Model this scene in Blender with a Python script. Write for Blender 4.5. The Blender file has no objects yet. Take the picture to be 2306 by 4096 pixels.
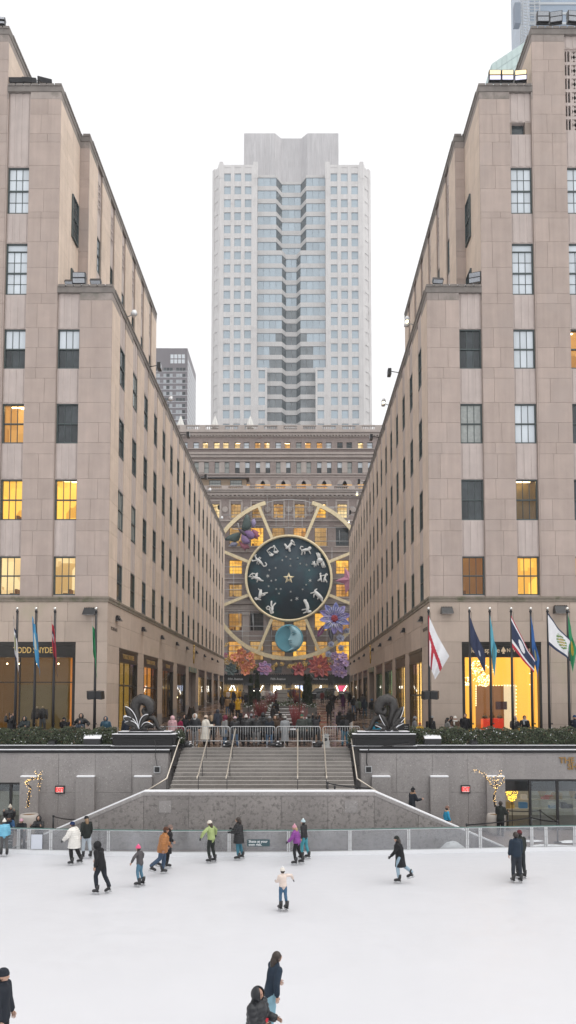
import bpy, bmesh, math, random
import numpy as np
from mathutils import Vector, Matrix, Euler
R = math.radians
random.seed(7); rng = random.Random(11)
S = bpy.context.scene
COL = S.collection

# ------------------------------------------------------------------ camera
F = 2692.0; TH = R(3.0); EYE = 6.8; VX = 1195.0; HY = 2785.0; PYC = HY - F*math.tan(TH)
cam_d = bpy.data.cameras.new('camera'); cam = bpy.data.objects.new('camera', cam_d); COL.objects.link(cam)
cam.location = (0, 0, EYE); cam.rotation_euler = (R(90)+TH, 0, 0)
cam_d.sensor_fit = 'AUTO'; cam_d.sensor_width = 36.0; cam_d.lens = F/4096*36.0
cam_d.shift_x = (1153-VX)/4096; cam_d.shift_y = (PYC-2048)/4096
cam_d.clip_start = 0.1; cam_d.clip_end = 6000
S.camera = cam
S.render.resolution_x = 576; S.render.resolution_y = 1024

# ------------------------------------------------------------------ world, sun, exposure
W = bpy.data.worlds.new('World'); S.world = W; W.use_nodes = True
nt = W.node_tree; nt.nodes.clear()
wo = nt.nodes.new('ShaderNodeOutputWorld'); bg = nt.nodes.new('ShaderNodeBackground')
sky = nt.nodes.new('ShaderNodeTexSky'); sky.sky_type = 'NISHITA'; sky.sun_disc = False
sky.sun_elevation = R(52); sky.sun_rotation = R(60); sky.dust_density = 6; sky.air_density = 1
hs = nt.nodes.new('ShaderNodeHueSaturation'); hs.inputs['Saturation'].default_value = .10; hs.inputs['Value'].default_value = 1.0
mx = nt.nodes.new('ShaderNodeMixRGB'); mx.inputs[0].default_value = 0.90; mx.inputs[2].default_value = (8.2, 8.2, 8.25, 1)
nt.links.new(sky.outputs[0], hs.inputs['Color']); nt.links.new(hs.outputs[0], mx.inputs[1])
nt.links.new(mx.outputs[0], bg.inputs['Color']); bg.inputs['Strength'].default_value = 0.1
nt.links.new(bg.outputs[0], wo.inputs['Surface'])
sun_d = bpy.data.lights.new('sun', 'SUN'); sun_d.energy = 1.5; sun_d.angle = R(70); sun_d.color = (1, .965, .92)
sun = bpy.data.objects.new('sun', sun_d); COL.objects.link(sun)
sun.rotation_euler = Vector((-.45, .06, -1)).to_track_quat('-Z', 'Y').to_euler()
vs = S.view_settings; vs.view_transform = 'Standard'; vs.look = 'None'; vs.exposure = 0.45; vs.gamma = 1; vs.use_curve_mapping = False
S.cycles.max_bounces = 8; S.cycles.diffuse_bounces = 5; S.cycles.glossy_bounces = 3; S.cycles.transparent_max_bounces = 12
S.cycles.transmission_bounces = 4; S.cycles.caustics_reflective = False; S.cycles.caustics_refractive = False
S.cycles.sample_clamp_indirect = 4.0
try:
    S.cycles.use_denoising = True
except Exception: pass

# ------------------------------------------------------------------ pixel helpers (a pixel is a direction; the plane it lies on gives the distance)
_c, _s = math.cos(TH), math.sin(TH)
def _dir(u, v):
    a = (u-VX)/F; b = (PYC-v)/F
    return a, _c-b*_s, _s+b*_c
def at(u, v, Y):
    d = _dir(u, v); t = Y/d[1]; return Vector((d[0]*t, Y, EYE+d[2]*t))
def gr(u, v, Z=0.0):
    d = _dir(u, v); t = (Z-EYE)/d[2]; return Vector((d[0]*t, d[1]*t, Z))

# ------------------------------------------------------------------ materials
MATS = {}
def pm(name, col=(.5, .5, .5), rough=.6, metal=0., var=.12, scale=3., bump=0., bscale=30., rnd=0., island=0., streak=0., emit=None, es=0., spec=.5, trans=0., alpha=1., speck=None, coat=0., tint=None):
    if name in MATS: return MATS[name]
    m = bpy.data.materials.new(name); m.use_nodes = True; MATS[name] = m
    t = m.node_tree; N = t.nodes; L = t.links
    b = N['Principled BSDF']
    b.inputs['Roughness'].default_value = rough; b.inputs['Metallic'].default_value = metal
    b.inputs['Specular IOR Level'].default_value = spec
    if trans: b.inputs['Transmission Weight'].default_value = trans
    if alpha < 1: b.inputs['Alpha'].default_value = alpha
    if coat: b.inputs['Coat Weight'].default_value = coat
    geo = N.new('ShaderNodeNewGeometry')
    def noise(sc, det=4, vec=None, ro=.6):
        n = N.new('ShaderNodeTexNoise'); n.inputs['Scale'].default_value = sc; n.inputs['Detail'].default_value = det; n.inputs['Roughness'].default_value = ro
        L.new(vec or geo.outputs['Position'], n.inputs['Vector']); return n.outputs['Fac']
    def math_(op, a, c):
        n = N.new('ShaderNodeMath'); n.operation = op
        for i, q in enumerate((a, c)):
            if isinstance(q, (int, float)): n.inputs[i].default_value = q
            else: L.new(q, n.inputs[i])
        return n.outputs[0]
    val = 1.0
    if var:
        val = math_('MULTIPLY_ADD', noise(scale), 1.0)
        n = val.node; n.inputs[1].default_value = 2.6*var; n.inputs[2].default_value = 1-1.3*var
    if streak:
        mp = N.new('ShaderNodeMapping'); mp.inputs['Scale'].default_value = (2.2, 2.2, .12); L.new(geo.outputs['Position'], mp.inputs['Vector'])
        k = math_('MULTIPLY_ADD', noise(1.5, 5, mp.outputs[0]), 1.0); k.node.inputs[1].default_value = 2*streak; k.node.inputs[2].default_value = 1-streak
        val = math_('MULTIPLY', val, k)
    if rnd:
        oi = N.new('ShaderNodeObjectInfo'); k = math_('MULTIPLY_ADD', oi.outputs['Random'], 1.0); k.node.inputs[1].default_value = 2*rnd; k.node.inputs[2].default_value = 1-rnd
        val = math_('MULTIPLY', val, k)
    if island:
        k = math_('MULTIPLY_ADD', geo.outputs['Random Per Island'], 1.0); k.node.inputs[1].default_value = 2*island; k.node.inputs[2].default_value = 1-island
        val = math_('MULTIPLY', val, k)
    c3 = col if len(col) == 4 else (*col, 1)
    if val != 1.0:
        vm = N.new('ShaderNodeVectorMath'); vm.operation = 'SCALE'; vm.inputs[0].default_value = c3[:3]; L.new(val, vm.inputs['Scale'])
        out = vm.outputs[0]
        if tint:      # (colour, noise scale, threshold): patches of a second colour
            r = N.new('ShaderNodeValToRGB'); r.color_ramp.elements[0].position = tint[2]; r.color_ramp.elements[1].position = min(1, tint[2]+tint[3] if len(tint) > 3 else tint[2]+.15)
            L.new(noise(tint[1], 6), r.inputs[0])
            q = N.new('ShaderNodeMixRGB'); L.new(r.outputs[0], q.inputs[0]); L.new(out, q.inputs[1]); q.inputs[2].default_value = (*tint[0], 1); out = q.outputs[0]
        if speck:     # (colour, scale, threshold)
            r = N.new('ShaderNodeValToRGB'); r.color_ramp.elements[0].position = speck[2]; r.color_ramp.elements[1].position = speck[2]+.06
            L.new(noise(speck[1], 2), r.inputs[0])
            q = N.new('ShaderNodeMixRGB'); L.new(r.outputs[0], q.inputs[0]); L.new(out, q.inputs[1]); q.inputs[2].default_value = (*speck[0], 1); out = q.outputs[0]
        L.new(out, b.inputs['Base Color'])
    else: b.inputs['Base Color'].default_value = c3
    if bump:
        bn = N.new('ShaderNodeBump'); bn.inputs['Strength'].default_value = bump; bn.inputs['Distance'].default_value = .02
        L.new(noise(bscale, 3), bn.inputs['Height']); L.new(bn.outputs[0], b.inputs['Normal'])
    if emit:
        b.inputs['Emission Color'].default_value = (*emit, 1); b.inputs['Emission Strength'].default_value = es
    return m

def glass(name, tint=(1,1,1), refl=1.0, haze=0., hazecol=(.8,.83,.86), rough=.02):
    if name in MATS: return MATS[name]
    m = bpy.data.materials.new(name); m.use_nodes = True; MATS[name] = m; N, L = m.node_tree.nodes, m.node_tree.links
    N.remove(N['Principled BSDF']); out = N['Material Output']
    tr = N.new('ShaderNodeBsdfTransparent'); tr.inputs[0].default_value = (*tint, 1); gl = N.new('ShaderNodeBsdfGlossy'); gl.inputs['Roughness'].default_value = rough
    fr = N.new('ShaderNodeFresnel'); fr.inputs[0].default_value = 1.5; mu = N.new('ShaderNodeMath'); mu.operation = 'MULTIPLY'; mu.inputs[1].default_value = refl; L.new(fr.outputs[0], mu.inputs[0])
    base = tr.outputs[0]
    if haze:
        df = N.new('ShaderNodeBsdfDiffuse'); df.inputs[0].default_value = (*hazecol, 1); ms = N.new('ShaderNodeMixShader'); g = N.new('ShaderNodeNewGeometry'); n = N.new('ShaderNodeTexNoise'); n.inputs['Scale'].default_value = .9; n.inputs['Detail'].default_value = 5; L.new(g.outputs['Position'], n.inputs['Vector'])
        r = N.new('ShaderNodeMapRange'); r.inputs[1].default_value = .3; r.inputs[2].default_value = .7; r.inputs[3].default_value = haze*.5; r.inputs[4].default_value = haze*1.4; L.new(n.outputs[0], r.inputs[0]); L.new(r.outputs[0], ms.inputs[0]); L.new(base, ms.inputs[1]); L.new(df.outputs[0], ms.inputs[2]); base = ms.outputs[0]
    mx = N.new('ShaderNodeMixShader'); L.new(mu.outputs[0], mx.inputs[0]); L.new(base, mx.inputs[1]); L.new(gl.outputs[0], mx.inputs[2]); L.new(mx.outputs[0], out.inputs['Surface']); return m

# ------------------------------------------------------------------ mesh builder
class MB:
    def __init__(s): s.v = []; s.f = []; s.m = []; s.sm = []
    def add(s, vs, fs, mi=0, smooth=False):
        o = len(s.v); s.v += [tuple(p) for p in vs]
        for q in fs: s.f.append(tuple(o+i for i in q)); s.m.append(mi); s.sm.append(smooth)
        return s
    def box(s, x0, x1, y0, y1, z0, z1, mi=0):
        if x0 > x1: x0, x1 = x1, x0
        if y0 > y1: y0, y1 = y1, y0
        if z0 > z1: z0, z1 = z1, z0
        v = [(x0,y0,z0),(x1,y0,z0),(x1,y1,z0),(x0,y1,z0),(x0,y0,z1),(x1,y0,z1),(x1,y1,z1),(x0,y1,z1)]
        return s.add(v, [(3,2,1,0),(4,5,6,7),(0,1,5,4),(1,2,6,5),(2,3,7,6),(3,0,4,7)], mi)
    def bar(s, p, q, w, d, mi=0, up=(0,0,1)):
        p, q = Vector(p), Vector(q); t = (q-p)
        if t.length < 1e-6: return s
        t.normalize(); u = Vector(up)
        if abs(t.dot(u)) > .99: u = Vector((0,1,0))
        a = t.cross(u).normalized(); b = a.cross(t).normalized()
        v = [c + a*(w/2*i) + b*(d/2*j) for c in (p, q) for i, j in ((-1,-1),(1,-1),(1,1),(-1,1))]
        return s.add(v, [(0,1,2,3),(7,6,5,4),(0,4,5,1),(1,5,6,2),(2,6,7,3),(3,7,4,0)], mi)
    def tube(s, pts, r, seg=8, mi=0, cap=True, flat=1.0, side=None):
        pts = [Vector(p) for p in pts]; n = len(pts)
        rs = r if isinstance(r, (list, tuple)) else [r]*n
        base = []; prev = None
        for i, p in enumerate(pts):
            t = (pts[min(i+1, n-1)]-pts[max(i-1, 0)])
            t = t.normalized() if t.length > 1e-9 else Vector((0,0,1))
            if prev is None:
                a = Vector(side) if side else (Vector((0,1,0)) if abs(t.y) < .9 else Vector((1,0,0)))
            else: a = prev
            a = (a - t*a.dot(t));
            a = a.normalized() if a.length > 1e-6 else t.orthogonal().normalized()
            prev = a; b = t.cross(a)
            base += [p + (a*math.cos(k*2*math.pi/seg)*flat + b*math.sin(k*2*math.pi/seg))*rs[i] for k in range(seg)]
        fs = [(i*seg+k, i*seg+(k+1) % seg, (i+1)*seg+(k+1) % seg, (i+1)*seg+k) for i in range(n-1) for k in range(seg)]
        if cap: fs += [tuple(range(seg-1, -1, -1)), tuple((n-1)*seg+k for k in range(seg))]
        return s.add(base, fs, mi, True)
    def lathe(s, prof, c=(0,0,0), seg=16, mi=0, sx=1, sy=1):
        v = []; n = len(prof)
        for r, z in prof: v += [(c[0]+r*sx*math.cos(k*2*math.pi/seg), c[1]+r*sy*math.sin(k*2*math.pi/seg), c[2]+z) for k in range(seg)]
        fs = [(i*seg+k, i*seg+(k+1) % seg, (i+1)*seg+(k+1) % seg, (i+1)*seg+k) for i in range(n-1) for k in range(seg)]
        fs += [tuple(range(seg-1, -1, -1)), tuple((n-1)*seg+k for k in range(seg))]
        return s.add(v, fs, mi, True)
    def ball(s, c, r, seg=10, rings=6, mi=0, sc=(1,1,1)):
        prof = [(max(.02, math.sin(math.pi*i/rings)), -math.cos(math.pi*i/rings)) for i in range(rings+1)]
        o = MB().lathe(prof, seg=seg)
        return s.add([(c[0]+x*r*sc[0], c[1]+y*r*sc[1], c[2]+z*r*sc[2]) for x, y, z in o.v], o.f, mi, True)
    def prism(s, poly, y0, y1, mi=0):          # polygon in xz, extruded along y
        n = len(poly); ar = sum(poly[i][0]*poly[(i+1) % n][1]-poly[(i+1) % n][0]*poly[i][1] for i in range(n))
        if ar < 0: poly = poly[::-1]
        v = [(x, y0, z) for x, z in poly]+[(x, y1, z) for x, z in poly]
        fs = [tuple(range(n)), tuple(range(2*n-1, n-1, -1))]+[(i, n+i, n+(i+1) % n, (i+1) % n) for i in range(n)]
        return s.add(v, fs, mi)
    def slab(s, poly, z0, z1, mi=0):           # polygon in xy, extruded along z
        n = len(poly); ar = sum(poly[i][0]*poly[(i+1) % n][1]-poly[(i+1) % n][0]*poly[i][1] for i in range(n))
        if ar < 0: poly = poly[::-1]
        v = [(x, y, z0) for x, y in poly]+[(x, y, z1) for x, y in poly]
        fs = [tuple(range(n-1, -1, -1)), tuple(range(n, 2*n))]+[(i, (i+1) % n, n+(i+1) % n, n+i) for i in range(n)]
        return s.add(v, fs, mi)
    def mesh(s, name):
        me = bpy.data.meshes.new(name); me.from_pydata(s.v, [], s.f)
        me.polygons.foreach_set('material_index', s.m); me.polygons.foreach_set('use_smooth', s.sm); me.update(); return me
    def build(s, name, mat, parent=None, loc=None, rot=None, scale=None):
        me = s.mesh(name)
        for q in (mat if isinstance(mat, (list, tuple)) else [mat]): me.materials.append(q)
        return place(name, me, parent, loc, rot, scale)
def place(name, me, parent=None, loc=None, rot=None, scale=None):
    o = bpy.data.objects.new(name, me); COL.objects.link(o)
    if parent: o.parent = parent
    if loc is not None: o.location = loc
    if rot is not None: o.rotation_euler = rot
    if scale is not None: o.scale = scale
    return o
def tag(o, label=None, cat=None, group=None, kind=None):
    if label: o['label'] = label
    if cat: o['category'] = cat
    if group: o['group'] = group
    if kind: o['kind'] = kind
    return o
def thing(name, label, cat, loc=(0,0,0), rz=0, group=None):
    o = bpy.data.objects.new(name, None); COL.objects.link(o); o.empty_display_size = .1
    o.location = loc; o.rotation_euler = (0, 0, rz); return tag(o, label, cat, group)
def copy_tree(o, parent=None):
    c = o.copy(); COL.objects.link(c)
    if parent is not None: c.parent = parent
    for ch in o.children: copy_tree(ch, c)
    return c
def bevel(o, w=.02, seg=2):
    m = o.modifiers.new('bevel', 'BEVEL'); m.width = w; m.segments = seg; m.limit_method = 'ANGLE'; return o
def text(name, body, size, loc, mat, parent=None, rot=(math.pi/2, 0, 0), ext=.01, align='CENTER', bold=0., sx=1., spacing=1.):
    c = bpy.data.curves.new(name, 'FONT'); c.body = body; c.size = size; c.extrude = ext; c.align_x = align; c.align_y = 'CENTER'; c.offset = bold; c.space_character = spacing
    c.resolution_u = 3
    c.materials.append(mat); o = bpy.data.objects.new(name, c); COL.objects.link(o)
    o.location = loc; o.rotation_euler = rot; o.scale = (sx, 1, 1)
    if parent: o.parent = parent
    return o
# ------------------------------------------------------------------ shared materials
XC, HW, YF = -1.70, 9.22, 38.3
PZ = 4.10                                           # plaza level above the ice
def zg(y): return PZ if y < 40 else PZ+(y-40)*.0366 if y < 100 else PZ+60*.0366
LIME = (.425, .345, .305)  # front stone kept darker in colour than the lightened side faces
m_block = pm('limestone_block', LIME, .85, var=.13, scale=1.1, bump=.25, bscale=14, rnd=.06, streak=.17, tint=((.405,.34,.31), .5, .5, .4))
m_course = pm('limestone_courses', (.63,.515,.425), .85, var=.12, scale=1.1, bump=.2, bscale=14, island=.06, streak=.20, tint=((.64,.52,.41), .4, .5, .4))  # yellower side stone, also lightened in colour to make up for canyon shade
m_joint = pm('limestone_joint', (.30,.245,.21), .9, var=.15, scale=2)
m_spandrel = pm('limestone_spandrel', (.50,.43,.40), .85, var=.12, scale=1.5, streak=.22)
m_coping = pm('limestone_coping', (.20,.18,.165), .9, var=.3, scale=1.2, streak=.3, bump=.3)
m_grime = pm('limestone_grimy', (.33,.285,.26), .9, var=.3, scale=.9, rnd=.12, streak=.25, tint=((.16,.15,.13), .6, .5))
m_base = pm('limestone_base', (.48,.39,.325), .85, var=.12, scale=.9, rnd=.08, streak=.12, bump=.2, tint=((.42,.37,.27), .35, .58, .25))
m_frame = pm('window_paint', (.065,.085,.085), .45, var=.1)
m_psky = pm('pane_painted_sky', (.66,.72,.77), .06, var=.06, scale=.7, spec=.6, rnd=.10)  # pale blue base colour stands in for sky reflected in the glass
m_pcurt = pm('pane_net_curtain', (.34,.36,.345), .08, var=.25, scale=5, spec=.5)
m_pdark = pm('pane_dark', (.04,.05,.055), .04, var=.6, scale=1.5, rnd=.5, spec=.6)  # dark glass; its mottled tone stands in for reflected buildings
m_pglow = glass('pane_clear', (.95,.95,.93), .45)
m_black = pm('black_metal', (.018,.018,.02), .35, var=.15, spec=.5)
m_bronze = pm('dark_bronze', (.022,.019,.016), .3, metal=.3, var=.2)
m_gold = pm('gold_lettering', (.62,.42,.15), .35, metal=.7, var=.08)
m_snow = pm('snow', (.86,.87,.9), .7, var=.05, scale=6, bump=.4, bscale=25)
m_granite = pm('speckled_granite', (.315,.295,.288), .55, var=.16, scale=.8, speck=((.56,.54,.52), 22., .64), streak=.16, rnd=.04, bump=.15, bscale=60, tint=((.26,.245,.24), 8., .52))
m_granite2 = pm('speckled_granite_dark', (.265,.243,.232), .5, var=.22, scale=1.1, rnd=.10, speck=((.50,.46,.43), 20., .64), bump=.15, bscale=60, tint=((.15,.138,.132), 6., .50))
m_blackgran = pm('black_granite', (.011,.011,.012), .4, var=.3, scale=8, spec=.35)
m_step = pm('wet_granite_step', (.20,.185,.172), .30, var=.28, scale=1.3, rnd=.12, speck=((.36,.34,.32), 25., .62), bump=.1)
m_brass = pm('brass_rail', (.62,.56,.48), .35, metal=.55, var=.1)
m_steel = pm('galvanised_steel', (.52,.53,.54), .35, metal=.75, var=.12)
m_alum = pm('aluminium_frame', (.62,.63,.64), .4, metal=.5, var=.08)

UNIT = MB().box(-.5, .5, -.5, .5, -.5, .5)
_unit = {}
def unit(mat):
    if mat.name not in _unit:
        me = UNIT.mesh('block'); me.materials.append(mat); _unit[mat.name] = me
    return _unit[mat.name]
def ubox(name, mat, parent, x0, x1, y0, y1, z0, z1):
    return place(name, unit(mat), parent, ((x0+x1)/2, (y0+y1)/2, (z0+z1)/2), None, (abs(x1-x0), abs(y1-y0), abs(z1-z0)))

# ------------------------------------------------------------------ ground, ice, plaza
def ice_material():
    m = pm('rink_ice', (.605,.613,.645), .36, var=.03, scale=.25, spec=.35)
    t = m.node_tree; N, L = t.nodes, t.links; b = N['Principled BSDF']
    g = N.new('ShaderNodeNewGeometry')
    mp = N.new('ShaderNodeMapping'); mp.inputs['Scale'].default_value = (.7, 1.5, 1); L.new(g.outputs['Position'], mp.inputs[0])
    n = N.new('ShaderNodeTexNoise'); n.inputs['Scale'].default_value = 1.6; n.inputs['Detail'].default_value = 7; n.inputs['Distortion'].default_value = 1.2; L.new(mp.outputs[0], n.inputs['Vector'])
    r = N.new('ShaderNodeMapRange'); r.inputs[1].default_value = .35; r.inputs[2].default_value = .7; r.inputs[3].default_value = .34; r.inputs[4].default_value = .5; L.new(n.outputs[0], r.inputs[0]); L.new(r.outputs[0], b.inputs['Roughness'])
    bp = N.new('ShaderNodeBump'); bp.inputs['Strength'].default_value = .08; bp.inputs['Distance'].default_value = .01; L.new(n.outputs[0], bp.inputs['Height']); L.new(bp.outputs[0], b.inputs['Normal'])
    return m
tag(MB().box(-60, 60, -40, 36, -.5, -.03).build('ground', pm('terrace_paving', (.16,.12,.105), .35, var=.25, scale=1.5)), kind='structure')
tag(MB().box(-300, 300, 134, 400, 5.0, 6.20).build('ground', pm('far_ground', (.1,.1,.1), .9)), kind='structure')
BPX = [(-320,3396),(0,3411),(280,3419),(600,3425),(1153,3424),(1500,3418),(1780,3411),(2040,3406),(2306,3401),(2600,3390)]
BP = [gr(u, v) for u, v in BPX]                      # foot line of the rink boards
tag(MB().slab([(p.x, p.y) for p in BP]+[(40, 28), (40, -30), (-40, -30), (-40, 28)], -.05, 0.0).build('ice_rink', ice_material()), kind='structure')

def wet_material(name, col, sc):
    m = pm(name, col, .2, var=.3, scale=.7, rnd=.22, spec=.6, tint=((.13,.075,.05), .6, .55))
    t = m.node_tree; N, L = t.nodes, t.links; b = N['Principled BSDF']; g = N.new('ShaderNodeNewGeometry')
    n = N.new('ShaderNodeTexNoise'); n.inputs['Scale'].default_value = sc; n.inputs['Detail'].default_value = 5; L.new(g.outputs['Position'], n.inputs['Vector'])
    r = N.new('ShaderNodeMapRange'); r.inputs[1].default_value = .4; r.inputs[2].default_value = .65; r.inputs[3].default_value = .06; r.inputs[4].default_value = .38; L.new(n.outputs[0], r.inputs[0]); L.new(r.outputs[0], b.inputs['Roughness'])
    bp = N.new('ShaderNodeBump'); bp.inputs['Strength'].default_value = .12; bp.inputs['Distance'].default_value = .02; n2 = N.new('ShaderNodeTexNoise'); n2.inputs['Scale'].default_value = 6; L.new(g.outputs['Position'], n2.inputs['Vector']); L.new(n2.outputs[0], bp.inputs['Height']); L.new(bp.outputs[0], b.inputs['Normal'])
    return m
m_wet = wet_material('wet_red_granite', (.17,.115,.09), .7)
m_wetj = pm('wet_joint', (.035,.028,.025), .2, var=.2)
plaza = tag(MB().box(-45, -6.13, 34.9, 35.86, 3.2, PZ-.012).box(2.69, 42, 34.9, 35.86, 3.2, PZ-.012).box(-45, 42, 35.861, 40.0, 1.8, PZ-.012).build('plaza', m_wetj), kind='structure')
prom = MB(); ys = [40.0, 100.0]
prom.add([(-12,40,PZ-.012),(9,40,PZ-.012),(9,100,zg(100)-.012),(-12,100,zg(100)-.012),(-12,40,2),(9,40,2),(9,100,2),(-12,100,2)], [(0,1,2,3),(7,6,5,4),(0,4,5,1),(1,5,6,2),(2,6,7,3),(3,7,4,0)])
prom = tag(prom.build('promenade', m_wet), kind='structure')
r2 = random.Random(5); n = 0
sl = math.atan(.0366)
for j in range(22):                                  # wet paving slabs, as far as they can be told apart
    y0 = 35.9+j*1.02; off = (.5 if j % 2 else 0)*1.25
    for i in range(16):
        x0 = -11.4+i*1.25+off
        if x0 > 7.2 or (j < 4 and False): continue
        yc = y0+.5; par = plaza if yc+.5 < 40 else prom
        if y0 < 40 < y0+1.02: yc = 40.0-.5 if y0 < 39.5 else 40.55; par = plaza if yc < 40 else prom
        o = place('paving_slab', unit(m_wet), par, (x0+.62, yc, zg(yc)-.01+.004*r2.random()), (sl if yc > 40 else 0, 0, 0), (1.238, 1.008, .03)); n += 1
fifth = tag(MB().box(-90, 90, 100.0, 121.5, 5.2, zg(100)-.14).build('road', pm('wet_asphalt', (.05,.05,.052), .25, var=.3, scale=.8)), kind='structure')
tag(MB().box(-90, 90, 121.5, 129, 5.2, zg(100)).build('pavement', pm('wet_pavement', (.16,.15,.145), .3, var=.2, scale=.8)), kind='structure')

# ------------------------------------------------------------------ windows
_fm = {}
def frame_mesh(w, h, nx, ny, transom=0., mat=None):
    k = (round(w,2), round(h,2), nx, ny, transom)
    if k in _fm: return _fm[k]
    b = MB(); f = .075
    b.box(-w/2, -w/2+f, 0, .14, 0, h); b.box(w/2-f, w/2, 0, .14, 0, h); b.box(-w/2+f, w/2-f, 0, .14, h-f, h); b.box(-w/2+f, w/2-f, -.03, .14, 0, f)
    H = h-transom
    if transom: b.box(-w/2+f, w/2-f, .01, .13, H-.05, H)
    zm = H/2; b.box(-w/2+f, w/2-f, .0, .12, zm-.035, zm+.035)
    for i in range(1, nx):
        x = -w/2+f+(w-2*f)*i/nx; b.box(x-.016, x+.016, .04, .10, f, zm-.035); b.box(x-.016, x+.016, .04, .10, zm+.035, H-(.05 if transom else f))
    for lo, hi in ((f, zm-.035), (zm+.035, H-(.05 if transom else f))):
        for j in range(1, ny):
            z = lo+(hi-lo)*j/ny; b.box(-w/2+f, w/2-f, .045, .095, z-.015, z+.015)
    me = b.mesh('window_frame'); me.materials.append(mat or m_frame); _fm[k] = me; return me
_pmesh = {}
def pane_mesh(w, h, mat):
    k = (round(w,3), round(h,3), mat.name)
    if k not in _pmesh:
        me = MB().box(-w/2, w/2, .065, .075, 0, h).mesh('pane'); me.materials.append(mat); _pmesh[k] = me
    return _pmesh[k]
m_room = {}
def room_mat(key, col, es):  # blocky emission pattern stands in for lamplight on the room walls
    if key not in m_room:
        m = pm('room_'+key, (.3,.22,.1), .8, var=0); t = m.node_tree; N, L = t.nodes, t.links; b = N['Principled BSDF']
        g = N.new('ShaderNodeNewGeometry'); mp = N.new('ShaderNodeMapping'); mp.inputs['Scale'].default_value = (1.3, 1.3, .9); L.new(g.outputs['Position'], mp.inputs[0])
        n = N.new('ShaderNodeTexVoronoi'); n.distance = 'CHEBYCHEV'; n.inputs['Scale'].default_value = .75; L.new(mp.outputs[0], n.inputs['Vector'])
        r = N.new('ShaderNodeValToRGB'); e = r.color_ramp.elements; e[0].position = .15; e[0].color = (col[0]*.42, col[1]*.34, col[2]*.25, 1); e[1].position = .8; e[1].color = (*col, 1); L.new(n.outputs['Color'], r.inputs[0])
        L.new(r.outputs[0], b.inputs['Emission Color']); b.inputs['Emission Strength'].default_value = es; m_room[key] = m
    return m_room[key]
room_mat('bright', (1., .56, .09), .95); room_mat('amber', (.95, .50, .14), .6); room_mat('brown', (.55, .24, .08), .35); room_mat('white', (1., .80, .45), .8); room_mat('dim', (.22,.16,.11), .25); room_mat('tan', (.95,.60,.24), .42); room_mat('honey', (.85,.48,.14), .5)
m_lamp = pm('warm_lamp', (1,.9,.7), .5, var=0, emit=(1,.78,.42), es=6)
_room = {}
def room_mesh(w, h, key, d=1.6):
    var = rng.randrange(6); k = (round(w,2), round(h,2), key, d, var)
    if k not in _room:
        b = MB(); b.box(-w/2-.3, w/2+.3, d, d+.05, -.2, h+.3, 0); b.box(-w/2-.35, -w/2-.3, .1, d, -.2, h+.3, 0); b.box(w/2+.3, w/2+.35, .1, d, -.2, h+.3, 0)
        b.box(-w/2-.3, w/2+.3, .1, d, h+.3, h+.35, 0); b.box(-w/2-.3, w/2+.3, .1, d, -.25, -.2, 1)
        rr = random.Random(var*3+1)
        for _ in range(3):
            x = rr.uniform(-w*.35, w*.35); y = rr.uniform(.6, d-.2); L_ = rr.choice((.07, .07, .4)); b.box(x-L_, x+L_, y-.05, y+.05, h+.25, h+.29, 2)
        for _ in range(var % 4):
            x = rr.uniform(-w*.45, w*.3); b.box(x, x+w*rr.uniform(.08,.3), d-.35-.1*_, d-.05, -.2, h*rr.uniform(.12, .45), 1)
        me = b.mesh('interior')
        for q in (m_room[key], pm('room_furniture', (.09,.045,.02), .6, var=.3, emit=(.25,.1,.03), es=.25), m_lamp): me.materials.append(q)  # furniture glows faintly too, lamplight put into its material
        _room[k] = me
    return _room[k]
def window(parent, loc, rz, w, h, nx, ny, kind, transom=0., split=True):
    """kind: sky, dark, curtain, half (pale above, dark below), room keys"""
    o = place('window', frame_mesh(w, h, nx, ny, transom), parent, loc, (0, 0, rz)); f = .075; H = h-transom; zm = H/2
    top = H-(.05 if transom else f)
    lit = kind in m_room
    def pmat(up): return m_pglow if lit else {'sky': m_psky, 'dark': m_pdark, 'curtain': m_pcurt, 'half': m_psky if up else m_pdark, 'flah': m_pdark if up else m_psky}[kind]
    for up, lo, hi in ((0, f, zm-.035), (1, zm+.035, top)):
        if split:
            pw = (w-2*f)/nx; ph = (hi-lo)/ny
            for i in range(nx):
                for j in range(ny): place('pane', pane_mesh(pw-.01, ph-.01, pmat(up)), o, (-w/2+f+pw*(i+.5), 0, lo+ph*j+.005))
        else: place('pane', pane_mesh(w-2*f, hi-lo, pmat(up)), o, (0, 0, lo))
    if transom: place('pane', pane_mesh(w-2*f, transom-.08, m_pdark if kind != 'sky' else m_psky), o, (0, 0, H+.005))
    if lit: place('interior', room_mesh(w, h, kind), o, (0, 0, 0))
    return o

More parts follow.
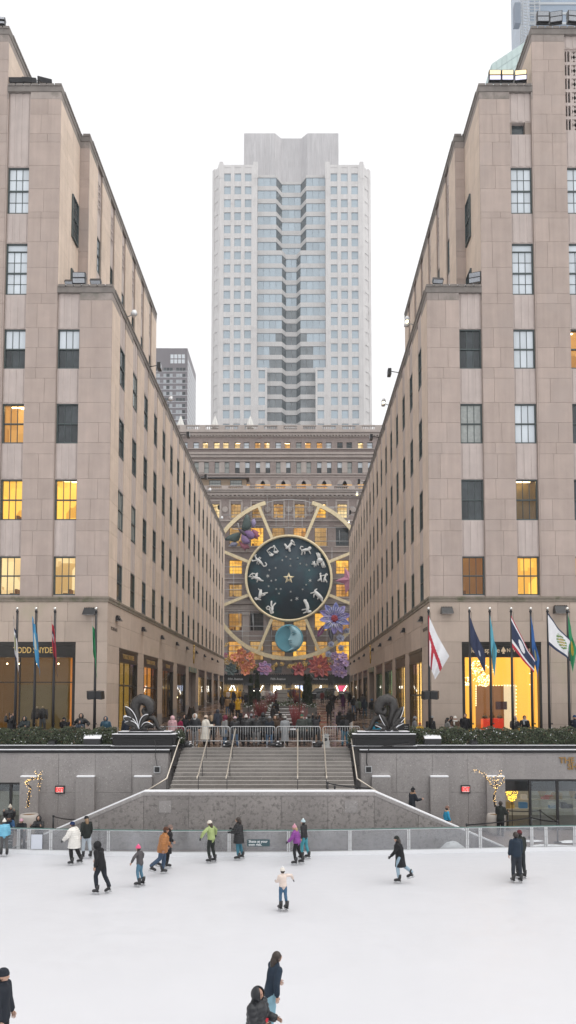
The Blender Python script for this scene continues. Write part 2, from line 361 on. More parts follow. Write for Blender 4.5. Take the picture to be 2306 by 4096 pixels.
# ------------------------------------------------------------------ the two limestone buildings
COLS = [(1.89,3.20),(5.05,6.35),(8.40,9.70),(11.7,13.0)]
ROWS = [(12.60,14.86),(16.97,19.37),(21.49,23.86),(25.95,28.33)]
ROWU = [(30.41,33.54),(35.36,38.22)]
SMAX = 15.2; ZW, ZA, ZA0 = 30.9, 43.25, 46.85; SA, SA0 = 3.23, 6.43; BELT = 12.45; SB, YB0, YB1, ZB = 2.62, 41.84, 62.4, 43.2
BAYS = [40.8+3.23*k for k in range(18)]; YEND = 98.6
SHOPS = [(40.9+6.52*k, 45.65+6.52*k) for k in range(9)]
def ztop(s): return ZW if s < SA else ZA if s < SA0 else ZA0
def limestone(sgn, label, front_kinds):
    root = thing('limestone_building', label, 'building', (XC+sgn*HW, YF, PZ))
    inv = -Vector(root.location); rz_side = sgn*-math.pi/2
    hold = bpy.data.objects.new('tmp', None)
    X = lambda s: XC+sgn*(HW+s)
    rr = random.Random(31+sgn)
    def fin(o): o.location = Vector(o.location)+inv; return o
    def bx(mb, s0, s1, y0, y1, z0, z1, mi=0): mb.box(X(s0), X(s1), y0, y1, z0, z1, mi)
    blocks = []                                       # (s0,s1,y0,y1,z0,z1,material,priority)
    wall = MB()
    D0, D1 = .06, .55
    # --- front piers and recessed window strips above the belt
    edges = [0]+[e for c in COLS for e in c]+[SMAX]
    piers = [(edges[i], edges[i+1]) for i in range(0, len(edges), 2)]
    def courses(z0, z1):
        lv = [BELT]
        for b, t in ROWS+ROWU+[(40.2, 42.6), (44.8, 47)]: lv += [b-.0, b+(t-b)*.5, t, t+1.45]
        lv = sorted({round(z, 2) for z in lv if z0+.25 < z < z1-.25}); return [z0]+lv+[z1]
    def lay(z0, z1, a, b, emit, mat, two=1.35):
        lv = courses(z0, z1)
        for k in range(len(lv)-1):
            w = b-a; cuts = [a, b]
            if w > two and rr.random() < .85: cuts = [a, a+w*rr.choice((.36,.42,.5,.58,.64)), b]
            if w > 2.4: cuts = [a, a+w*rr.uniform(.28,.38), a+w*rr.uniform(.6,.7), b]
            for q in range(len(cuts)-1): emit(cuts[q]+.006, cuts[q+1]-.006, lv[k]+.006, lv[k+1]-.006, mat if lv[k+1] < z1-.1 else None)
    for i, (a, b) in enumerate(piers):
        cuts = sorted({a, b}|{s for s in (SA, SA0) if a < s < b})
        for c0, c1 in zip(cuts, cuts[1:]):
            zt = ztop((c0+c1)/2)
            bx(wall, c0+(D0 if c0 in (0, SA, SA0) else 0), c1, YF+D0, YF+D1, BELT, zt)
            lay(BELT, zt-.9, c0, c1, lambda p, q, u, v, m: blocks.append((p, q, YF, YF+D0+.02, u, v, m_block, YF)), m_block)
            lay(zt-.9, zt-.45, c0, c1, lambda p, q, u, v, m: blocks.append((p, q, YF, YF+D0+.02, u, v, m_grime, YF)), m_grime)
    # --- side of the front mass
    def zwin(col): return ROWS+(ROWU if col >= 1 else [])
    for ci, (a, b) in enumerate(COLS):
        zt = ztop((a+b)/2); prev = BELT
        extra = []
        if sgn > 0 and ci == 1: extra = [(40.26, 41.02)]
        if ci == 2: extra = [(40.5, 45.62)]
        for z0, z1 in zwin(ci)+extra+[(zt, zt)]:
            if z0 > zt: continue
            if z0 > prev:
                sp = MB(); bx(sp, a, b, YF+.15, YF+D1, prev, z0)
                for q in range(3): bx(sp, a+.12+q*.42, a+.12+q*.42+.26, YF+.13, YF+.16, prev+.06, z0-.06)
                fin(sp.build('spandrel', m_spandrel, root))
            prev = z1
        for ri, (z0, z1) in enumerate(zwin(ci)):
            kind = front_kinds[ri][ci] if ri < len(front_kinds) and ci < len(front_kinds[ri]) else 'sky'
            up = ri >= 4
            fin(window(root, (X((a+b)/2), YF+.20, z0), 0, b-a-.004, z1-z0, 3, 2 if up else 1, kind, transom=.45 if ri == 4 else 0.))
        for z0, z1 in extra:
            if z1-z0 < 1: fin(MB().box(X(a+.15), X(b-.35), YF+.4, YF+.5, z0, z1).build('vent', m_pdark, root)); bx(wall, a, a+.15, YF+.15, YF+D1, z0, z1); bx(wall, b-.35, b, YF+.15, YF+D1, z0, z1)
            else: grille(root, fin, X(a), X(b), YF+.2, z0, z1)
    # --- ground storey front: shop opening 1.80..6.32, next 8.4..13
    gaps = [(0,1.80),(6.32,8.40),(12.9,SMAX)]
    for a, b in gaps:
        bx(wall, a or D0, b, YF+D0, YF+D1, PZ-.3, 9.9)
        lv = [PZ-.1, 5.2, 6.38, 7.55, 8.72, 9.9]
        for k in range(5):
            blocks.append((a+.006, b-.006, YF, YF+D0+.02, lv[k]+.006, lv[k+1]-.006, m_base, YF))
    bx(wall, D0, SMAX, YF+D0, YF+D1, 9.9, BELT)
    for z0, z1 in ((9.9, 11.08), (11.08, 12.2)):
        a = 0
        while a < SMAX-.1:
            b = min(SMAX, a+rr.uniform(1.5, 2.6)); blocks.append((a+.006, b-.006, YF, YF+D0+.02, z0+.006, z1-.006, m_base, YF)); a = b
    # --- side facade
    for k in range(len(BAYS)+1):
        y0 = YF+.081 if k == 0 else BAYS[k-1]+.65; y1 = BAYS[k]-.65 if k < len(BAYS) else YEND
        bx(wall, D0, D1, y0 if k else YF+D1, y1, BELT, ZW)
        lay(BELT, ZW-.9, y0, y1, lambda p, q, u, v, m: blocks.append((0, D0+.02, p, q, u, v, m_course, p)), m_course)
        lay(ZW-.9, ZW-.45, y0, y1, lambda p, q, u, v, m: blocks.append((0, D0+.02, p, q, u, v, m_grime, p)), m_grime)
    for k, yb in enumerate(BAYS):
        prev = BELT
        for ri, (z0, z1) in enumerate(ROWS+[(ZW, ZW)]):
            sp = MB(); bx(sp, .05, D1, yb-.65, yb+.65, prev, z0)
            for q in range(2): bx(sp, .035, .06, yb-.5+q*.55, yb-.05+q*.55, prev+.06, z0-.06)
            fin(sp.build('spandrel', m_spandrel, root))
            prev = z1
            if z0 < ZW:
                kd = 'dark'
                u = rr.random()
                if ri == 0 and u < .38: kd = 'amber'
                elif u < .12: kd = 'curtain'
                elif ri == 1 and k < 2: kd = 'brown'
                fin(window(root, (X(.045), yb, z0), rz_side, 1.296, z1-z0, 3, 1, kd, split=False))
    # ground storey of the side: openings at SHOPS
    prevy = YF+D1
    for k, (y0, y1) in enumerate(SHOPS+[(YEND, YEND)]):
        bx(wall, D0, D1, prevy, y0, PZ-.5, 9.75)
        z0 = zg((prevy+y0)/2)
        lv = [z0-.3, z0+.85] + [v for v in (5.2, 6.38, 7.55, 8.72) if v > z0+1.2] + [9.75]
        for q in range(len(lv)-1):
            blocks.append((0 if q else -.03, D0+.02, (prevy if k else YF+.076)+.006, y0-.006, lv[q]+.006, lv[q+1]-.006, m_base if q else m_granite, prevy))
        prevy = y1
    bx(wall, D0, D1, YF+D1, YEND, 9.75, BELT)
    for z0, z1 in ((9.75, 11.08), (11.08, 12.2)):
        a = YF+.08
        while a < YEND-.1:
            b = min(YEND, a+rr.uniform(2.2, 3.4)); blocks.append((0, D0+.02, a+.006, b-.006, z0+.006, z1-.006, m_base, a)); a = b
    # --- A side face, A0 side face, B
    for s0, za, zb, y1 in ((SA, ZW, ZA, YB0), (SA0, ZA, ZA0, 50.)):
        bx(wall, s0+D0, s0+D1, YF+D1, y1+.3, za-.5, zb)
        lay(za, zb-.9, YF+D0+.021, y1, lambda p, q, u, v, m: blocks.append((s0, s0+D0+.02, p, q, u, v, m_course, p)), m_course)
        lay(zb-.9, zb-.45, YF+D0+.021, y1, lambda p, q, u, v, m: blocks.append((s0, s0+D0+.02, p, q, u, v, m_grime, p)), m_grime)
    fin(window(root, (X(SA-.10), 41.0, 35.4), rz_side, 1.1, 2.75, 3, 2, 'dark', split=False)); fin(window(root, (X(SA-.10), 41.0, 30.95), rz_side, 1.1, 2.4, 3, 2, 'dark', split=False))
    bx(wall, SB+D0, SA+D1+.2, YB0+D0, YB0+D1, ZW-.5, ZB)
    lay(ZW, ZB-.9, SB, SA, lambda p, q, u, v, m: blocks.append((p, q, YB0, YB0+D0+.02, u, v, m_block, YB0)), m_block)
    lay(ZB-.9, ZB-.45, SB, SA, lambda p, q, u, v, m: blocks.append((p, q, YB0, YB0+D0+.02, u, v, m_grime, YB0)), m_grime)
    nb = 6; yb = [44.25+3.13*k for k in range(nb)]
    for k in range(nb+1):
        y0 = YB0+D0+.021 if k == 0 else yb[k-1]+.55; y1 = yb[k]-.55 if k < nb else YB1
        bx(wall, SB+D0, SB+D1, max(y0, YB0+D1), y1, ZW-.3, ZB)
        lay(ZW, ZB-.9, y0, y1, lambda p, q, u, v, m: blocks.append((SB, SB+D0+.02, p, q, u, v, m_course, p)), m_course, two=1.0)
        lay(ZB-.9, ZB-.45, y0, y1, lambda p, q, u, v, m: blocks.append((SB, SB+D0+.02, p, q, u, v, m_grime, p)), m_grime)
    for y in yb:
        for a, b in ((ZW-.3, 31.4), (33.7, 35.6), (38.05, 39.7), (41.9, ZB)): sp = MB(); bx(sp, SB+.13, SB+D1, y-.55, y+.55, a, b); fin(sp.build('spandrel', m_spandrel, root))
        for z0, z1 in ((31.4, 33.7), (35.6, 38.05)): fin(window(root, (X(SB+.15), y, z0), rz_side, 1.096, z1-z0, 3, 2, 'sky' if rr.random() < .6 else 'dark', split=False))
        grille(root, fin, X(SB+.12), None, y, 39.7, 41.9, side=(X, SB))
    # roof masses behind the skin
    core = MB()
    bx(core, 2.9, SMAX, YF+3, YEND, PZ, ZW-.4); bx(core, D1, SMAX, YF+D1, YEND, ZW-.5, ZW-.35)
    bx(core, SA+D1+.3, SMAX, YF+3, YB1, ZW-.5, ZA-.5); bx(core, SB+D1+2, SMAX, YB0+2.6, YB1, ZW, ZB-.4); bx(core, SA+D1, SMAX, YF+D1, YB1, ZA-.6, ZA-.4)
    bx(core, SA0+D1+.1, SMAX, YF+D1+.1, 50, ZA, ZA0-.4); bx(core, SB+D1, SMAX, YB0+D1, YB1, ZB-.6, ZB-.42); bx(core, D1+2.4, 2.9, 55, YEND, PZ, ZW-.4)
    fin(core.build('core', pm('dark_inside', (.03,.027,.025), .9, var=0), root))
    fin(wall.build('wall', m_joint, root))
    # --- copings: a course line and a row of tiles
    cop = MB()
    def cope(s0, s1, y0, y1, z):
        bx(cop, s0, s1, y0, y1, z-.45, z-.12)
        L_ = max(abs(s1-s0), abs(y1-y0)); n = max(1, int(L_/.42))
        for i in range(n):
            a, b = i/n, (i+.86)/n
            if abs(s1-s0) > abs(y1-y0): bx(cop, s0+(s1-s0)*a, s0+(s1-s0)*b, y0-.04, y1, z-.118, z+.02)
            else: bx(cop, s0-.04, s1, y0+(y1-y0)*a, y0+(y1-y0)*b, z-.118, z+.02)
    cope(-.03, SA, YF-.03, YF+.5, ZW); cope(-.03, .5, YF+.501, YEND, ZW); cope(SA-.03, SA0, YF-.03, YF+.5, ZA); cope(SA-.03, SA+.5, YF+.501, YB0-.03, ZA)
    cope(SA0-.03, SMAX, YF-.03, YF+.5, ZA0); cope(SA0-.03, SA0+.5, YF+.501, 50, ZA0); cope(SB-.03, SA+.4, YB0-.03, YB0+.5, ZB); cope(SB-.03, SB+.5, YB0+.501, YB1, ZB)
    fin(cop.build('coping', m_coping, root))
    sn = MB(); bx(sn, .0, SA-.1, YF+.02, YF+.3, ZW+.02, ZW+.05); bx(sn, SA+.1, SA0, YF+.05, YF+.3, ZA+.02, ZA+.05); fin(sn.build('snow', m_snow, root))
    belt = MB(); bx(belt, -.05, SMAX, YF-.05, YF+.2, 12.2, 12.38); bx(belt, -.05, .2, YF+.201, YEND, 12.2, 12.38); bx(belt, -.09, SMAX, YF-.09, YF+.2, 12.38, 12.5); bx(belt, -.09, .2, YF+.201, YEND, 12.38, 12.5)
    fin(belt.build('belt_course', pm('belt_stone', (.24,.205,.165), .9, var=.35, scale=.8, tint=((.12,.125,.07), 1.2, .52), streak=.3), root))
    # --- the largest blocks one by one, the far ones as one mesh
    blocks.sort(key=lambda q: -(max(q[1]-q[0], q[3]-q[2])*(q[5]-q[4]))/max(q[7], 38)**2*(1 if q[1]-q[0] > .2 else .35))
    vis = [q for q in blocks]
    for s0, s1, y0, y1, z0, z1, m, _ in vis[:290]:
        fin(ubox('stone_block', m, root, X(s0), X(s1), y0, y1, z0, z1))
    rest = MB(); rest_m = [m_course, m_grime, m_base, m_granite, m_block]
    for s0, s1, y0, y1, z0, z1, m, _ in vis[290:]: bx(rest, s0, s1, y0, y1, z0, z1, rest_m.index(m))
    tag(fin(rest.build('stone_courses', rest_m, root)), kind='stuff')
    return root, X, fin
def grille(root, fin, x0, x1, y, z0, z1, side=None):
    b = MB(); d = MB()
    if side is None:
        cx = (x0+x1)/2; w = abs(x1-x0); d.box(x0, x1, y+.2, y+.25, z0, z1)
        n = max(1, int((z1-z0)/.8))
        for q in (-.5, -.18, .18, .5): b.box(cx+q*w-.045, cx+q*w+.045, y, y+.18, z0, z1)
        for k in range(n+1):
            z = z0+(z1-z0)*k/n; b.box(x0, x1, y+.002, y+.178, z-.09, z+.09)
            if k < n:
                zn = z0+(z1-z0)*(k+1)/n
                b.bar((cx-.18*w, y+.09, z), (cx+.18*w, y+.09, zn), .1, .16); b.bar((cx-.18*w, y+.09, zn), (cx+.18*w, y+.09, z), .1, .155)
                for q in (-.34, .34): b.box(cx+q*w-.03, cx+q*w+.03, y+.004, y+.17, z, zn)
    else:
        X, s = side; yc = y; n = 4
        d.box(X(s+.33), X(s+.38), yc-.55, yc+.55, z0, z1)
        for q in (-.5, 0, .5): b.box(X(s+.12), X(s+.3), yc+q-.05, yc+q+.05, z0, z1)
        for k in range(n+1):
            z = z0+(z1-z0)*k/n; b.box(X(s+.122), X(s+.298), yc-.55, yc+.55, z-.05, z+.05)
            if k < n:
                zn = z0+(z1-z0)*(k+1)/n
                for a in (-.5, 0): b.bar((X(s+.21), yc+a, z), (X(s+.21), yc+a+.5, zn), .09, .15); b.bar((X(s+.21), yc+a, zn), (X(s+.21), yc+a+.5, z), .09, .145)
    g = fin(b.build('grille', m_spandrel, root)); o = d.build('backing', m_pdark, g)
    return g
KL = [['white', 'white', 'amber'], ['bright', 'bright', 'amber'], ['dark', 'amber', 'dark'], ['half', 'half', 'sky'], ['sky','sky','sky'], ['sky','sky','sky']]
KR = [['brown', 'bright', 'amber'], ['dark', 'dim', 'dark'], ['curtain', 'sky', 'dark'], ['dark', 'sky', 'amber'], ['sky','sky','sky'], ['sky','sky','sky']]
LB, XL, finL = limestone(-1, 'pale limestone office building on the left with a menswear shop below', KL)
RB, XR, finR = limestone(1, 'pale limestone office building on the right with a brightly lit handbag shop below', KR)
# ------------------------------------------------------------------ stairs from the plaza down to the landing
SX0, SX1 = -6.12, 2.68; NST = 14; RIS = 2.15/NST; TRD = .31; YT = 35.85; LZ = PZ-2.15
st = thing('staircase', 'wide wet granite staircase with metal handrails leading up to the plaza', 'stairs', (XC, YT, PZ))
def loc_to(root, o): o.location = Vector(o.location)-Vector(root.location); return o
sr = random.Random(3)
m_tread = pm('tread_painted_sheen', (.40,.375,.35), .35, var=.25, scale=1.6, rnd=.10, speck=((.55,.53,.5), 25., .62))  # tops lighter than risers: sky sheen on wet treads put into the colour
_sm = UNIT.mesh('step'); _sm.materials.append(m_step); _sm.materials.append(m_tread); _sm.polygons[1].material_index = 1
def sbox(x0, x1, y0, y1, z0, z1): return place('step', _sm, st, ((x0+x1)/2, (y0+y1)/2, (z0+z1)/2), None, (abs(x1-x0), abs(y1-y0), abs(z1-z0)))
for k in range(NST):
    z1 = PZ-k*RIS; y1 = YT-k*TRD
    loc_to(st, sbox(SX0, SX1, y1-TRD+.004, YT+.02 if k == 0 else y1+.05, z1-RIS-.02, z1-RIS if k < 0 else z1))
YL = YT-NST*TRD
loc_to(st, MB().box(SX0-1.0, SX1+.9, 30.72, YL+.1, LZ-.3, LZ-.005).build('landing', m_step, st))
for sg, xa in ((-1, -7.05), (1, 3.5)):               # flights down to the rink on both sides of the landing
    for k in range(13):
        x0 = xa+sg*k*.33; z1 = LZ-.01-k*.15
        loc_to(st, ubox('step', m_step, st, x0, x0+sg*.34, 30.75, 32.3, z1-.3 if z1 > .3 else -.02, z1))
    loc_to(st, MB().box(xa-.1*sg, xa+sg*4.4, 32.31, 32.6, -.02, .3).build('kerb', m_granite, st))
# drain at the top
loc_to(st, MB().box(SX0, SX1, YT+.05, YT+.2, PZ-.005, PZ+.006).build('drain', m_steel, st))
def rail(x, z_off=.95, side=False, cut=0):
    b = MB(); top = (x, YT+.15, PZ+z_off); bot = (x, YT-(NST-1.2)*TRD, PZ-(NST-1.2)*RIS+z_off)
    t, q = Vector(top), Vector(bot)
    b.tube([t+Vector((0,.5,-.05)), t, q, q+Vector((0,-.28,-.02)), q+Vector((0,-.33,-.12))] if not side else [t+Vector((0,.1,.1)), t, q, q+Vector((.9 if x > 0 else -.9, -.5, -.55))], .034, 8)
    o = loc_to(st, b.build('handrail', m_brass, st)); pb = MB()
    for f in (.02, .33, .66, .98):
        p = t.lerp(q, f); k = int((YT-p.y)/TRD); zb = PZ-max(0, k)*RIS
        pb.tube([(x, p.y, zb-.25), (x, p.y, p.z)], .018, 6)
    w = pb.build('baluster', m_black, o); return o
for x in (-4.72, -3.37, -.04, 1.31): rail(x)
rail(-6.2, .8, True); rail(2.76, .8, True)

# ------------------------------------------------------------------ granite parapet in front of the landing
PYY = 30.35; pz1 = at(576, 3168, PYY).z; xa, xb = at(576, 3168, PYY).x, at(1499, 3168, PYY).x; xe, xf = at(214, 3325, PYY).x, at(1862, 3325, PYY).x; ze = at(214, 3325, PYY).z
par = thing('stair_parapet', 'speckled granite parapet with sloping snowy ends below the staircase', 'wall', (XC, PYY, 0))
sl_ = (pz1-ze)/(xa-xe)
def ptop(x): return pz1 if xa <= x <= xb else max(0.0, pz1-sl_*(xa-x)) if x < xa else max(0.0, pz1-sl_*(x-xb))
x_lo, x_hi = xa-pz1/sl_, xb+pz1/sl_
joints = sorted([x_lo, x_hi]+[at(u, 3200, PYY).x for u in (398, 576, 757, 942, 1127, 1312, 1499, 1674)])
core = MB().prism([(x_lo+.05, -.02), (x_hi-.05, -.02), (xb, pz1-.02), (xa, pz1-.02)], PYY+.03, PYY+.38)
loc_to(par, core.build('core', m_granite, par))
for a, b in zip(joints, joints[1:]):
    a += .008; b -= .008
    poly = [(a, -.01), (b, -.01), (b, max(.005, ptop(b)-.17)), (a, max(.005, ptop(a)-.17))]
    loc_to(par, MB().prism(poly, PYY, PYY+.06).build('granite_panel', m_granite2, par))
cp = [(x_lo, .02), (xa, pz1), (xb, pz1), (x_hi, .02)]
for i in range(3):
    p, q = cp[i], cp[i+1]
    loc_to(par, MB().prism([(p[0], p[1]-.16), (q[0], q[1]-.16), q, p], PYY-.02, PYY+.4).build('coping', m_granite, par))
    loc_to(par, MB().prism([p, q, (q[0], q[1]+.055), (p[0], p[1]+.055)], PYY+.0, PYY+.37).build('snow', m_snow, par))
for u0, u1 in ((640, 690), (1379, 1430)):
    loc_to(par, MB().box(at(u0, 2900, PYY).x, at(u1, 2900, PYY).x, PYY-.02, PYY+.02, at(0, 3250, PYY).z, at(0, 3202, PYY).z).build('hatch', m_granite, par))

# ------------------------------------------------------------------ retaining walls, ledge, hedges
WY = 34.5; WZ = PZ+.02
def retaining(sgn, label):
    r = thing('retaining_wall', label, 'wall', (XC+sgn*5.0, WY, 0)); x_in = -6.62 if sgn < 0 else 3.16; x_out = -30 if sgn < 0 else 28
    def fx(mb, n, m): return loc_to(r, mb.build(n, m, r))
    # doors: openings in the wall
    dx = (at(93, 2900, WY).x, at(-160, 2900, WY).x) if sgn < 0 else (at(2013, 2900, WY).x, at(2560, 2900, WY).x); dz = at(0, 3130 if sgn < 0 else 3117, WY).z
    w = MB()
    w.box(x_in, dx[0], WY, WY+.5, -.02, WZ-.2); w.box(dx[0], dx[1], WY+.002, WY+.5, dz, WZ-.2); w.box(dx[1], x_out, WY, WY+.5, -.02, WZ-.2)
    w.box(x_in, x_in-sgn*-.35, WY+.501, 35.95, -.02, WZ-.2)
    w.slab([(x_in, WY+.3), (x_in-sgn*.42, 35.9), (x_in+sgn*.5, 35.9), (x_in+sgn*.5, WY+.3)], -.02, WZ-.21)
    fx(w, 'wall', m_granite)
    xs = [x_in+sgn*.02+(dx[0]-x_in-sgn*.04)*k/4 for k in range(5)]
    for zz0, zz1 in ((0.0, 1.92), (1.935, WZ-.21)):
        for k in range(4): fx(MB().box(xs[k]+sgn*.008, xs[k+1]-sgn*.008, WY-.03, WY+.005, zz0, zz1), 'granite_slab', m_granite)
    px = ((93,166),(315,388),(542,615)) if sgn < 0 else ((1485,1560),(1716,1790),(1940,2012))
    for a, b in px:
        a, b = at(a, 2900, WY).x, at(b, 2900, WY).x; zt = at(0, 3108, WY).z
        fx(MB().box(a, b, WY-.26, WY-.025, -.02, zt), 'pilaster', m_granite); s_ = bevel(fx(MB().box(a+.01, b-.01, WY-.27, WY-.03, zt, zt+.10), 'snow', m_snow), .04)
    # black ledge with snow lines
    led = MB(); led.box(x_in+sgn*-.05, x_out, WY-.06, WY+.45, WZ-.2, WZ-.06); led.box(x_in+sgn*.15, x_out, WY+.12, WY+.6, WZ-.06, WZ+.16); fx(led, 'ledge', m_blackgran)
    sn = MB(); sn.box(x_in+sgn*-.05, x_out, WY-.05, WY+.11, WZ-.06, WZ-.015); sn.box(x_in+sgn*.15, x_out, WY+.13, WY+.30, WZ+.16, WZ+.185); fx(sn, 'snow', m_snow)
    # door glass and frame
    fr = MB(); D = WY+.2; a, b = sorted(dx); fr.box(a, b, D, D+.12, dz-.12, dz)
    n = 5
    for k in range(n+1): x = a+(b-a)*k/n; fr.box(max(a, x-.06), min(b, x+.06), D+.001, D+.118, 0, dz-.121)
    f = fx(fr, 'door_frame', m_black)
    for k in range(n):
        if sgn > 0 and k == 0: continue        # open doorway beside the tree
        x0, x1 = a+(b-a)*k/n+.07, a+(b-a)*(k+1)/n-.07
        p = MB().box(x0, x1, D+.05, D+.06, .02, dz-.13).build('pane', glass('door_glass', (.75,.82,.85), 1.6, haze=.05), f, Vector((0,0,0)))
    rm = MB(); rm.box(a-.5, b+.5, D+4.2, D+4.3, 0, dz+.2, 0); rm.box(a-.5, b+.5, D+.2, D+4.2, dz+.05, dz+.1, 0); rm.box(a-.5, a-.45, D+.2, D+4.2, 0, dz, 0); rm.box(b+.45, b+.5, D+.2, D+4.2, 0, dz, 0); rm.box(a-.5, b+.5, D+.2, D+4.2, -.01, .01, 1)
    fx(rm, 'interior', [pm('shop_wall_dark', (.16,.17,.17), .6, var=.6, scale=1.2, emit=(.7,.6,.42), es=.16), pm('shop_floor', (.12,.10,.075), .2, var=.2)])  # shop walls glow faintly by emission in place of lamplight
    return r, fx
RWL, fxl = retaining(-1, 'long speckled granite retaining wall left of the staircase with dark glass doors')
RWR, fxr = retaining(1, 'long speckled granite retaining wall right of the staircase with rink shop doors')
m_sign = pm('bronze_sign_letters', (.33,.20,.075), .4, metal=.5, var=.08)
q = at(2243, 3044, WY-.04); loc_to(RWR, text('sign_lettering', 'THE RINK', .42, (q.x+.86, WY-.045, q.z+.02), m_sign, RWR, bold=.012, ext=.015)); loc_to(RWR, text('sign_lettering', 'SHOP', .42, (q.x+.88, WY-.045, q.z-.30), m_sign, RWR, bold=.012, ext=.015))

def leaf_cloud(name, pts, mats, parent, size, seed, w=.55):
    """many small leaf faces at pts (list of (pos, normal-ish))"""
    rr = random.Random(seed); b = MB()
    for p, nrm in pts:
        s = size*rr.uniform(.6, 1.35); t = Vector((rr.gauss(0,1), rr.gauss(0,1), rr.gauss(0,1))); n = (Vector(nrm)*1.1+Vector((rr.gauss(0,.6), rr.gauss(0,.6), rr.gauss(0,.6))))
        if n.length < 1e-3: continue
        n.normalize(); a = t-n*t.dot(n)
        if a.length < 1e-3: continue
        a.normalize(); c = n.cross(a)
        b.add([p-a*s, p+c*s*w, p+a*s, p-c*s*w], [(0,1,2,3)], 0 if rr.random() < .7 else rr.randrange(len(mats)))
    return b.build(name, mats, parent)
m_leaf = [pm('box_leaf', (.047,.064,.027), .55, var=.3, scale=9, island=.45), pm('box_leaf_brown', (.10,.06,.03), .6, var=.3, island=.3), pm('leaf_snow', (.7,.72,.74), .7, var=.05)]
def hedge(x0, x1, label, seed):
    h = thing('hedge', label, 'hedge', ((x0+x1)/2, WY+.85, WZ+.1)); rr = random.Random(seed); pts = []
    y0, y1, z0, z1 = WY+.52, WY+1.15, WZ+.12, WZ+.98
    def hz(x): return z1+.06*math.sin(x*3.1+seed)+.05*math.sin(x*7.7)+.03*math.sin(x*17)
    for _ in range(int((x1-x0)*950)):
        x = rr.uniform(x0, x1); u = rr.random()
        if u < .62: z = rr.uniform(z0, hz(x)); p = (x, y0-rr.random()**2*.12+.09*math.sin(x*5+z*6)*.5, z); nr = (0,-1,.35)
        elif u < .92: p = (x, rr.uniform(y0, y1), hz(x)+rr.gauss(0, .025)); nr = (0,-.2,1)
        else: p = (x0 if rr.random() < .5 else x1, rr.uniform(y0, y1), rr.uniform(z0, z1)); nr = (1 if p[0] == x1 else -1, -.3, .2)
        pts.append((Vector(p)-h.location, nr))
    leaf_cloud('foliage', pts, [m_leaf[0]]*8+[m_leaf[1]]*3+[m_leaf[2]], h, .042, seed)
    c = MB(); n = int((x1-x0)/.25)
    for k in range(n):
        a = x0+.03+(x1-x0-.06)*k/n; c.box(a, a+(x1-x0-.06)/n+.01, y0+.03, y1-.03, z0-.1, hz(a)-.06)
    loc_to(h, c.build('dark_core', pm('hedge_inside', (.018,.024,.012), .9, var=.4, scale=9), h)); return h  # plain dark filler box behind the leaves
hedge(-19.5, at(455, 2900, WY+.5).x, 'clipped boxwood hedge left of the staircase behind the ledge', 1)
hedge(at(1645, 2900, WY+.5).x, 17.0, 'clipped boxwood hedge right of the staircase behind the ledge', 2)
def bush(u, y, label, seed, r=.42):
    c = at(u, 2945, y); h = thing('box_shrub', label, 'shrub', (c.x, y, PZ)); rr = random.Random(seed); pts = []
    for _ in range(900):
        d = Vector((rr.gauss(0,1), rr.gauss(0,1), rr.gauss(0,1))).normalized(); k = rr.uniform(.8, 1.06)
        pts.append((Vector((d.x*r*k*.75, d.y*r*k, .55+d.z*r*k*1.1)), d))
    leaf_cloud('foliage', pts, [m_leaf[0], m_leaf[0], m_leaf[2]], h, .045, seed); MB().ball((0,0,.5), r*.85, sc=(.75,1,1.1)).build('dark_core', pm('hedge_inside'), h)
    MB().box(-.3, .3, -.4, .4, 0, .2).build('pot', m_blackgran, h)
bush(717, 35.6, 'small snow-dusted box shrub beside the left statue plinth', 5)
bush(1415, 35.6, 'small snow-dusted box shrub beside the right statue plinth', 6)

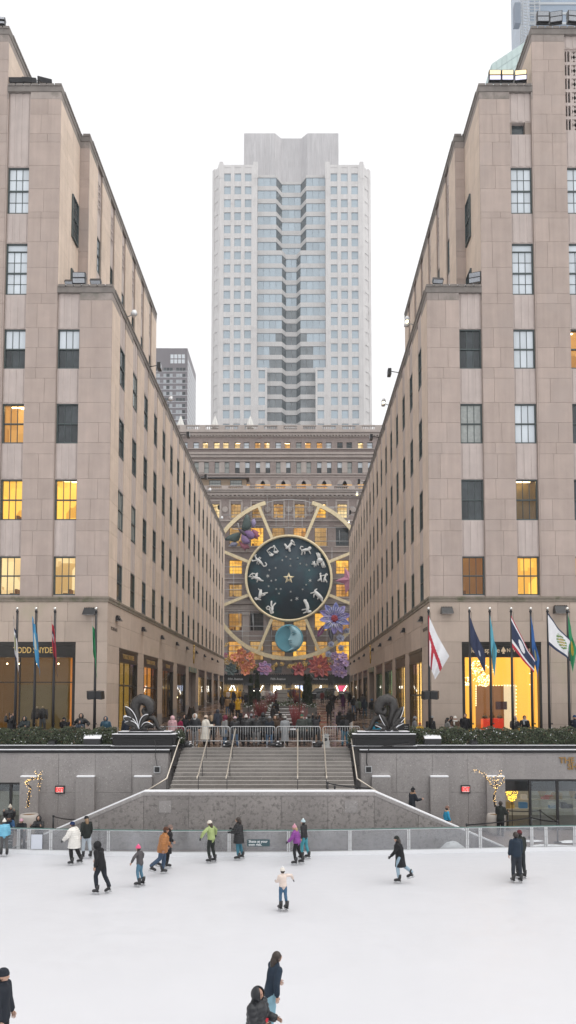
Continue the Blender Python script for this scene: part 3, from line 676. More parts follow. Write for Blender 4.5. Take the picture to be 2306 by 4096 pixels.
# ------------------------------------------------------------------ rink boards
m_plexi = glass('plexiglass', (.93,.95,.95), 1.0, haze=.17, hazecol=(.75,.76,.82), rough=.08)
m_white = pm('white_plastic', (.80,.81,.83), .4, var=.05)
m_teal = pm('teal_glass_edge', (.10,.20,.18), .2, var=.1)
def bpt(t):
    i = min(int(t), len(BP)-2); return BP[i].lerp(BP[i+1], t-i)
def at_u(u):
    for i in range(len(BPX)-1):
        if BPX[i][0] <= u <= BPX[i+1][0]: return BP[i].lerp(BP[i+1], (u-BPX[i][0])/(BPX[i+1][0]-BPX[i][0]))
JU = [-300,-150,0,75,118,205,435,675,917,1155,1400,1635,1870,1922,2128,2185,2300,2440,2590]
NAMES = {}
for k in range(len(JU)-1):
    p, q = at_u(JU[k]), at_u(JU[k+1]); L_ = (q-p).length; ang = math.atan2(q.y-p.y, q.x-p.x)
    lab = ['rink barrier panel cut off at the left picture edge','rink barrier panel at the far left picture edge','rink barrier panel behind the skater in light blue','narrow rink barrier panel next to the dark notice','small rink barrier panel before the watching boy','rink barrier panel with the blank white notice','rink barrier panel behind the skater in the white coat','rink barrier panel behind the skater in the rust jacket','rink barrier panel behind the skater in the green top','rink barrier panel with the skate at your own risk sign','rink barrier panel right of the skater in purple','rink barrier panel left of the skater in the long coat','rink barrier panel with a snow heap behind it','narrow rink barrier gate panel near the right queue posts','rink barrier panel left of the pair of dark skaters','narrow rink barrier panel behind the pair of dark skaters','rink barrier panel before the rink shop doors','rink barrier panel at the far right picture edge','rink barrier panel beyond the right picture edge']
    r = thing('rink_barrier', lab[k], 'barrier', tuple(p), ang, 'rink barrier panels')
    H = 1.07
    MB().box(.0, L_, -.05, .05, 0, .16).build('kick_plate', m_white, r)
    f = MB(); f.box(.01, .07, -.03, .03, .16, H); f.box(L_-.07, L_-.01, -.03, .03, .16, H); f.box(.07, L_-.07, -.03, .03, .16, .19); f.box(.07, L_-.07, -.03, .03, H-.03, H)
    f.build('frame', m_alum, r)
    MB().box(.07, L_-.07, -.006, .006, .19, H-.03).build('pane', m_plexi, r)
    MB().box(0, L_, -.04, .04, H, H+.03).build('top_edge', m_teal, r)
    bo = MB()
    for z in (.3, .62, .94):
        for x in (.04, L_-.04): bo.ball((x, -.032, z), .012, 6, 4)
    bo.build('bolt', m_black, r)
p = at_u(1035); sg_ = thing('risk_sign', 'dark teal sign on the glass reading skate at your own risk', 'sign', (p.x, p.y-.03, 0))
u0, u1 = at(992, 2900, p.y).x-p.x, at(1081, 2900, p.y).x-p.x; zc = at(0, 3371, p.y).z
MB().box(u0, u1, -.012, .0, zc-.145, zc+.145).build('board', pm('teal_sign', (.035,.085,.10), .4, var=.05), sg_)
m_wtext = pm('white_print', (.85,.87,.88), .5, var=0)
text('lettering', 'Skate at your', .15, (u0+.06, -.014, zc+.06), m_wtext, sg_, ext=.001, align='LEFT', bold=.003); text('lettering', 'own risk.', .15, (u0+.06, -.014, zc-.07), m_wtext, sg_, ext=.001, align='LEFT', bold=.003)
p = at_u(159); n_ = thing('blank_notice', 'blank pale notice sheet fixed to the left rink barrier', 'notice', (p.x, p.y-.05, 0))
MB().box(at(137, 2900, p.y).x-p.x, at(181, 2900, p.y).x-p.x, -.008, .008, at(0, 3395, p.y).z, at(0, 3337, p.y).z).build('sheet', pm('pale_sheet', (.62,.65,.72), .5, var=.04), n_)
p = at_u(35); n_ = thing('rules_notice', 'dark rules board with small white print at the left rink barrier', 'notice', (p.x, p.y+.03, 0)); zc = at(0, 3400, p.y).z
MB().box(at(22, 2900, p.y).x-p.x, at(59, 2900, p.y).x-p.x, .02, .04, .1, at(0, 3326, p.y).z).build('board', pm('teal_sign'), n_)
for i, l in enumerate(('skate at', 'your own', 'risk', 'no jumps', '& spins')): text('lettering', l, .075, (0, .015, .92-i*.13), m_wtext, n_, ext=.001)
# snow heap behind the boards
def heap(u, v, rx, ry, h, label, seed):
    c = gr(u, v); b = MB(); n = 24; rr = random.Random(seed); pr = []
    V = []; Fc = []; rings = 6
    for i in range(rings+1):
        t = i/rings
        for k in range(n):
            a = 2*math.pi*k/n; w = 1+.12*math.sin(3*a+seed)+.08*math.sin(5*a)
            V.append((rx*t*w*math.cos(a), ry*t*w*math.sin(a), max(0, h*(1-t*t)**1.3*(1+.15*math.sin(a*2+t*5)))))
    for i in range(rings):
        for k in range(n): Fc.append((i*n+k, i*n+(k+1) % n, (i+1)*n+(k+1) % n, (i+1)*n+k))
    b.add(V, Fc, 0, True); o = b.build('snow_heap', m_snow, None, (c.x, c.y, c.z+.01)); return tag(o, label, 'snow')
heap(1810, 3398, .62, .4, .32, 'small heap of shovelled snow behind the right rink barrier', 1)
for u, v, rx, ry, s_, lb in ((2210, 3385, 1.1, .35, 2, 'thin patch of snow on the terrace below the shop doors'), (2290, 3368, .7, .3, 3, 'patch of slush on the terrace at the right picture edge'), (2130, 3365, .5, .2, 7, 'patch of trodden snow behind the narrow rink barrier panel')): heap(u, v, rx, ry, .05, lb, s_)
# ------------------------------------------------------------------ brick department store across the avenue
m_brick = pm('brown_brick', (.31,.255,.235), .9, var=.2, scale=.35, bump=.3, bscale=8, streak=.08, tint=((.26,.21,.195), 2.2, .5))
m_sstone = pm('store_stone', (.43,.375,.345), .85, var=.15, scale=.6, streak=.18)
m_sdark = pm('store_dark_front', (.02,.022,.024), .3, var=.2)
m_sframe = pm('store_sash', (.10,.075,.055), .5, var=.15)
SY = 129.0; SX = (-44, 40)
store = thing('department_store', 'brown brick department store with stone balustrades behind the zodiac clock', 'building', (XC, SY, zg(100)))
def fs(mb, n, m): return loc_to(store, mb.build(n, m, store))
def Z(v, Y=SY): return at(1156, v, Y).z
def Xp(u, Y=SY, v=2300): return at(u, v, Y).x
COLU = [1114.6+85.1*k for k in range(-6, 7)]
SXc = [Xp(u, SY, 2040) for u in COLU]
rows = [(2015,2071,1.95,'a'),(2109,2184,2.5,'b'),(2240,2295,2.5,'c'),(2336,2387,2.5,'d'),(2452,2522,2.5,'e'),(2565,2640,2.6,'f'),(2665,2693,1.4,'g')]
# front wall with real openings: horizontal bands and piers between windows
bw = MB(); zprev = Z(2700)
zz = sorted([(Z(b), Z(t), w) for t, b, w, _ in rows])
for z0, z1, w in zz:
    bw.box(SX[0], SX[1], SY, SY+.6, zprev, z0); zprev = z1
    e = [SX[0]]+[q for x in SXc for q in (x-w/2, x+w/2)]+[SX[1]]
    for i in range(0, len(e), 2): bw.box(e[i], e[i+1], SY, SY+.6, z0, z1)
bw.box(SX[0], SX[1], SY, SY+.6, zprev, Z(1962)); fs(bw, 'wall', m_brick)
fs(MB().box(SX[0], SX[1], SY+4, SY+5, 5, Z(1962)), 'core', pm('dark_inside'))
sr = random.Random(9); dark = {(2009, 1)}
lamp_kinds = ['bright','tan','white','amber','honey','tan','honey']
for ri, (t, b, w, key) in enumerate(rows):
    z0, z1 = Z(b), Z(t)
    for ci, x in enumerate(SXc):
        kd = sr.choice(lamp_kinds)
        if key == 'g' or (key, ci) in (('b',9),('b',3),('e',5)): kd = 'dark'
        o = window(store, (x, SY+.25, z0), 0, w, z1-z0, 4 if w > 2 else 3, 2, kd, split=False); loc_to(store, o)
        for m_ in [o]: pass
        if key in 'abd': loc_to(store, MB().box(x-w/2-.22, x+w/2+.22, SY-.12, SY+.1, z0-.22, z0).build('sill', m_sstone, store)); loc_to(store, MB().box(x-w/2-.3, x+w/2+.3, SY-.18, SY+.1, z1+.12 if key != 'a' else z1+.45, z1+.3 if key != 'a' else z1+.75).build('lintel', m_sstone, store))
        if key == 'a':
            for sx in (-1, 1): loc_to(store, MB().box(x+sx*(w/2+.18)-.18, x+sx*(w/2+.18)+.18, SY-.1, SY+.1, z0, z1+.45).build('architrave', m_sstone, store))
            xm = x+2.04; mb = MB(); mb.lathe([(.0,0),(.62,.0),(.62,.1),(.45,.14),(0.01,.14)], seg=16); q = loc_to(store, mb.build('medallion', m_sstone, store, (xm, SY-.0, (z0+z1)/2+.2), (math.pi/2, 0, 0)))
# bands and cornices
def band(v0, v1, out, m=m_sstone, n='cornice', Y=SY, x0=SX[0], x1=SX[1]): return fs(MB().box(x0, x1, Y-out, Y+.05, Z(v1, Y), Z(v0, Y)), n, m)
band(2080, 2086, .25); band(2398, 2403, .3); band(2404, 2417, .5); band(2420, 2438, .12, n='frieze'); band(2440, 2446, .25); band(2652, 2658, .3); band(2204, 2209, .2); band(2312, 2317, .15)
fr = MB()
for k in range(90): x = SX[0]+.5+k*.92; fr.box(x, x+.45, SY-.35, SY, Z(2409)-.25, Z(2405))
fs(fr, 'dentil', m_sstone)
for k in range(len(SXc)-1):                            # fluted pilasters at the lower storeys
    xm = (SXc[k]+SXc[k+1])/2; p = MB(); p.box(xm-.62, xm+.62, SY-.22, SY, Z(2650), Z(2452))
    for j in range(5): p.box(xm-.52+j*.22, xm-.52+j*.22+.12, SY-.28, SY-.22, Z(2640), Z(2462))
    p.box(xm-.75, xm+.75, SY-.35, SY, Z(2462)-.0, Z(2448)); fs(p, 'pilaster', m_sstone)
# main cornice and balustrade
band(1985, 1992, .35); band(1975, 1984, .8); band(1968, 1974, 1.1); band(1962, 1967, 1.3)
dn = MB()
for k in range(100): x = SX[0]+k*.84; dn.box(x, x+.38, SY-.75, SY-.3, Z(1988), Z(1976))
fs(dn, 'bracket', m_sstone)
BAL = [(0,.02),(.11,.02),(.11,.08),(.05,.14),(.07,.25),(.10,.42),(.05,.68),(.09,.78),(.11,.82),(.11,.9),(0,.9)]
def balustrade(parent, Y, zb, zt, x0, x1, pitch=4.08, off=0., post=1.3, mat=m_sstone):
    x = x0; h = zt-zb
    while x < x1:
        b = MB(); b.box(x, x+post, Y, Y+.4, zb, zt); b.box(x+post, x+pitch, Y+.03, Y+.37, zb, zb+h*.16); b.box(x+post, x+pitch, Y-.02, Y+.42, zt-h*.17, zt+.01)
        n = int((pitch-post)/.36)
        for i in range(n): b.lathe([(r*1.15, zb+h*.12+q*h*.78) for r, q in BAL], (x+post+(i+.5)*(pitch-post)/n, Y+.2, 0), seg=6)
        o = b.build('balustrade', mat, parent); loc_to(parent, o); x += pitch
balustrade(store, SY-1.0, Z(1961, SY-1), Z(1942, SY-1), SX[0]+.6, SX[1]-4)
# upper set-back storeys
U1 = SY+4.0; U2 = SY+5.5
ZU = lambda v: Z(v, U1); ZV = lambda v: Z(v, U2)
uw = MB(); wz = [(ZU(1893), ZU(1848), 1.85)]; pair = []
for u in [848.0+81.8*k for k in range(-5, 11)]:
    x = Xp(u, U1, 1870); pair += [x-1.53, x+1.53]
uw.box(SX[0], SX[1], U1, U1+.5, ZU(1985), ZU(1893)); uw.box(SX[0], SX[1], U1, U1+.5, ZU(1848), ZU(1822))
e = [SX[0]]+[q for x in pair for q in (x-.95, x+.95)]+[SX[1]]
for i in range(0, len(e), 2): uw.box(e[i], e[i+1], U1, U1+.5, ZU(1893), ZU(1848))
pairB = []
for u in [845.0+82.2*k for k in range(-5, 11)]:
    x = Xp(u, U2, 1780); pairB += [x-1.53, x+1.53]
uw.box(SX[0], SX[1], U2, U2+.5, ZV(1825), ZV(1794)); uw.box(SX[0], SX[1], U2, U2+.5, ZV(1769), ZV(1727)); e = [SX[0]]+[q for x in pairB for q in (x-.95, x+.95)]+[SX[1]]
for i in range(0, len(e), 2): uw.box(e[i], e[i+1], U2, U2+.5, ZV(1794), ZV(1769))
fs(uw, 'upper_wall', m_brick); fs(MB().box(SX[0], SX[1], U2+3.2, U2+4, Z(1985), ZV(1735)), 'core', pm('dark_inside')); fs(MB().box(SX[0], SX[1], SY, U1+.4, Z(1964)-.2, Z(1964)-.05).box(SX[0], SX[1], U1, U2+1, ZU(1822)-.3, ZU(1822)-.05).box(SX[0], SX[1], U2, U2+9, ZV(1727)-.3, ZV(1727)-.1), 'roof_slab', pm('roof_felt', (.12,.12,.12), .9))
for x in pair:
    k = sr.choice(['half', 'curtain', 'half', 'sky', 'curtain', 'half']); loc_to(store, window(store, (x, U1+.2, ZU(1893)), 0, 1.9, ZU(1848)-ZU(1893), 2, 1, k, split=False))
for i, x in enumerate(pairB):
    c = i-len(pairB)//2; k = 'amber' if -2 <= c <= 5 and sr.random() < .75 else 'white' if sr.random() < .3 else sr.choice(['curtain', 'sky', 'dark']); loc_to(store, window(store, (x, U2+.2, ZV(1794)), 0, 1.9, ZV(1769)-ZV(1794), 2, 1, k, split=False))
for i in range(0, len(pair)-2, 2):
    xm = (pair[i+1]+pair[i+2])/2; fs(MB().box(xm-.55, xm+.55, U1-.08, U1+.05, ZU(1891), ZU(1850)), 'panel', m_sstone)
for i, x in enumerate(pair):                             # arched openings just above the balustrade
    a = MB(); n = 10; zc = ZU(1938); a.add([(x+.98*math.cos(math.pi*k/n), U1-.02, zc+.98*math.sin(math.pi*k/n)) for k in range(n+1)], [tuple(range(n, -1, -1))]); fs(a, 'tympanum', m_sstone)
    fs(MB().box(x-.95, x+.95, U1-.05, U1+.01, Z(1966), zc), 'pane', room_mat('amber', (1,.5,.1), .6) if abs(i-19) < 7 and sr.random() < .8 else m_pdark)
def bandU(v0, v1, out, Y, m=m_sstone): return fs(MB().box(SX[0], SX[1], Y-out, Y+.06, Z(v1, Y), Z(v0, Y)), 'cornice', m)
bandU(1840, 1846, .12, U1); bandU(1895, 1899, .2, U1); bandU(1822, 1832, .5, U1); bandU(1815, 1821, .8, U1); bandU(1905, 1908, .1, U1)
bandU(1795, 1798, .3, U2); bandU(1745, 1750, .2, U2); bandU(1736, 1744, .6, U2); bandU(1727, 1735, 1.0, U2)
dn = MB()
for k in range(130): x = SX[0]+k*.64; dn.box(x, x+.32, U2-.55, U2-.1, Z(1749, U2), Z(1742, U2))
fs(dn, 'bracket', m_sstone)
balustrade(store, U2-.9, Z(1727, U2), Z(1707, U2), SX[0]+.2, SX[1]-3, pitch=3.95)
# low hipped roof house on the terrace
hx0, hx1 = Xp(700, U1-1.5, 1930), Xp(998, U1-1.5, 1930); hy = U1-1.8; hb = thing('roof_pavilion', 'small tan pavilion with dark hipped roof on the store terrace', 'pavilion', ((hx0+hx1)/2, hy, Z(1961)))
loc_to(hb, MB().box(hx0, hx1-.6, hy+.2, U1-.1, Z(1964), Z(1915, hy)).build('wall', pm('tan_render', (.36,.27,.19), .85, var=.1), hb))
rz0, rz1 = Z(1915, hy), Z(1903, hy); rb = MB(); rb.add([(hx0,hy-.6,rz0),(hx1,hy-.6,rz0),(hx1,U1-.05,rz0),(hx0,U1-.05,rz0),(hx0,U1-.3,rz1+.3),(hx1-2.2,U1-.3,rz1+.3)], [(0,1,5,4),(1,2,5),(2,3,4,5),(3,0,4),(3,2,1,0)]); loc_to(hb, rb.build('roof', pm('slate_roof', (.06,.06,.065), .6, var=.2), hb))
for u in (861, 945): x = Xp(u, hy, 1930); loc_to(hb, window(hb, (x, hy+.12, Z(1944, hy)), 0, 2.3, 1.2, 4, 1, 'curtain', split=False))
# street level of the store
gz = zg(100); zc0, zc1 = Z(2735), Z(2702)
fs(MB().box(SX[0], SX[1], SY-1.6, SY-.02, zc0, zc1), 'awning', m_sdark)
cr = MB()
for k in range(210): x = SX[0]+k*.4; cr.add([(x, SY-1.62, zc1), (x+.2, SY-1.62, zc1+.32), (x+.4, SY-1.62, zc1)], [(0,1,2),(2,1,0)])
for k in range(280): x = SX[0]+k*.3; cr.box(x, x+.18, SY-1.63, SY-1.6, zc0-.3, zc0)
fs(cr, 'awning_trim', m_sdark)
m_swash = pm('awning_print', (.75,.75,.75), .5, var=0)
for u in (948, 1115, 1280): loc_to(store, text('sign_lettering', 'Fifth Avenue', .62, (Xp(u), SY-1.66, Z(2717)), m_swash, store, sx=.9))
ux = [846, 985, 1071, 1155, 1325, 1418]; px_ = [Xp(u, SY, 2750) for u in ux]
pb = MB()
for x in px_: pb.box(x-.55, x+.55, SY-.3, SY+.3, gz-.1, zc0)
fs(pb, 'pier', m_sstone); fs(MB().box(SX[0], SX[1], SY+.2, SY+.3, gz-.1, gz+.7), 'stall_riser', m_sdark)
m_tube = pm('white_light_tube', (1,1,1), .5, var=0, emit=(1,.97,.92), es=5)
m_gwin = pm('shop_back_wall', (.24,.19,.12), .5, var=.5, scale=.7, emit=(.5,.32,.13), es=.22)  # back wall glows by emission in place of display lighting
m_red = pm('pink_screen', (.5,.05,.12), .5, var=.5, scale=2, emit=(.9,.1,.25), es=.6)
WIN = [(880,978),(992,1064),(1078,1148),(1162,1240),(1245,1318),(1332,1400)]
for i, (a, b) in enumerate(WIN):
    x0, x1 = Xp(a, SY, 2760), Xp(b, SY, 2760)
    w = fs(MB().box(x0, x1, SY+2.4, SY+2.5, gz, zc0), 'display', m_gwin)
    tb = MB()
    for k in range(2 if i != 2 else 6):
        if i == 2: xx = x0+(x1-x0)*(.25+.08*k); p0, p1 = (xx, SY+.8, gz+1.3), (xx, SY+.8, zc0-.4)
        else: xx = x0+(x1-x0)*(.35+.28*k); lean = (-.5 if (k+i) % 2 else .6)+.2*sr.random(); p0, p1 = (xx+lean, SY+.8, zc0-.35), (xx-lean*.5, SY+.8, gz+.8)
        tb.tube([p0, p1], .075, 6)
    w2 = fs(tb, 'light_tube', m_tube)
    gm = MB()
    for k in range(2): xx = x0+(x1-x0)*(.3+.4*k); gm.lathe([(.01,0),(.3,.0),(.14,.8),(.2,1.0),(.09,1.25),(.12,1.45),(.01,1.6)], (xx, SY+1.5, gz+.7), 8)
    fs(gm, 'gold_figure', pm('gilt_figure', (.6,.33,.06), .4, metal=.4, var=.2, emit=(.8,.4,.05), es=.25))  # gilt figures glow by emission, display light put into the material
    if i in (3, 5): fs(MB().box(x0+1.2, x1-.6, SY+2.2, SY+2.3, zc0-1.4, zc0-.3), 'screen', m_red if i == 5 else pm('blue_screen', (.4,.5,.8), .5, var=.3, emit=(.6,.7,1), es=1.2))
    fs(MB().box(x0, x1, SY+.05, SY+.06, gz+.7, zc0), 'shop_glass', m_pglow)
# closed parasols on the top terrace
for i, (u, v0) in enumerate(((724, 1663), (861, 1663), (1002, 1664))):
    Y = U2+.6; p = at(u, 1722, Y); zt = Z(v0, Y); h = zt-p.z
    t = thing('parasol', ['closed white parasol at the left end of the store roof terrace', 'closed white parasol left of the tower axis on the store roof', 'closed white parasol in front of the tower wing on the store roof'][i], 'parasol', tuple(p), 0, 'closed parasols on the roof terrace')
    cn = MB(); n = 16; V = []
    for j, (r, zf) in enumerate(((.95, .12), (.8, .35), (.5, .62), (.22, .86), (.1, .96))):
        V += [((r*(1 if k % 2 else .72))*math.cos(2*math.pi*k/n), (r*(1 if k % 2 else .72))*math.sin(2*math.pi*k/n), h*zf) for k in range(n)]
    cn.add(V, [(j*n+k, j*n+(k+1) % n, (j+1)*n+(k+1) % n, (j+1)*n+k) for j in range(4) for k in range(n)]+[tuple(4*n+k for k in range(n))], 0)
    cn.build('canopy', pm('white_canvas', (.72,.71,.68), .8, var=.06), t); MB().tube([(0,0,-1), (0,0,h*1.03)], .05, 8).build('pole', m_steel, t)

# ------------------------------------------------------------------ pale stepped tower behind the store
TY = 200.0; m_tow = pm('pale_concrete', (.62,.605,.60), .9, var=.1, scale=.12, streak=.22, tint=((.52,.505,.50), .25, .56))
m_tband = pm('concrete_band', (.55,.54,.535), .9, var=.1, scale=.15, streak=.12)
m_tglass = pm('pale_tower_glass', (.40,.475,.53), .05, var=.10, scale=.1, rnd=.10, spec=.8, metal=.3); m_tglass2 = pm('tower_glass_reflection', (.19,.215,.23), .05, var=.5, scale=.25, spec=.7); m_tside = pm('tower_glass_painted_shade', (.10,.12,.13), .06, var=.3, spec=.6)  # m_tside puts the shade of angled panes into the glass colour
tow = thing('concrete_tower', 'tall pale concrete tower with stepped crown and glazed centre bay', 'tower', (XC, TY, 6))
def ft(mb, n, m): return loc_to(tow, mb.build(n, m, tow))
TX = lambda u, v=1100, Y=TY: at(u, v, Y).x
TZ = lambda v, Y=TY: at(1156, v, Y).z
q = lambda zx: 600+zx*.6897; qv = lambda zy: 480+zy*.6897
xl0, xl1, xl2 = -27.0, -24.3, -12.75                       # chamfer start, front start, centre bay start
xr2, xr1, xr0 = 8.35, 19.9, 22.6
ztop_t = TZ(qv(262)); zcr = TZ(qv(77), TY+8)
body = MB()
for x0, x1, xo in ((xl1, xl2, xl0), (xr1, xr2, xr0)):      # wings as real prisms with chamfered outer edges
    body.slab([(x1, TY+.5), (x0, TY+.5), (xo, TY+3.2), (xo, TY+30), (x1, TY+30)], 10, ztop_t-1.0)
body.slab([(xl2, TY+4.0), (-7.0, TY+4.0), (-5.2, TY+6.8), (.7, TY+6.8), (2.4, TY+4.0), (xr2, TY+4.0), (xr2, TY+30), (xl2, TY+30)], 10, TZ(qv(290)))
ft(body, 'core', m_tow)
crown = MB().slab([(-17.6, TY+8), (-7.6, TY+8), (-5.6, TY+10), (.9, TY+10), (2.9, TY+8), (12.9, TY+8), (12.9, TY+28), (-17.6, TY+28)], TZ(qv(300)), zcr); ft(crown, 'crown', pm('stained_concrete', (.50,.49,.50), .9, var=.15, scale=.12, streak=.35))
FLV = [308, 382, 454, 528, 601, 675, 748, 823, 898, 974, 1050, 1127, 1204, 1281, 1359, 1436, 1515, 1596, 1676, 1757, 1838]
WC = [454, 515, 576]; WC2 = [1061, 1121, 1182]
def tpane(mat, w, h):
    k = ('tp', mat.name, round(w,2), round(h,2))
    if k not in _pmesh:
        me = MB().box(-w/2, w/2, -.06, .06, -h, 0).mesh('pane'); me.materials.append(mat); _pmesh[k] = me
    return _pmesh[k]
skin = MB(); wid, hei = 2.05, 2.55
zfl = [TZ(qv(v)) for v in FLV]
dy = (zfl[0]-zfl[-1])/(len(zfl)-1)
zfl = [zfl[0]-dy*k for k in range(24)]
lc = [-21.95, -18.75, -15.55]; rcx = [10.95, 14.15, 17.35]
tr = random.Random(4)
for x0, x1, cc in ((xl1, xl2, lc), (xr2, xr1, rcx)):        # wing fronts: stone skin with recessed windows
    e = [x0]+[z for c in cc for z in (c-wid/2, c+wid/2)]+[x1]
    for i in range(0, len(e), 2): skin.box(e[i], e[i+1], TY, TY+.5, 10, ztop_t)
    for k, z in enumerate(zfl):
        for c in cc:
            skin.box(c-wid/2, c+wid/2, TY+.12, TY+.5, z, (zfl[k-1]-hei) if k else ztop_t)
            loc_to(tow, place('pane', tpane(m_tglass, wid-.02, hei), tow, (c, TY+.42, z)))
for sgx, x0, x1 in ((-1, xl1, xl0), (1, xr1, xr0)):         # chamfered corners
    a, b = Vector((x0, TY+.0)), Vector((x1, TY+3.0)); L_ = (b-a).length; ang = math.atan2(b.y-a.y, (b.x-a.x))
    d = (b-a).normalized(); nrm = Vector((d.y, -d.x)) if sgx > 0 else Vector((-d.y, d.x))
    for k, z in enumerate(zfl):
        pass
    for f0, f1 in ((0, .22), (.72, 1.0)):
        p, p2 = a+(b-a)*f0, a+(b-a)*f1; i_ = nrm*-.5
        skin.slab([tuple(p), tuple(p2), tuple(p2+i_), tuple(p+i_)], 10, ztop_t+.6)
    p, p2 = a+(b-a)*.22, a+(b-a)*.72; i_ = nrm*-.5; o_ = nrm*-.1
    for k, z in enumerate(zfl):
        skin.slab([tuple(p+o_), tuple(p2+o_), tuple(p2+i_), tuple(p+i_)], z, (zfl[k-1]-hei) if k else ztop_t)
        mid = (p+p2)/2+nrm*-.4
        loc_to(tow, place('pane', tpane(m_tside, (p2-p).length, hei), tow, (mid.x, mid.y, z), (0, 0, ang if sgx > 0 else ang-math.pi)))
for x0, x1 in ((xl1-.2, xl1+1.0), (xl2-1.3, xl2+.1), (xr2-.1, xr2+1.3), (xr1-1.0, xr1+.2)): skin.box(x0, x1, TY-.05, TY+1.5, ztop_t-4.2, ztop_t+1.1)
skin.box(xl1, xl2, TY+.02, TY+.6, ztop_t-.6, ztop_t+.15); skin.box(xr2, xr1, TY+.02, TY+.6, ztop_t-.6, ztop_t+.15)
ft(skin, 'wall', m_tow)
# centre bay: alternating concrete bands and glass, folded in plan
def fold(k):
    if k < 6: return [(xl2, TY+2.2), (-6.9, TY+2.2), (-5.2, TY+5.0), (.7, TY+5.0), (2.4, TY+2.2), (xr2, TY+2.2)]
    return [(xl2, TY+2.2), (-5.1, TY+2.2), (-3.9, TY+4.2), (-.6, TY+4.2), (.6, TY+2.2), (xr2, TY+2.2)]
for k, z in enumerate(zfl):
    f = fold(k); zlo = z-hei
    for i in range(5):
        a, b = Vector(f[i]), Vector(f[i+1]); d = b-a; L_ = d.length; ang = math.atan2(d.y, d.x); n = max(1, round(L_/1.75))
        slant = i in (1, 3)
        for j in range(n):
            p = a+d*((j+.5)/n)
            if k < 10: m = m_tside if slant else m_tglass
            else: m = m_tside if slant else (m_tglass2 if abs(p.x+2.2) < 1.5+(k-9)*1.1 else m_tglass)  # darker panes stand in for a building reflected in the centre glass
            loc_to(tow, place('pane', tpane(m, L_/n-.06, hei+.25), tow, (p.x, p.y, z+.15), (0, 0, ang)))
    f2 = [Vector(p) for p in f]; bb = MB(); poly = [(p.x, p.y-.25) for p in f2]+[(f2[-1].x, f2[-1].y+4.5), (f2[0].x, f2[0].y+4.5)]
    bb.slab(poly, z+.12, zfl[k-1]-hei-.05 if k else TZ(qv(290))); ft(bb, 'floor_band', m_tband)
for x0, x1 in ((xl2-.01, -9.6), (5.2, xr2+.01)):            # lower wings close in below the sixteenth floor
    zt_ = zfl[14]-hei-.8; wb = MB(); c = (x0+x1)/2; wb.box(x0, c-1.0, TY+.02, TY+2.6, 10, zt_); wb.box(c+1.0, x1, TY+.02, TY+2.6, 10, zt_)
    for k in range(15, 24): wb.box(c-1.0, c+1.0, TY+.14, TY+2.6, zfl[k], zfl[k-1]-hei if k > 15 else zt_); loc_to(tow, place('pane', tpane(m_tglass, 2.0, hei), tow, (c, TY+.45, zfl[k])))
    ft(wb, 'wall', m_tow)

# ------------------------------------------------------------------ dark office block, glass tower, hoist tower
DY = 260.0; dk = thing('dark_office_block', 'dark grey office block with white window bands beyond the left building', 'building', (at(690, 1500, DY).x, DY, 6))
def fd(mb, n, m): return loc_to(dk, mb.build(n, m, dk))
dx0, dx1 = at(560, 1500, DY).x, at(750, 1500, DY).x; dzt = at(700, 1393, DY).z
fd(MB().box(dx0, dx1, DY, DY+22, 5, dzt), 'wall', pm('dark_cladding', (.20,.185,.20), .6, var=.1)); fd(MB().box(dx0, at(672, 1400, DY).x, DY+3, DY+12, dzt, at(600, 1377, DY).z), 'plant_room', pm('plant_room_grey', (.35,.36,.38), .8))
m_dw = pm('office_glass_pale', (.42,.45,.48), .1, var=.3, scale=.4, spec=.7); m_dw2 = pm('office_glass_white', (.7,.74,.78), .1, var=.1)
zrow = [at(700, 1470+24.2*k, DY).z for k in range(11)]; hh = .9
for k, z in enumerate(zrow):
    for j in range(14):
        x = dx1-1.3-j*1.26
        if x < dx0+.8: break
        if (j % 4) == 3: continue
        fd(MB().box(x-.55, x+.55, DY-.06, DY, z-1.35, z-.1), 'window', m_dw if (j*k) % 5 else m_pdark)
    fd(MB().box(dx0, dx1, DY-.05, DY-.01, z-1.55, z-1.4), 'sill_band', m_dw2)
for k in range(2):
    for j in range(4): x = dx1-1.6-j*1.5; z = at(700, 1418+20*k, DY).z; fd(MB().box(x-.6, x+.6, DY-.06, DY, z-1.6, z), 'window', m_dw2)
for k in range(12):
    for j in range(9): y = DY+1.6+j*2.3; z = zrow[0]+4-k*2.4; fd(MB().box(dx1, dx1+.06, y-.6, y+.8, z-1.6, z), 'window', m_dw2)
GY = 230.0; gt = thing('glass_tower', 'pale green glass tower with sloping top above the right roofs', 'tower', (at(2010, 300, GY).x, GY, 6))
a, b, c = at(1966, 258, GY), at(2110, 163, GY), at(1945, 340, GY); e = at(2110, 500, GY); gp = MB(); dpt = 18
gp.prism([(a.x, a.z), (b.x, b.z), (e.x+6, b.z+4), (e.x+6, 150), (c.x-.3, 150), (c.x, c.z)], GY+.3, GY+dpt); loc_to(gt, gp.build('core', pm('tower_inside', (.32,.42,.42), .5, var=.05), gt))
m_gg = pm('pale_green_glass', (.50,.62,.60), .05, var=.06, scale=.1, rnd=.06, metal=.3, spec=.8); m_gl = pm('glass_mullion', (.62,.68,.68), .4, metal=.4)
for i in range(9):
    x0 = a.x+.2+i*1.85
    for j in range(11):
        z1 = a.z+(x0-a.x)*(b.z-a.z)/(b.x-a.x)+.3-j*3.4; z0 = z1-3.2; s1 = 1.78*(b.z-a.z)/(b.x-a.x)
        if z0 < 190: continue
        loc_to(gt, MB().add([(x0, GY+.2, z0), (x0+1.75, GY+.2, z0+s1), (x0+1.75, GY+.2, z1+s1), (x0, GY+.2, z1)], [(0,1,2,3)]).build('pane', m_gg, gt))
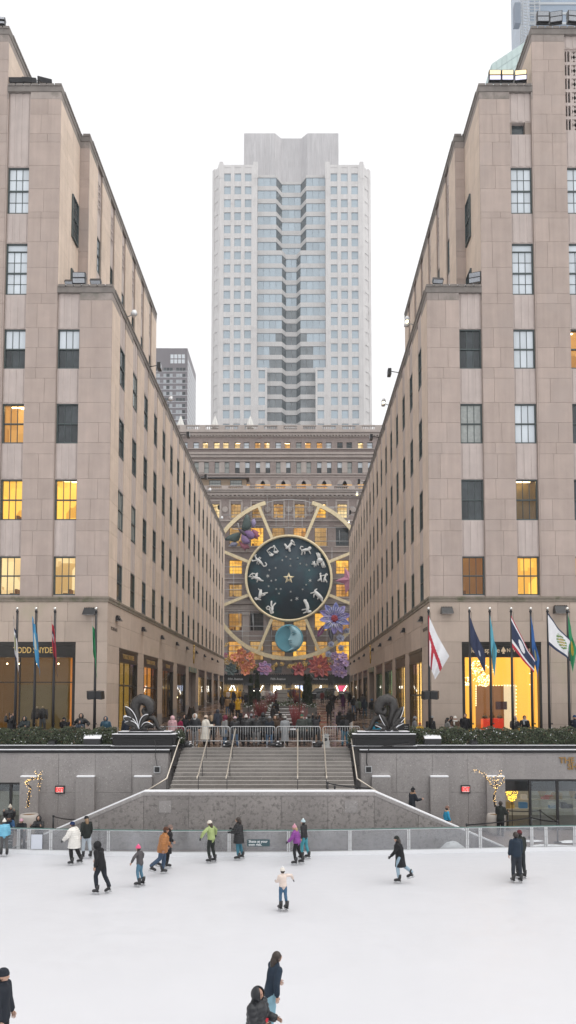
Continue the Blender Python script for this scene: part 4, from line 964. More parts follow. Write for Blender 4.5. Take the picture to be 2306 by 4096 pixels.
HYY = 300.0; ht = thing('construction_tower', 'hazy blue construction tower with scaffold hoist above the right roofs', 'tower', (at(2150, 100, HYY).x, HYY, 6))
def X3(u, v=60): return at(u, v, HYY).x
def Z3(v): return at(2150, v, HYY).z
loc_to(ht, MB().box(X3(2130), X3(2420), HYY+3, HYY+30, 150, Z3(-260)).build('core', pm('blue_glass_facade', (.20,.27,.36), .2, var=.4, scale=.08), ht))
sc = MB()
for u in (2082, 2092, 2110, 2140, 2160): sc.tube([(X3(u), HYY, Z3(200)), (X3(u), HYY, Z3(-260))], .28, 6)
for v in range(-250, 200, 12): sc.tube([(X3(2082), HYY, Z3(v)), (X3(2160), HYY, Z3(v))], .16, 5); sc.tube([(X3(2082), HYY, Z3(v)), (X3(2110), HYY, Z3(v+12))], .12, 5)
loc_to(ht, sc.build('scaffold', pm('scaffold_grey', (.42,.45,.48), .6), ht))
loc_to(ht, MB().box(X3(2058), X3(2081), HYY-1, HYY+2, Z3(100), Z3(18)).build('hoist_car', pm('hoist_blue', (.12,.16,.22), .6), ht))
fl = MB()
for v in range(-250, 200, 40): fl.box(X3(2128), X3(2420), HYY+2.6, HYY+3.2, Z3(v)-.5, Z3(v)+.5)
loc_to(ht, fl.build('floor_slab', pm('slab_grey', (.45,.48,.5), .8), ht))
# ------------------------------------------------------------------ zodiac clock display hung before the store
CY = 127.3
ka = lambda x, y: (880+x*.3724, 1980+y*.3724); kb = lambda x, y: (880+x*.3724, 2380+y*.3724); kc = lambda x, y: (700+x*.6207, 1650+y*.6207)
PXM = 1/((at(1256, 2313, CY)-at(1156, 2313, CY)).x/100)  # pixels per metre on that plane
CC = at(1156, 2313, CY)
m_cgold = pm('gilded_rim', (.74,.62,.40), .42, metal=.45, var=.25, scale=2.5, bump=.3, bscale=6)
m_navy = pm('night_blue_disc', (.010,.030,.046), .6, var=.4, scale=.5, tint=((.008,.085,.10), .3, .50, .35))
m_plaster = pm('white_relief', (.72,.71,.68), .6, var=.08, bump=.2)
clk = thing('zodiac_clock', 'huge round dark blue zodiac disc with gold rim on the store front', 'clock', (CC.x, CY, CC.z))
RD = 283*.6207/PXM
MB().lathe([(.01,-.2),(RD-.4,-.2),(RD-.4,.1),(.01,.1)], seg=72).build('disc', m_navy, clk, (0,0,0), (math.pi/2, 0, 0))
MB().lathe([(RD-.48,-.15),(RD-.48,.28),(RD-.38,.42),(RD-.12,.42),(RD,.28),(RD,-.15)], seg=72).build('rim', m_cgold, clk, (0,0,0), (math.pi/2, 0, 0))
def star_poly(n, r, ri, rot=math.pi/2): return [((r if k % 2 == 0 else ri)*math.cos(rot+math.pi*k/n), (r if k % 2 == 0 else ri)*math.sin(rot+math.pi*k/n)) for k in range(2*n)]
o = MB(); P5 = star_poly(5, 38*.6207/PXM, 17*.6207/PXM); V = [(x, -.1, z) for x, z in P5]+[(0, -.45, 0)]
o.add(V, [((i+1) % 10, i, 10) for i in range(10)]).build('centre_star', m_cgold, clk); MB().lathe([(.01,0),(.22,0),(.22,.5),(.01,.5)], seg=12).build('hub', m_navy, clk, (0,-.0,0), (math.pi/2,0,0))
def cl(u, v, dy=0.): p = at(u, v, CY); return Vector((p.x-CC.x, dy, p.z-CC.z))
for x, y in ((718,930),(745,945),(693,953),(793,940),(808,975),(849,983),(745,988),(866,1017),(650,1003),(610,1016),(600,1054),(651,1080),(622,1086),(605,1120),(654,1138),(683,1138),(672,1167),(747,1155),(751,1210),(787,1200),(825,1141),(847,1111),(872,1084)):
    big = (x, y) in ((600,1054),(787,1200),(872,1084)); c = cl(*kc(x, y)); r = (15 if big else 9.5)*.6207/PXM
    V = [(q[0], -.1, q[1]) for q in star_poly(6, r, r*.28)]+[(0, -.26, 0)]
    MB().add(V, [((i+1) % 12, i, 12) for i in range(12)]).build('star', m_plaster, clk, c)
ZOD = {
 'virgo_relief': (ka, [([(718,575),(742,562),(768,520)],15),([(772,498),(776,494)],14),([(765,522),(806,540)],8),([(700,533),(716,556),(735,565)],12),([(745,562),(752,604)],12),([(790,500),(800,520)],6)]),
 'leo_relief': (ka, [([(888,602),(925,592),(958,592)],17),([(962,578),(968,574)],20),([(880,640),(888,605)],8),([(912,634),(915,606)],8),([(974,632),(958,600)],8),([(886,600),(864,575),(874,553),(894,560)],6)]),
 'cancer_relief': (ka, [([(1070,706),(1080,706)],30),([(1040,628),(1058,684)],7),([(1056,624),(1068,684)],7),([(1072,634),(1080,684)],7),([(1090,735),(1104,780)],7),([(1105,728),(1120,782)],7),([(1110,716),(1134,774)],7),([(992,745),(1040,745)],8),([(1015,716),(1018,770)],8),([(998,722),(1036,764)],6),([(1045,720),(1058,752)],9)]),
 'gemini_relief': (ka, [([(1082,862),(1086,900),(1058,922)],11),([(1086,900),(1094,930)],9),([(1078,850),(1082,846)],11),([(1140,858),(1126,896),(1118,930)],11),([(1126,896),(1148,936)],9),([(1144,852),(1152,858)],11),([(1084,872),(1132,862)],7)]),
 'taurus_relief': (ka, [([(1030,1048),(1062,1082),(1092,1112)],22),([(1012,1052),(1024,1024),(1042,1012)],8),([(980,1058),(1016,1046)],8),([(1014,1068),(1010,1098)],8),([(1062,1098),(1052,1118)],8),([(1092,1118),(1100,1140)],13)]),
 'aries_relief': (kb, [([(912,62),(932,92),(946,138),(938,180)],19),([(940,150),(884,162)],7),([(934,182),(900,196)],8),([(960,184),(970,182)],19),([(908,58),(930,56)],7)]),
 'aquarius_relief': (kb, [([(556,70),(554,110),(566,140)],10),([(566,140),(560,190)],14),([(600,90),(580,110),(568,140)],8),([(500,140),(520,122),(545,140),(530,158),(505,152)],8),([(556,196),(572,188)],13),([(535,150),(545,190)],8)]),
 'capricorn_relief': (ka, [([(436,1030),(444,1026)],13),([(440,1040),(436,1070),(430,1100)],18),([(444,1066),(480,1058),(512,1052)],8),([(460,1082),(486,1072)],8),([(428,1104),(392,1128),(378,1110),(396,1104),(402,1122),(440,1126)],8),([(430,1024),(416,1010)],5)]),
 'sagittarius_relief': (ka, [([(312,880),(352,842),(384,852)],6),([(316,878),(352,884)],5),([(396,852),(404,846)],11),([(396,862),(392,890)],15),([(370,886),(420,902),(440,918)],16),([(440,920),(464,924)],9),([(374,890),(346,900)],8),([(410,906),(402,934)],8),([(352,846),(360,884)],4)]),
 'scorpio_relief': (ka, [([(396,690),(430,714),(456,744)],14),([(456,744),(472,768),(496,766),(504,744),(490,728)],7),([(398,690),(378,652),(392,646)],8),([(392,704),(350,712),(348,700)],8),([(404,714),(400,742)],5),([(424,700),(442,676)],5),([(414,694),(428,670)],5),([(430,722),(418,748)],5)]),
 'libra_relief': (ka, [([(508,602),(545,568),(594,556)],7),([(580,550),(584,548)],10),([(512,606),(536,640)],4),([(530,612),(574,640)],4),([(590,558),(584,612)],4),([(592,558),(628,606)],4),([(536,642),(576,640)],9),([(545,652),(566,652)],11),([(584,612),(628,608)],9),([(594,622),(616,622)],11)]),
}
for nm, (kf, strokes) in ZOD.items():
    b = MB()
    for pts, r in strokes:
        P = [cl(*kf(x, y), -.16-.006*r) for x, y in pts]; rw = r*.3724/PXM
        if len(P) > 2:
            Q = []
            for i in range(len(P)-1): Q += [P[i], P[i].lerp(P[i+1], .5)]
            P = Q+[P[-1]]
        rs = [rw*(.72+.28*math.sin(math.pi*(i+.6)/len(P))) for i in range(len(P))]
        b.tube(P, rs, 8)
        b.ball(P[0], rs[0], 8, 5); b.ball(P[-1], rs[-1], 8, 5)
    b.build(nm, m_plaster, clk)
rg = MB(); n = 96
# --- outer ring: two gold arcs and spokes
RR = 321*1.0/PXM; wd = .74
def arc(b, a0, a1, r, w, d, n=60):
    V = []; Fc = []
    for i in range(n+1):
        a = a0+(a1-a0)*i/n
        for rr_, yy in ((r-w/2, -d/2), (r+w/2, -d/2), (r+w/2, d/2), (r-w/2, d/2)): V.append((rr_*math.cos(a), yy, rr_*math.sin(a)))
    for i in range(n):
        for k in range(4): Fc.append((i*4+k, i*4+(k+1) % 4, (i+1)*4+(k+1) % 4, (i+1)*4+k))
    Fc += [(3,2,1,0), tuple(n*4+k for k in range(4))]; b.add(V, Fc)
ring = thing('gold_ring', 'large open gold ring with spokes around the zodiac disc', 'ring', (CC.x, CY+.3, CC.z))
b = MB(); arc(b, R(107), R(180+253), RR, wd, .5); b.build('arc', m_cgold, ring)
b = MB(); b.tube([(RR*math.cos(R(a)), 0, RR*math.sin(R(a))) for a in range(72, 109, 3)], .06, 6); b.build('thin_arc', m_steel, ring)
for k in range(8):
    a = R(22.5+45*k); MB().bar(((RD-.2)*math.cos(a), 0, (RD-.2)*math.sin(a)), ((RR-.1)*math.cos(a), 0, (RR-.1)*math.sin(a)), .55, .55, 0, (0,1,0)).build('spoke', m_cgold, ring)
# --- scaffold pipes
scf = thing('pipe_scaffold', 'grid of grey scaffold pipes fixed before the brick store front', 'scaffold', (CC.x, CY+.9, zg(100)+4))
def pipe(p, q, r=.055):
    a, b2 = at(*p, CY+.9), at(*q, CY+.9); loc_to(scf, MB().tube([a, b2], r, 6).build('pipe', m_steel, scf))
for y, x0, x1 in ((130,500,1440),(215,40,1440),(350,40,1400),(495,1000,1390),(770,40,290),(850,40,280),(955,1200,1390),(1015,40,290)): pipe(ka(x0, y), ka(x1, y))
for y, x0, x1 in ((195,45,420),(335,45,1390),(388,45,330),(440,45,1390),(492,300,600),(545,45,1390),(605,45,1100)): pipe(kb(x0, y), kb(x1, y))
for x, y0, y1 in ((510,10,240),(605,180,360),(690,130,380),(740,60,410),(800,130,380),(885,230,410),(965,30,240),(285,350,620),(1285,380,520),(150,760,1100),(1145,350,560),(1205,560,950)): pipe(ka(x, y0), ka(x, y1), .045)
for x, y0, y1 in ((205,160,320),(345,170,400),(360,180,390),(555,280,680),(935,260,640),(240,340,560),(1150,340,620),(150,545,700),(830,560,690)): pipe(kb(x, y0), kb(x+(6 if x != 345 else 20), y1), .045)
# --- moon face
MN = at(*kb(745, 467), CY-.6); rm_ = 150*.3724/PXM
moon = thing('moon_face', 'pale blue round moon with a crescent face in profile below the disc', 'ornament', tuple(MN))
m_moon = pm('moon_blue', (.10,.30,.37), .5, var=.25, scale=.6); m_moon2 = pm('moon_pale_blue', (.32,.52,.58), .5, var=.12, scale=.8); m_moon3 = pm('moon_rim', (.06,.22,.28), .5, var=.2)
MB().lathe([(.01,-.3),(rm_,-.3),(rm_,.15),(rm_*.93,.22),(rm_*.86,.12),(.01,.18)], seg=48).build('disc', m_moon, moon, (0,0,0), (math.pi/2,0,0))
prof = [(338,700),(345,736),(360,748),(378,756),(400,762),(420,760),(440,753),(458,746),(475,737),(487,733),(495,742),(500,750),(507,745),(513,744),(518,752),(524,746),(531,747),(538,755),(548,763),(558,771),(570,769),(580,756),(592,738),(600,722)]
V = []; Fc = []; ns = 9
for i, (yy, xx) in enumerate(prof):
    zr = (467-yy)/150; xo = math.sqrt(max(0, .90**2-zr*zr)); xi = (xx-745)/150
    if xo < xi+.02: xo = xi+.02
    for j in range(ns):
        t = j/(ns-1); x = xi+(xo-xi)*t; w = (xo-xi); h = min(.9, w*1.6)*math.sin(math.pi*min(1, .06+t*.94))**.55 if 0 < t < 1 else 0
        V.append((x*rm_, -.2-h*.9, zr*rm_))
for i in range(len(prof)-1):
    for j in range(ns-1): Fc.append((i*ns+j, (i+1)*ns+j, (i+1)*ns+j+1, i*ns+j+1))
fc = MB().add(V, Fc, 0, True).build('face', m_moon2, moon)
def mpt(x, y, dy): return ((x-745)/150*rm_, dy, (467-y)/150*rm_)
b = MB(); b.tube([mpt(765,418,-.98), mpt(785,408,-1.1), mpt(812,414,-1.12), mpt(826,422,-1.1)], [.05,.09,.08,.03], 6); b.tube([mpt(772,430,-1.0), mpt(790,436,-1.1), mpt(812,428,-1.1)], [.03,.07,.04], 6); b.ball(mpt(792,424,-1.05), .11, 8, 5); b.build('eye', m_moon3, moon)
b = MB(); b.tube([mpt(764,392,-.95), mpt(790,384,-1.1), mpt(825,396,-1.15)], [.04,.08,.03], 6).build('brow', m_moon2, moon)
b = MB(); b.tube([mpt(748,517,-.62), mpt(762,515,-.85), mpt(776,510,-1.0)], [.04,.06,.02], 6).build('mouth', m_moon3, moon)
b = MB(); b.ball(mpt(748,488,-.75), .2, 8, 6, sc=(1.1,1,.7)); b.build('cheek', m_moon2, moon)

# --- flowers
def petal(L_, w, cup, tip=.5, nu=7, nv=5):
    V = []
    for i in range(nu):
        t = i/(nu-1); ww = w*math.sin(math.pi*(t**(.8 if tip > .4 else 1.0)*.92+.06))**(.65 if tip > .4 else .9)
        for j in range(nv):
            s = -1+2*j/(nv-1); V.append((s*ww, -(cup*t*t*.5+cup*.45*s*s*(ww/w+.01)), t*L_))
    Fc = [(i*nv+j, i*nv+j+1, (i+1)*nv+j+1, (i+1)*nv+j) for i in range(nu-1) for j in range(nv-1)]
    return V, Fc
def flower(u, v, r, n, cols, cc, label, layers=1, seed=0, tip=.5, wide=.36, cen=.2, dy=0., group=None, tilt=0., kf=kb):
    p = at(*kf(u, v), CY-.9-dy); rw = r*.3724/PXM; rr = random.Random(seed)
    t = thing('giant_flower', label, 'flower', tuple(p), 0, group or 'giant flowers of the store display')
    t.rotation_euler = (rr.uniform(-.25,.25)-.1, rr.uniform(-.3,.3), rr.uniform(-.35,.35))
    ms = [pm('petal_%02d%02d%02d' % tuple(int(x*99) for x in c), c, .5, var=.28, scale=2.2, rnd=.12, bump=.2, bscale=5) for c in cols]
    for la in range(layers):
        L_ = rw*(1-.28*la); V, Fc = petal(L_, rw*wide*(1-.1*la), rw*.34, tip)
        me = None
        for k in range(n):
            a = 2*math.pi*(k+.5*la)/n+rr.uniform(-.06,.06); m = ms[(k+la) % len(ms)]
            mb = MB(); mb.add(V, Fc, 0, True); o = mb.build('petal', m, t, (0,-.10*la-.02*(k % 2),0), (rr.uniform(-.1,.15)-.15*la, a, 0))
            so = o.modifiers.new('thick', 'SOLIDIFY'); so.thickness = .07
    b = MB(); b.ball((0,-.12*layers,0), rw*cen, 10, 6, sc=(1,.6,1))
    for k in range(14): a = 2.4*k; q = rw*cen*.8*math.sqrt(k/14); b.ball((q*math.cos(a), -.12*layers-rw*cen*.5, q*math.sin(a)), rw*cen*.17, 6, 4)
    b.build('flower_centre', pm('petal_%02d%02d%02dc' % tuple(int(x*99) for x in cc), cc, .6, var=.3, scale=4), t)
    b = MB(); b.tube([(0,.1,0),(0,1.2,0)], .09, 6); b.build('stalk', m_steel, t); return t
OR = [(.60,.19,.09),(.66,.26,.14),(.52,.15,.07)]; OC = (.62,.30,.05)
for i, (u, v, r, lb) in enumerate(((235,625,56,'topmost orange giant flower of the left cluster'),(160,675,52,'leftmost orange giant flower of the left cluster'),(250,725,60,'largest orange giant flower in the middle of the left cluster'),(325,660,50,'orange giant flower at the right top of the left cluster'),(340,745,54,'orange giant flower at the right end of the left cluster'),(275,815,55,'lowest orange giant flower of the left cluster'))): flower(u, v, r, 6, OR, OC, lb, 1, i, dy=.15*(i % 3), wide=.42, cen=.26)
flower(118, 800, 68, 7, [(.055,.085,.085),(.09,.13,.12)], (.05,.07,.07), 'dark teal giant flower at the lower left of the display', 1, 11, dy=.3)
flower(482, 790, 80, 7, [(.38,.20,.36),(.30,.22,.42),(.50,.20,.32)], (.48,.30,.40), 'pink and lilac giant flower left of the ring bottom', 2, 12, dy=.3, wide=.34, cen=.16)
flower(850, 805, 82, 5, [(.30,.045,.045),(.24,.035,.04),(.36,.08,.06)], (.14,.03,.04), 'dark maroon five petal giant flower right of the ring bottom', 1, 13, dy=.3, wide=.34)
flower(1068, 775, 132, 11, [(.30,.04,.035),(.42,.09,.06),(.22,.03,.03)], (.50,.16,.05), 'biggest deep red daisy flower at the lower right', 2, 14, dy=.2, wide=.20, cen=.19)
for i, (u, v, r, lb) in enumerate(((1270,745,62,'largest lilac giant flower in the right cluster'),(1320,668,56,'uppermost lilac giant flower in the right cluster'),(1255,825,52,'lower left lilac giant flower of the right cluster'),(1312,835,58,'lowest lilac giant flower by the right building'),(1237,655,48,'pale lilac giant flower next to the bluebell buds'),(1352,735,40,'small dark lilac giant flower at the right building edge'),(1190,790,40,'drooping lilac giant flower beside the red daisy'))): flower(u, v, r, 7, [(.38,.26,.46),(.32,.20,.40),(.46,.30,.46)], (.42,.26,.28), lb, 1, 20+i, dy=.1*(i % 3), wide=.32, cen=.26)
pf = flower(1230, 255, 172, 10, [(.20,.22,.48),(.30,.27,.52),(.24,.20,.44)], (.34,.035,.05), 'giant violet blue passion flower with red centre on the right', 1, 30, tip=.3, dy=.6, wide=.22, cen=.24); pf.rotation_euler = (-.1,.1,.1)
b = MB()
for k in range(28): a = 2*math.pi*k/28; r0, r1 = 1.1, 2.1; b.tube([(r0*math.cos(a), -.55, r0*math.sin(a)), (r1*math.cos(a), -.95, r1*math.sin(a))], [.05,.03], 5)
b.build('filament', m_plaster, pf)
flower(62, 648, 30, 5, [(.36,.10,.2)], (.3,.08,.12), 'small crimson giant flower at the left building edge', 1, 41)
for i, (u, v, r, lb) in enumerate(((1295,465,46,'largest grey blue bud below the passion flower'),(1197,530,34,'grey blue bud on the ring left of the largest bud'),(1302,568,32,'small pale bud below the largest bud'),(1166,635,34,'lowest grey blue bud above the red daisy'),(1362,382,32,'grey blue bud at the right building edge'))): flower(u, v, r, 5, [(.30,.32,.44),(.38,.40,.50)], (.2,.2,.3), lb, 2, 50+i, dy=.3, wide=.5, cen=.3)
def big_leaf(p0, p1, w, col, label, kf=kb):
    a, b2 = at(*kf(*p0), CY-1.0), at(*kf(*p1), CY-1.0); d = b2-a; L_ = d.length; V, Fc = petal(L_, w*.3724/PXM, .3, .3, 9, 5)
    t = thing('giant_leaf', label, 'leaf', tuple(a), 0); ang = math.atan2(d.x, d.z); o = MB().add(V, Fc, 0, True).build('blade', pm('leaf_%02d%02d%02d' % tuple(int(x*99) for x in col), col, .5, var=.3, scale=1.5), t, (0,0,0), (0, ang, 0)); so = o.modifiers.new('t', 'SOLIDIFY'); so.thickness = .06
    MB().tube([(0,0,0), (d.x*.95, -.1, d.z*.95)], [.07,.02], 5).build('midrib', m_steel, t)
big_leaf((1125,325), (1050,450), 26, (.24,.05,.16), 'long plum leaf hanging left of the passion flower'); big_leaf((1185,365), (1205,490), 24, (.10,.10,.13), 'dark grey leaf hanging below the passion flower'); big_leaf((975,850), (1010,895), 22, (.08,.09,.085), 'grey green leaf below the red daisy'); big_leaf((820,840), (765,790), 22, (.07,.10,.09), 'dark green leaf left of the maroon flower')
# butterfly: one moth-like ornament with wings
bc = at(*ka(240, 405), CY-.9); bf = thing('butterfly', 'giant dark green and purple butterfly ornament on the upper left ring', 'ornament', tuple(bc))
def wing(name, pts, col, dy, bul=.25):
    P = [at(*ka(x, y), CY-.9)-bc for x, y in pts]; c = sum(P, Vector())/len(P); n = len(P); V = [(q.x, dy, q.z) for q in P]+[(q.x*.5+c.x*.5, dy-bul, q.z*.5+c.z*.5) for q in P]+[(c.x, dy-bul*1.2, c.z)]
    Fc = [(i, (i+1) % n, n+(i+1) % n, n+i) for i in range(n)]+[(n+i, n+(i+1) % n, 2*n) for i in range(n)]
    o = MB().add(V, Fc, 0, True).build(name, pm('wing_%02d%02d%02d' % tuple(int(x*99) for x in col), col, .55, var=.4, scale=1.0), bf); so = o.modifiers.new('t', 'SOLIDIFY'); so.thickness = .08
wing('fore_wing', ((228,392),(245,320),(262,250),(290,205),(318,232),(330,285),(338,335),(312,370),(262,392)), (.045,.075,.07), 0); wing('fore_wing', ((232,402),(200,400),(140,415),(90,440),(48,472),(62,488),(110,492),(165,506),(205,490),(220,450)), (.05,.08,.075), 0)
wing('hind_wing', ((248,400),(300,388),(345,392),(375,428),(368,470),(345,482),(300,455)), (.20,.11,.26), -.3); wing('hind_wing', ((236,418),(275,440),(308,468),(328,512),(310,530),(265,528),(232,490)), (.22,.14,.28), -.3)
wing('hind_wing', ((335,360),(385,380),(418,400),(408,420),(432,436),(405,450),(410,475),(372,462),(360,410)), (.30,.09,.14), .15); wing('hind_wing', ((205,495),(225,560),(255,580),(265,600),(285,578),(325,570),(300,530),(250,515)), (.28,.09,.13), .15)
wing('hind_wing', ((335,290),(350,262),(374,252),(386,296),(372,340),(350,356)), (.26,.22,.36), .3); wing('hind_wing', ((98,540),(125,508),(168,500),(198,522),(170,548),(120,550)), (.20,.20,.28), .3)
cp_ = lambda x, y, dy: (lambda q: (q.x, dy, q.z))(at(*ka(x, y), CY-.9)-bc)
MB().tube([cp_(205,368,-.4), cp_(225,388,-.5), cp_(250,412,-.5), cp_(285,440,-.4)], [.12,.3,.32,.15], 8).build('body', pm('moth_body', (.08,.06,.08), .7, var=.3), bf); b = MB(); b.tube([cp_(215,372,-.4), cp_(205,340,-.6), cp_(198,308,-.7)], .06, 6); b.tube([cp_(208,380,-.4), cp_(175,376,-.6), cp_(140,372,-.7)], .06, 6); b.build('antenna', m_plaster, bf)
st5 = at(*ka(1392, 915), CY-.9); ps = thing('pink_star', 'big dusty pink star half hidden behind the right building', 'ornament', tuple(st5)); P5 = star_poly(5, 150*.3724/PXM, 66*.3724/PXM, math.pi/2+.35); MB().add([(x, 0, z) for x, z in P5]+[(0, -.7, 0)], [((i+1) % 10, i, 10) for i in range(10)]).build('body', pm('dusty_pink', (.42,.17,.24), .5, var=.2), ps)
gs = [((60,690),9),((95,700),12),((130,730),8),((185,735),12),((210,770),9),((350,810),10),((375,780),7),((570,770),9),((600,753),5),((672,753),6),((750,768),5),((775,768),6),((800,760),7),((905,735),8),((1175,700),11),((1160,800),8),((62,540),7),((925,765),7)]
for i, ((u, v), k) in enumerate(gs):
    p = at(*kb(u, v), CY-.8); rr = random.Random(i+70); t = thing('gold_curl', ['gold wire curls left of the orange flowers','gold wire curls below the crimson bud','gold wire curls by the leftmost orange flower','gold wire curls between the orange flowers','gold wire curls above the teal flower','gold wire curls under the orange cluster','gold wire curls right of the orange cluster','gold wire curls right of the pink flower','single gold loop left of the ring bottom','single gold loop below the ring bottom','tiny gold loop left of the maroon flower','gold loop touching the maroon flower','gold curls above the maroon flower','gold curls between maroon flower and red daisy','gold curls right of the red daisy','gold curls under the red daisy','gold curls at the left building edge above the flowers','gold curls left of the red daisy centre'][i], 'ornament', tuple(p), 0, 'gold wire curls'); b = MB()
    for _ in range(k):
        c = Vector((rr.gauss(0,.045*k), rr.uniform(-.3,.3), rr.gauss(0,.045*k))); ax = rr.uniform(0, math.pi); r = rr.uniform(.14,.3); b.tube([c+Vector((r*math.cos(a)*math.cos(ax), r*math.cos(a)*math.sin(ax), r*math.sin(a))) for a in [2*math.pi*j/10 for j in range(11)]], .045, 5, 0, False)
    b.build('wire', pm('polished_gold', (.75,.52,.18), .2, metal=.9, var=.1), t)

# ------------------------------------------------------------------ shop fronts of the limestone buildings
def shop_front(root, fin, X, s0, s1, names, key, sgn):
    """front facing shop window in the ground storey, between s0 and s1"""
    a, b = sorted((X(s0), X(s1))); zt, zb = 9.9, PZ+.45
    f = MB(); f.box(a, b, YF-.02, YF+.35, zt-.22, zt); f.box(a, b, YF+.02, YF+.3, 9.15, zt-.221); f.box(a, b, YF-.01, YF+.34, 9.02, 9.149); f.box(a, a+.16, YF, YF+.3, PZ, 9.02); f.box(b-.16, b, YF, YF+.3, PZ, 9.02); f.box(a+.16, b-.16, YF+.02, YF+.3, PZ, zb)
    o = fin(f.build('shop_frame', m_bronze, root))
    for t_, u, sz, sx in names: text('sign_lettering', t_, sz, (u-root.location.x, YF+.012-root.location.y, 9.41-root.location.z), m_gold, root, sx=sx, bold=.006)
    return a+.16, b-.16, zb, 9.02
def interior_box(root, fin, x0, x1, y0, y1, z0, z1, mw, mf, mc=None):
    b = MB(); b.box(x0-.3, x1+.3, y1, y1+.05, z0-.1, z1+.2, 0); b.box(x0-.35, x0-.3, y0, y1, z0-.1, z1+.2, 0); b.box(x1+.3, x1+.35, y0, y1, z0-.1, z1+.2, 0); b.box(x0-.3, x1+.3, y0, y1, z0-.12, z0-.05, 1); b.box(x0-.3, x1+.3, y0, y1, z1+.2, z1+.25, 2)
    return fin(b.build('shop_interior', [mw, mf, mc or mw], root))
aL = at(140, 2595, YF).x
x0, x1, z0, z1 = shop_front(LB, finL, XL, 1.80, 6.9, [('TODD SNYDER', aL, .48, .74)], 'l', -1)
interior_box(LB, finL, x0, x1, YF+.3, YF+2.7, z0, z1, pm('amber_panelling', (.12,.085,.03), .4, var=.5, scale=.5, emit=(.6,.27,.04), es=.10), pm('shop_floor'), pm('shop_ceiling', (.14,.06,.02), .5, emit=(.7,.28,.04), es=.22, var=.3, scale=1.5))  # walls and ceiling, like the panels below, glow in place of shop lamps
fr = MB(); zm = at(0, 2729, YF).z; fr.box(x0, x1, YF+.1, YF+.16, zm-.03, zm+.03); xm = at(75, 2800, YF).x; fr.box(xm-.03, xm+.03, YF+.09, YF+.17, z0, z1); fr.box(at(290, 2900, YF).x-.05, at(290, 2900, YF).x+.05, YF+.09, YF+.17, z0, z1); wo_ = finL(fr.build('mullion', m_bronze, LB))
finL(MB().box(x0, x1, YF+.12, YF+.13, z0, z1).build('pane', m_pglow, LB))
xo = at(284, 2750, YF+1).x; finL(MB().box(xo, x1, YF+.9, YF+1.0, z0, z1).build('orange_panel', pm('orange_panel', (.30,.09,.015), .5, emit=(.9,.3,.03), es=.35, var=.3), LB))
finL(MB().box(at(75, 2900, YF+2).x, at(272, 2900, YF+2).x, YF+2.0, YF+2.1, z0, zm-.1).build('display_wall', pm('olive_panel', (.10,.085,.045), .5, var=.3, scale=.8, emit=(.4,.26,.06), es=.10), LB))
finL(MB().box(x0, x1, YF+.35, YF+.8, z0-.05, z0+.12).build('display_ledge', pm('ledge_glow', (.4,.25,.08), .5, emit=(.9,.5,.1), es=.3), LB))  # ledge glows by emission, light put into its material
b = MB()
for u in (30, 78, 150, 235, 292): q = at(u, 2655, YF+1.6); b.ball((q.x, YF+1.6, q.z+.0), .05, 8, 5)
finL(b.build('ceiling_lamp', m_lamp, LB))
# right shop: bright yellow
aR = at(2005, 2602, YF).x
x0, x1, z0, z1 = shop_front(RB, finR, XR, 1.80, 6.32, [], 'r', 1)
for t_, u, sz, sx in (('kate spade', at(1943, 2600, YF).x, .40, .95), ('NEW YORK', at(2079, 2600, YF).x, .29, .95)): text('sign_lettering', t_, sz, (u-RB.location.x, YF+.012-RB.location.y, 9.41-RB.location.z), pm('pale_gold_lettering', (.75,.58,.38), .4, metal=.3, var=.05), RB, sx=sx, bold=.004)
q = at(2015, 2600, YF).x; b = MB(); P_ = [(0,.22),(.13,.0),(.11,-.09),(.04,-.07),(.07,-.19),(-.07,-.19),(-.04,-.07),(-.11,-.09),(-.13,.0)]; b.prism([(q+x, 9.41+z) for x, z in P_], YF+.005, YF+.018); finR(b.build('spade_emblem', pm('pale_gold_lettering'), RB))
m_yel = pm('yellow_glow_wall', (.5,.33,.1), .6, var=.15, scale=.6, emit=(1.,.50,.07), es=.72)  # walls, ceiling, panels and plinths glow by emission in place of lamplight
interior_box(RB, finR, x0, x1, YF+.3, YF+2.85, z0, z1, m_yel, pm('shop_floor'), pm('yellow_ceiling', (.5,.33,.1), .6, var=.1, emit=(1,.62,.15), es=.9))
finR(MB().box(x0, x1, YF+.12, YF+.13, z0, z1).build('pane', m_pglow, RB))
Yp = YF+1.6
finR(MB().box(at(1905, 2900, Yp).x, at(2020, 2900, Yp).x, Yp, Yp+.08, z0, at(0, 2742, Yp).z).build('display_panel', pm('brown_panel', (.10,.045,.025), .5, var=.25, emit=(.5,.2,.05), es=.3), RB))
finR(MB().box(at(2018, 2900, Yp).x, at(2066, 2900, Yp).x, Yp-.02, Yp+.06, z0, at(0, 2738, Yp).z).build('display_panel', pm('cream_panel', (.6,.5,.36), .5, emit=(1,.8,.5), es=.5), RB))
finR(MB().box(at(1985, 2900, Yp-.1).x, at(2030, 2900, Yp-.1).x, Yp-.12, Yp-.06, at(0, 2838, Yp).z, at(0, 2806, Yp).z).build('display_sign', pm('plum_sign', (.09,.03,.04), .5), RB))
b = MB()
for u0, u1, v1 in ((1932, 1966, 2876), (1966, 2016, 2874)): b.box(at(u0, 2900, YF+.7).x, at(u1, 2900, YF+.7).x-.03, YF+.6, YF+1.1, z0-.1, at(0, v1, YF+.7).z)
finR(b.build('red_plinth', pm('red_plinth', (.42,.02,.012), .4, var=.15, emit=(.9,.06,.02), es=.4), RB))
b = MB()
for u, v in ((1940, 2868), (1968, 2866), (2000, 2868)): q = at(u, v, YF+.8); b.ball(q, .17, 8, 5, sc=(1.1,.6,.6)); b.tube([q+Vector((-.1,0,.05)), q+Vector((-.05,0,.2)), q+Vector((.05,0,.2)), q+Vector((.1,0,.05))], .015, 5)
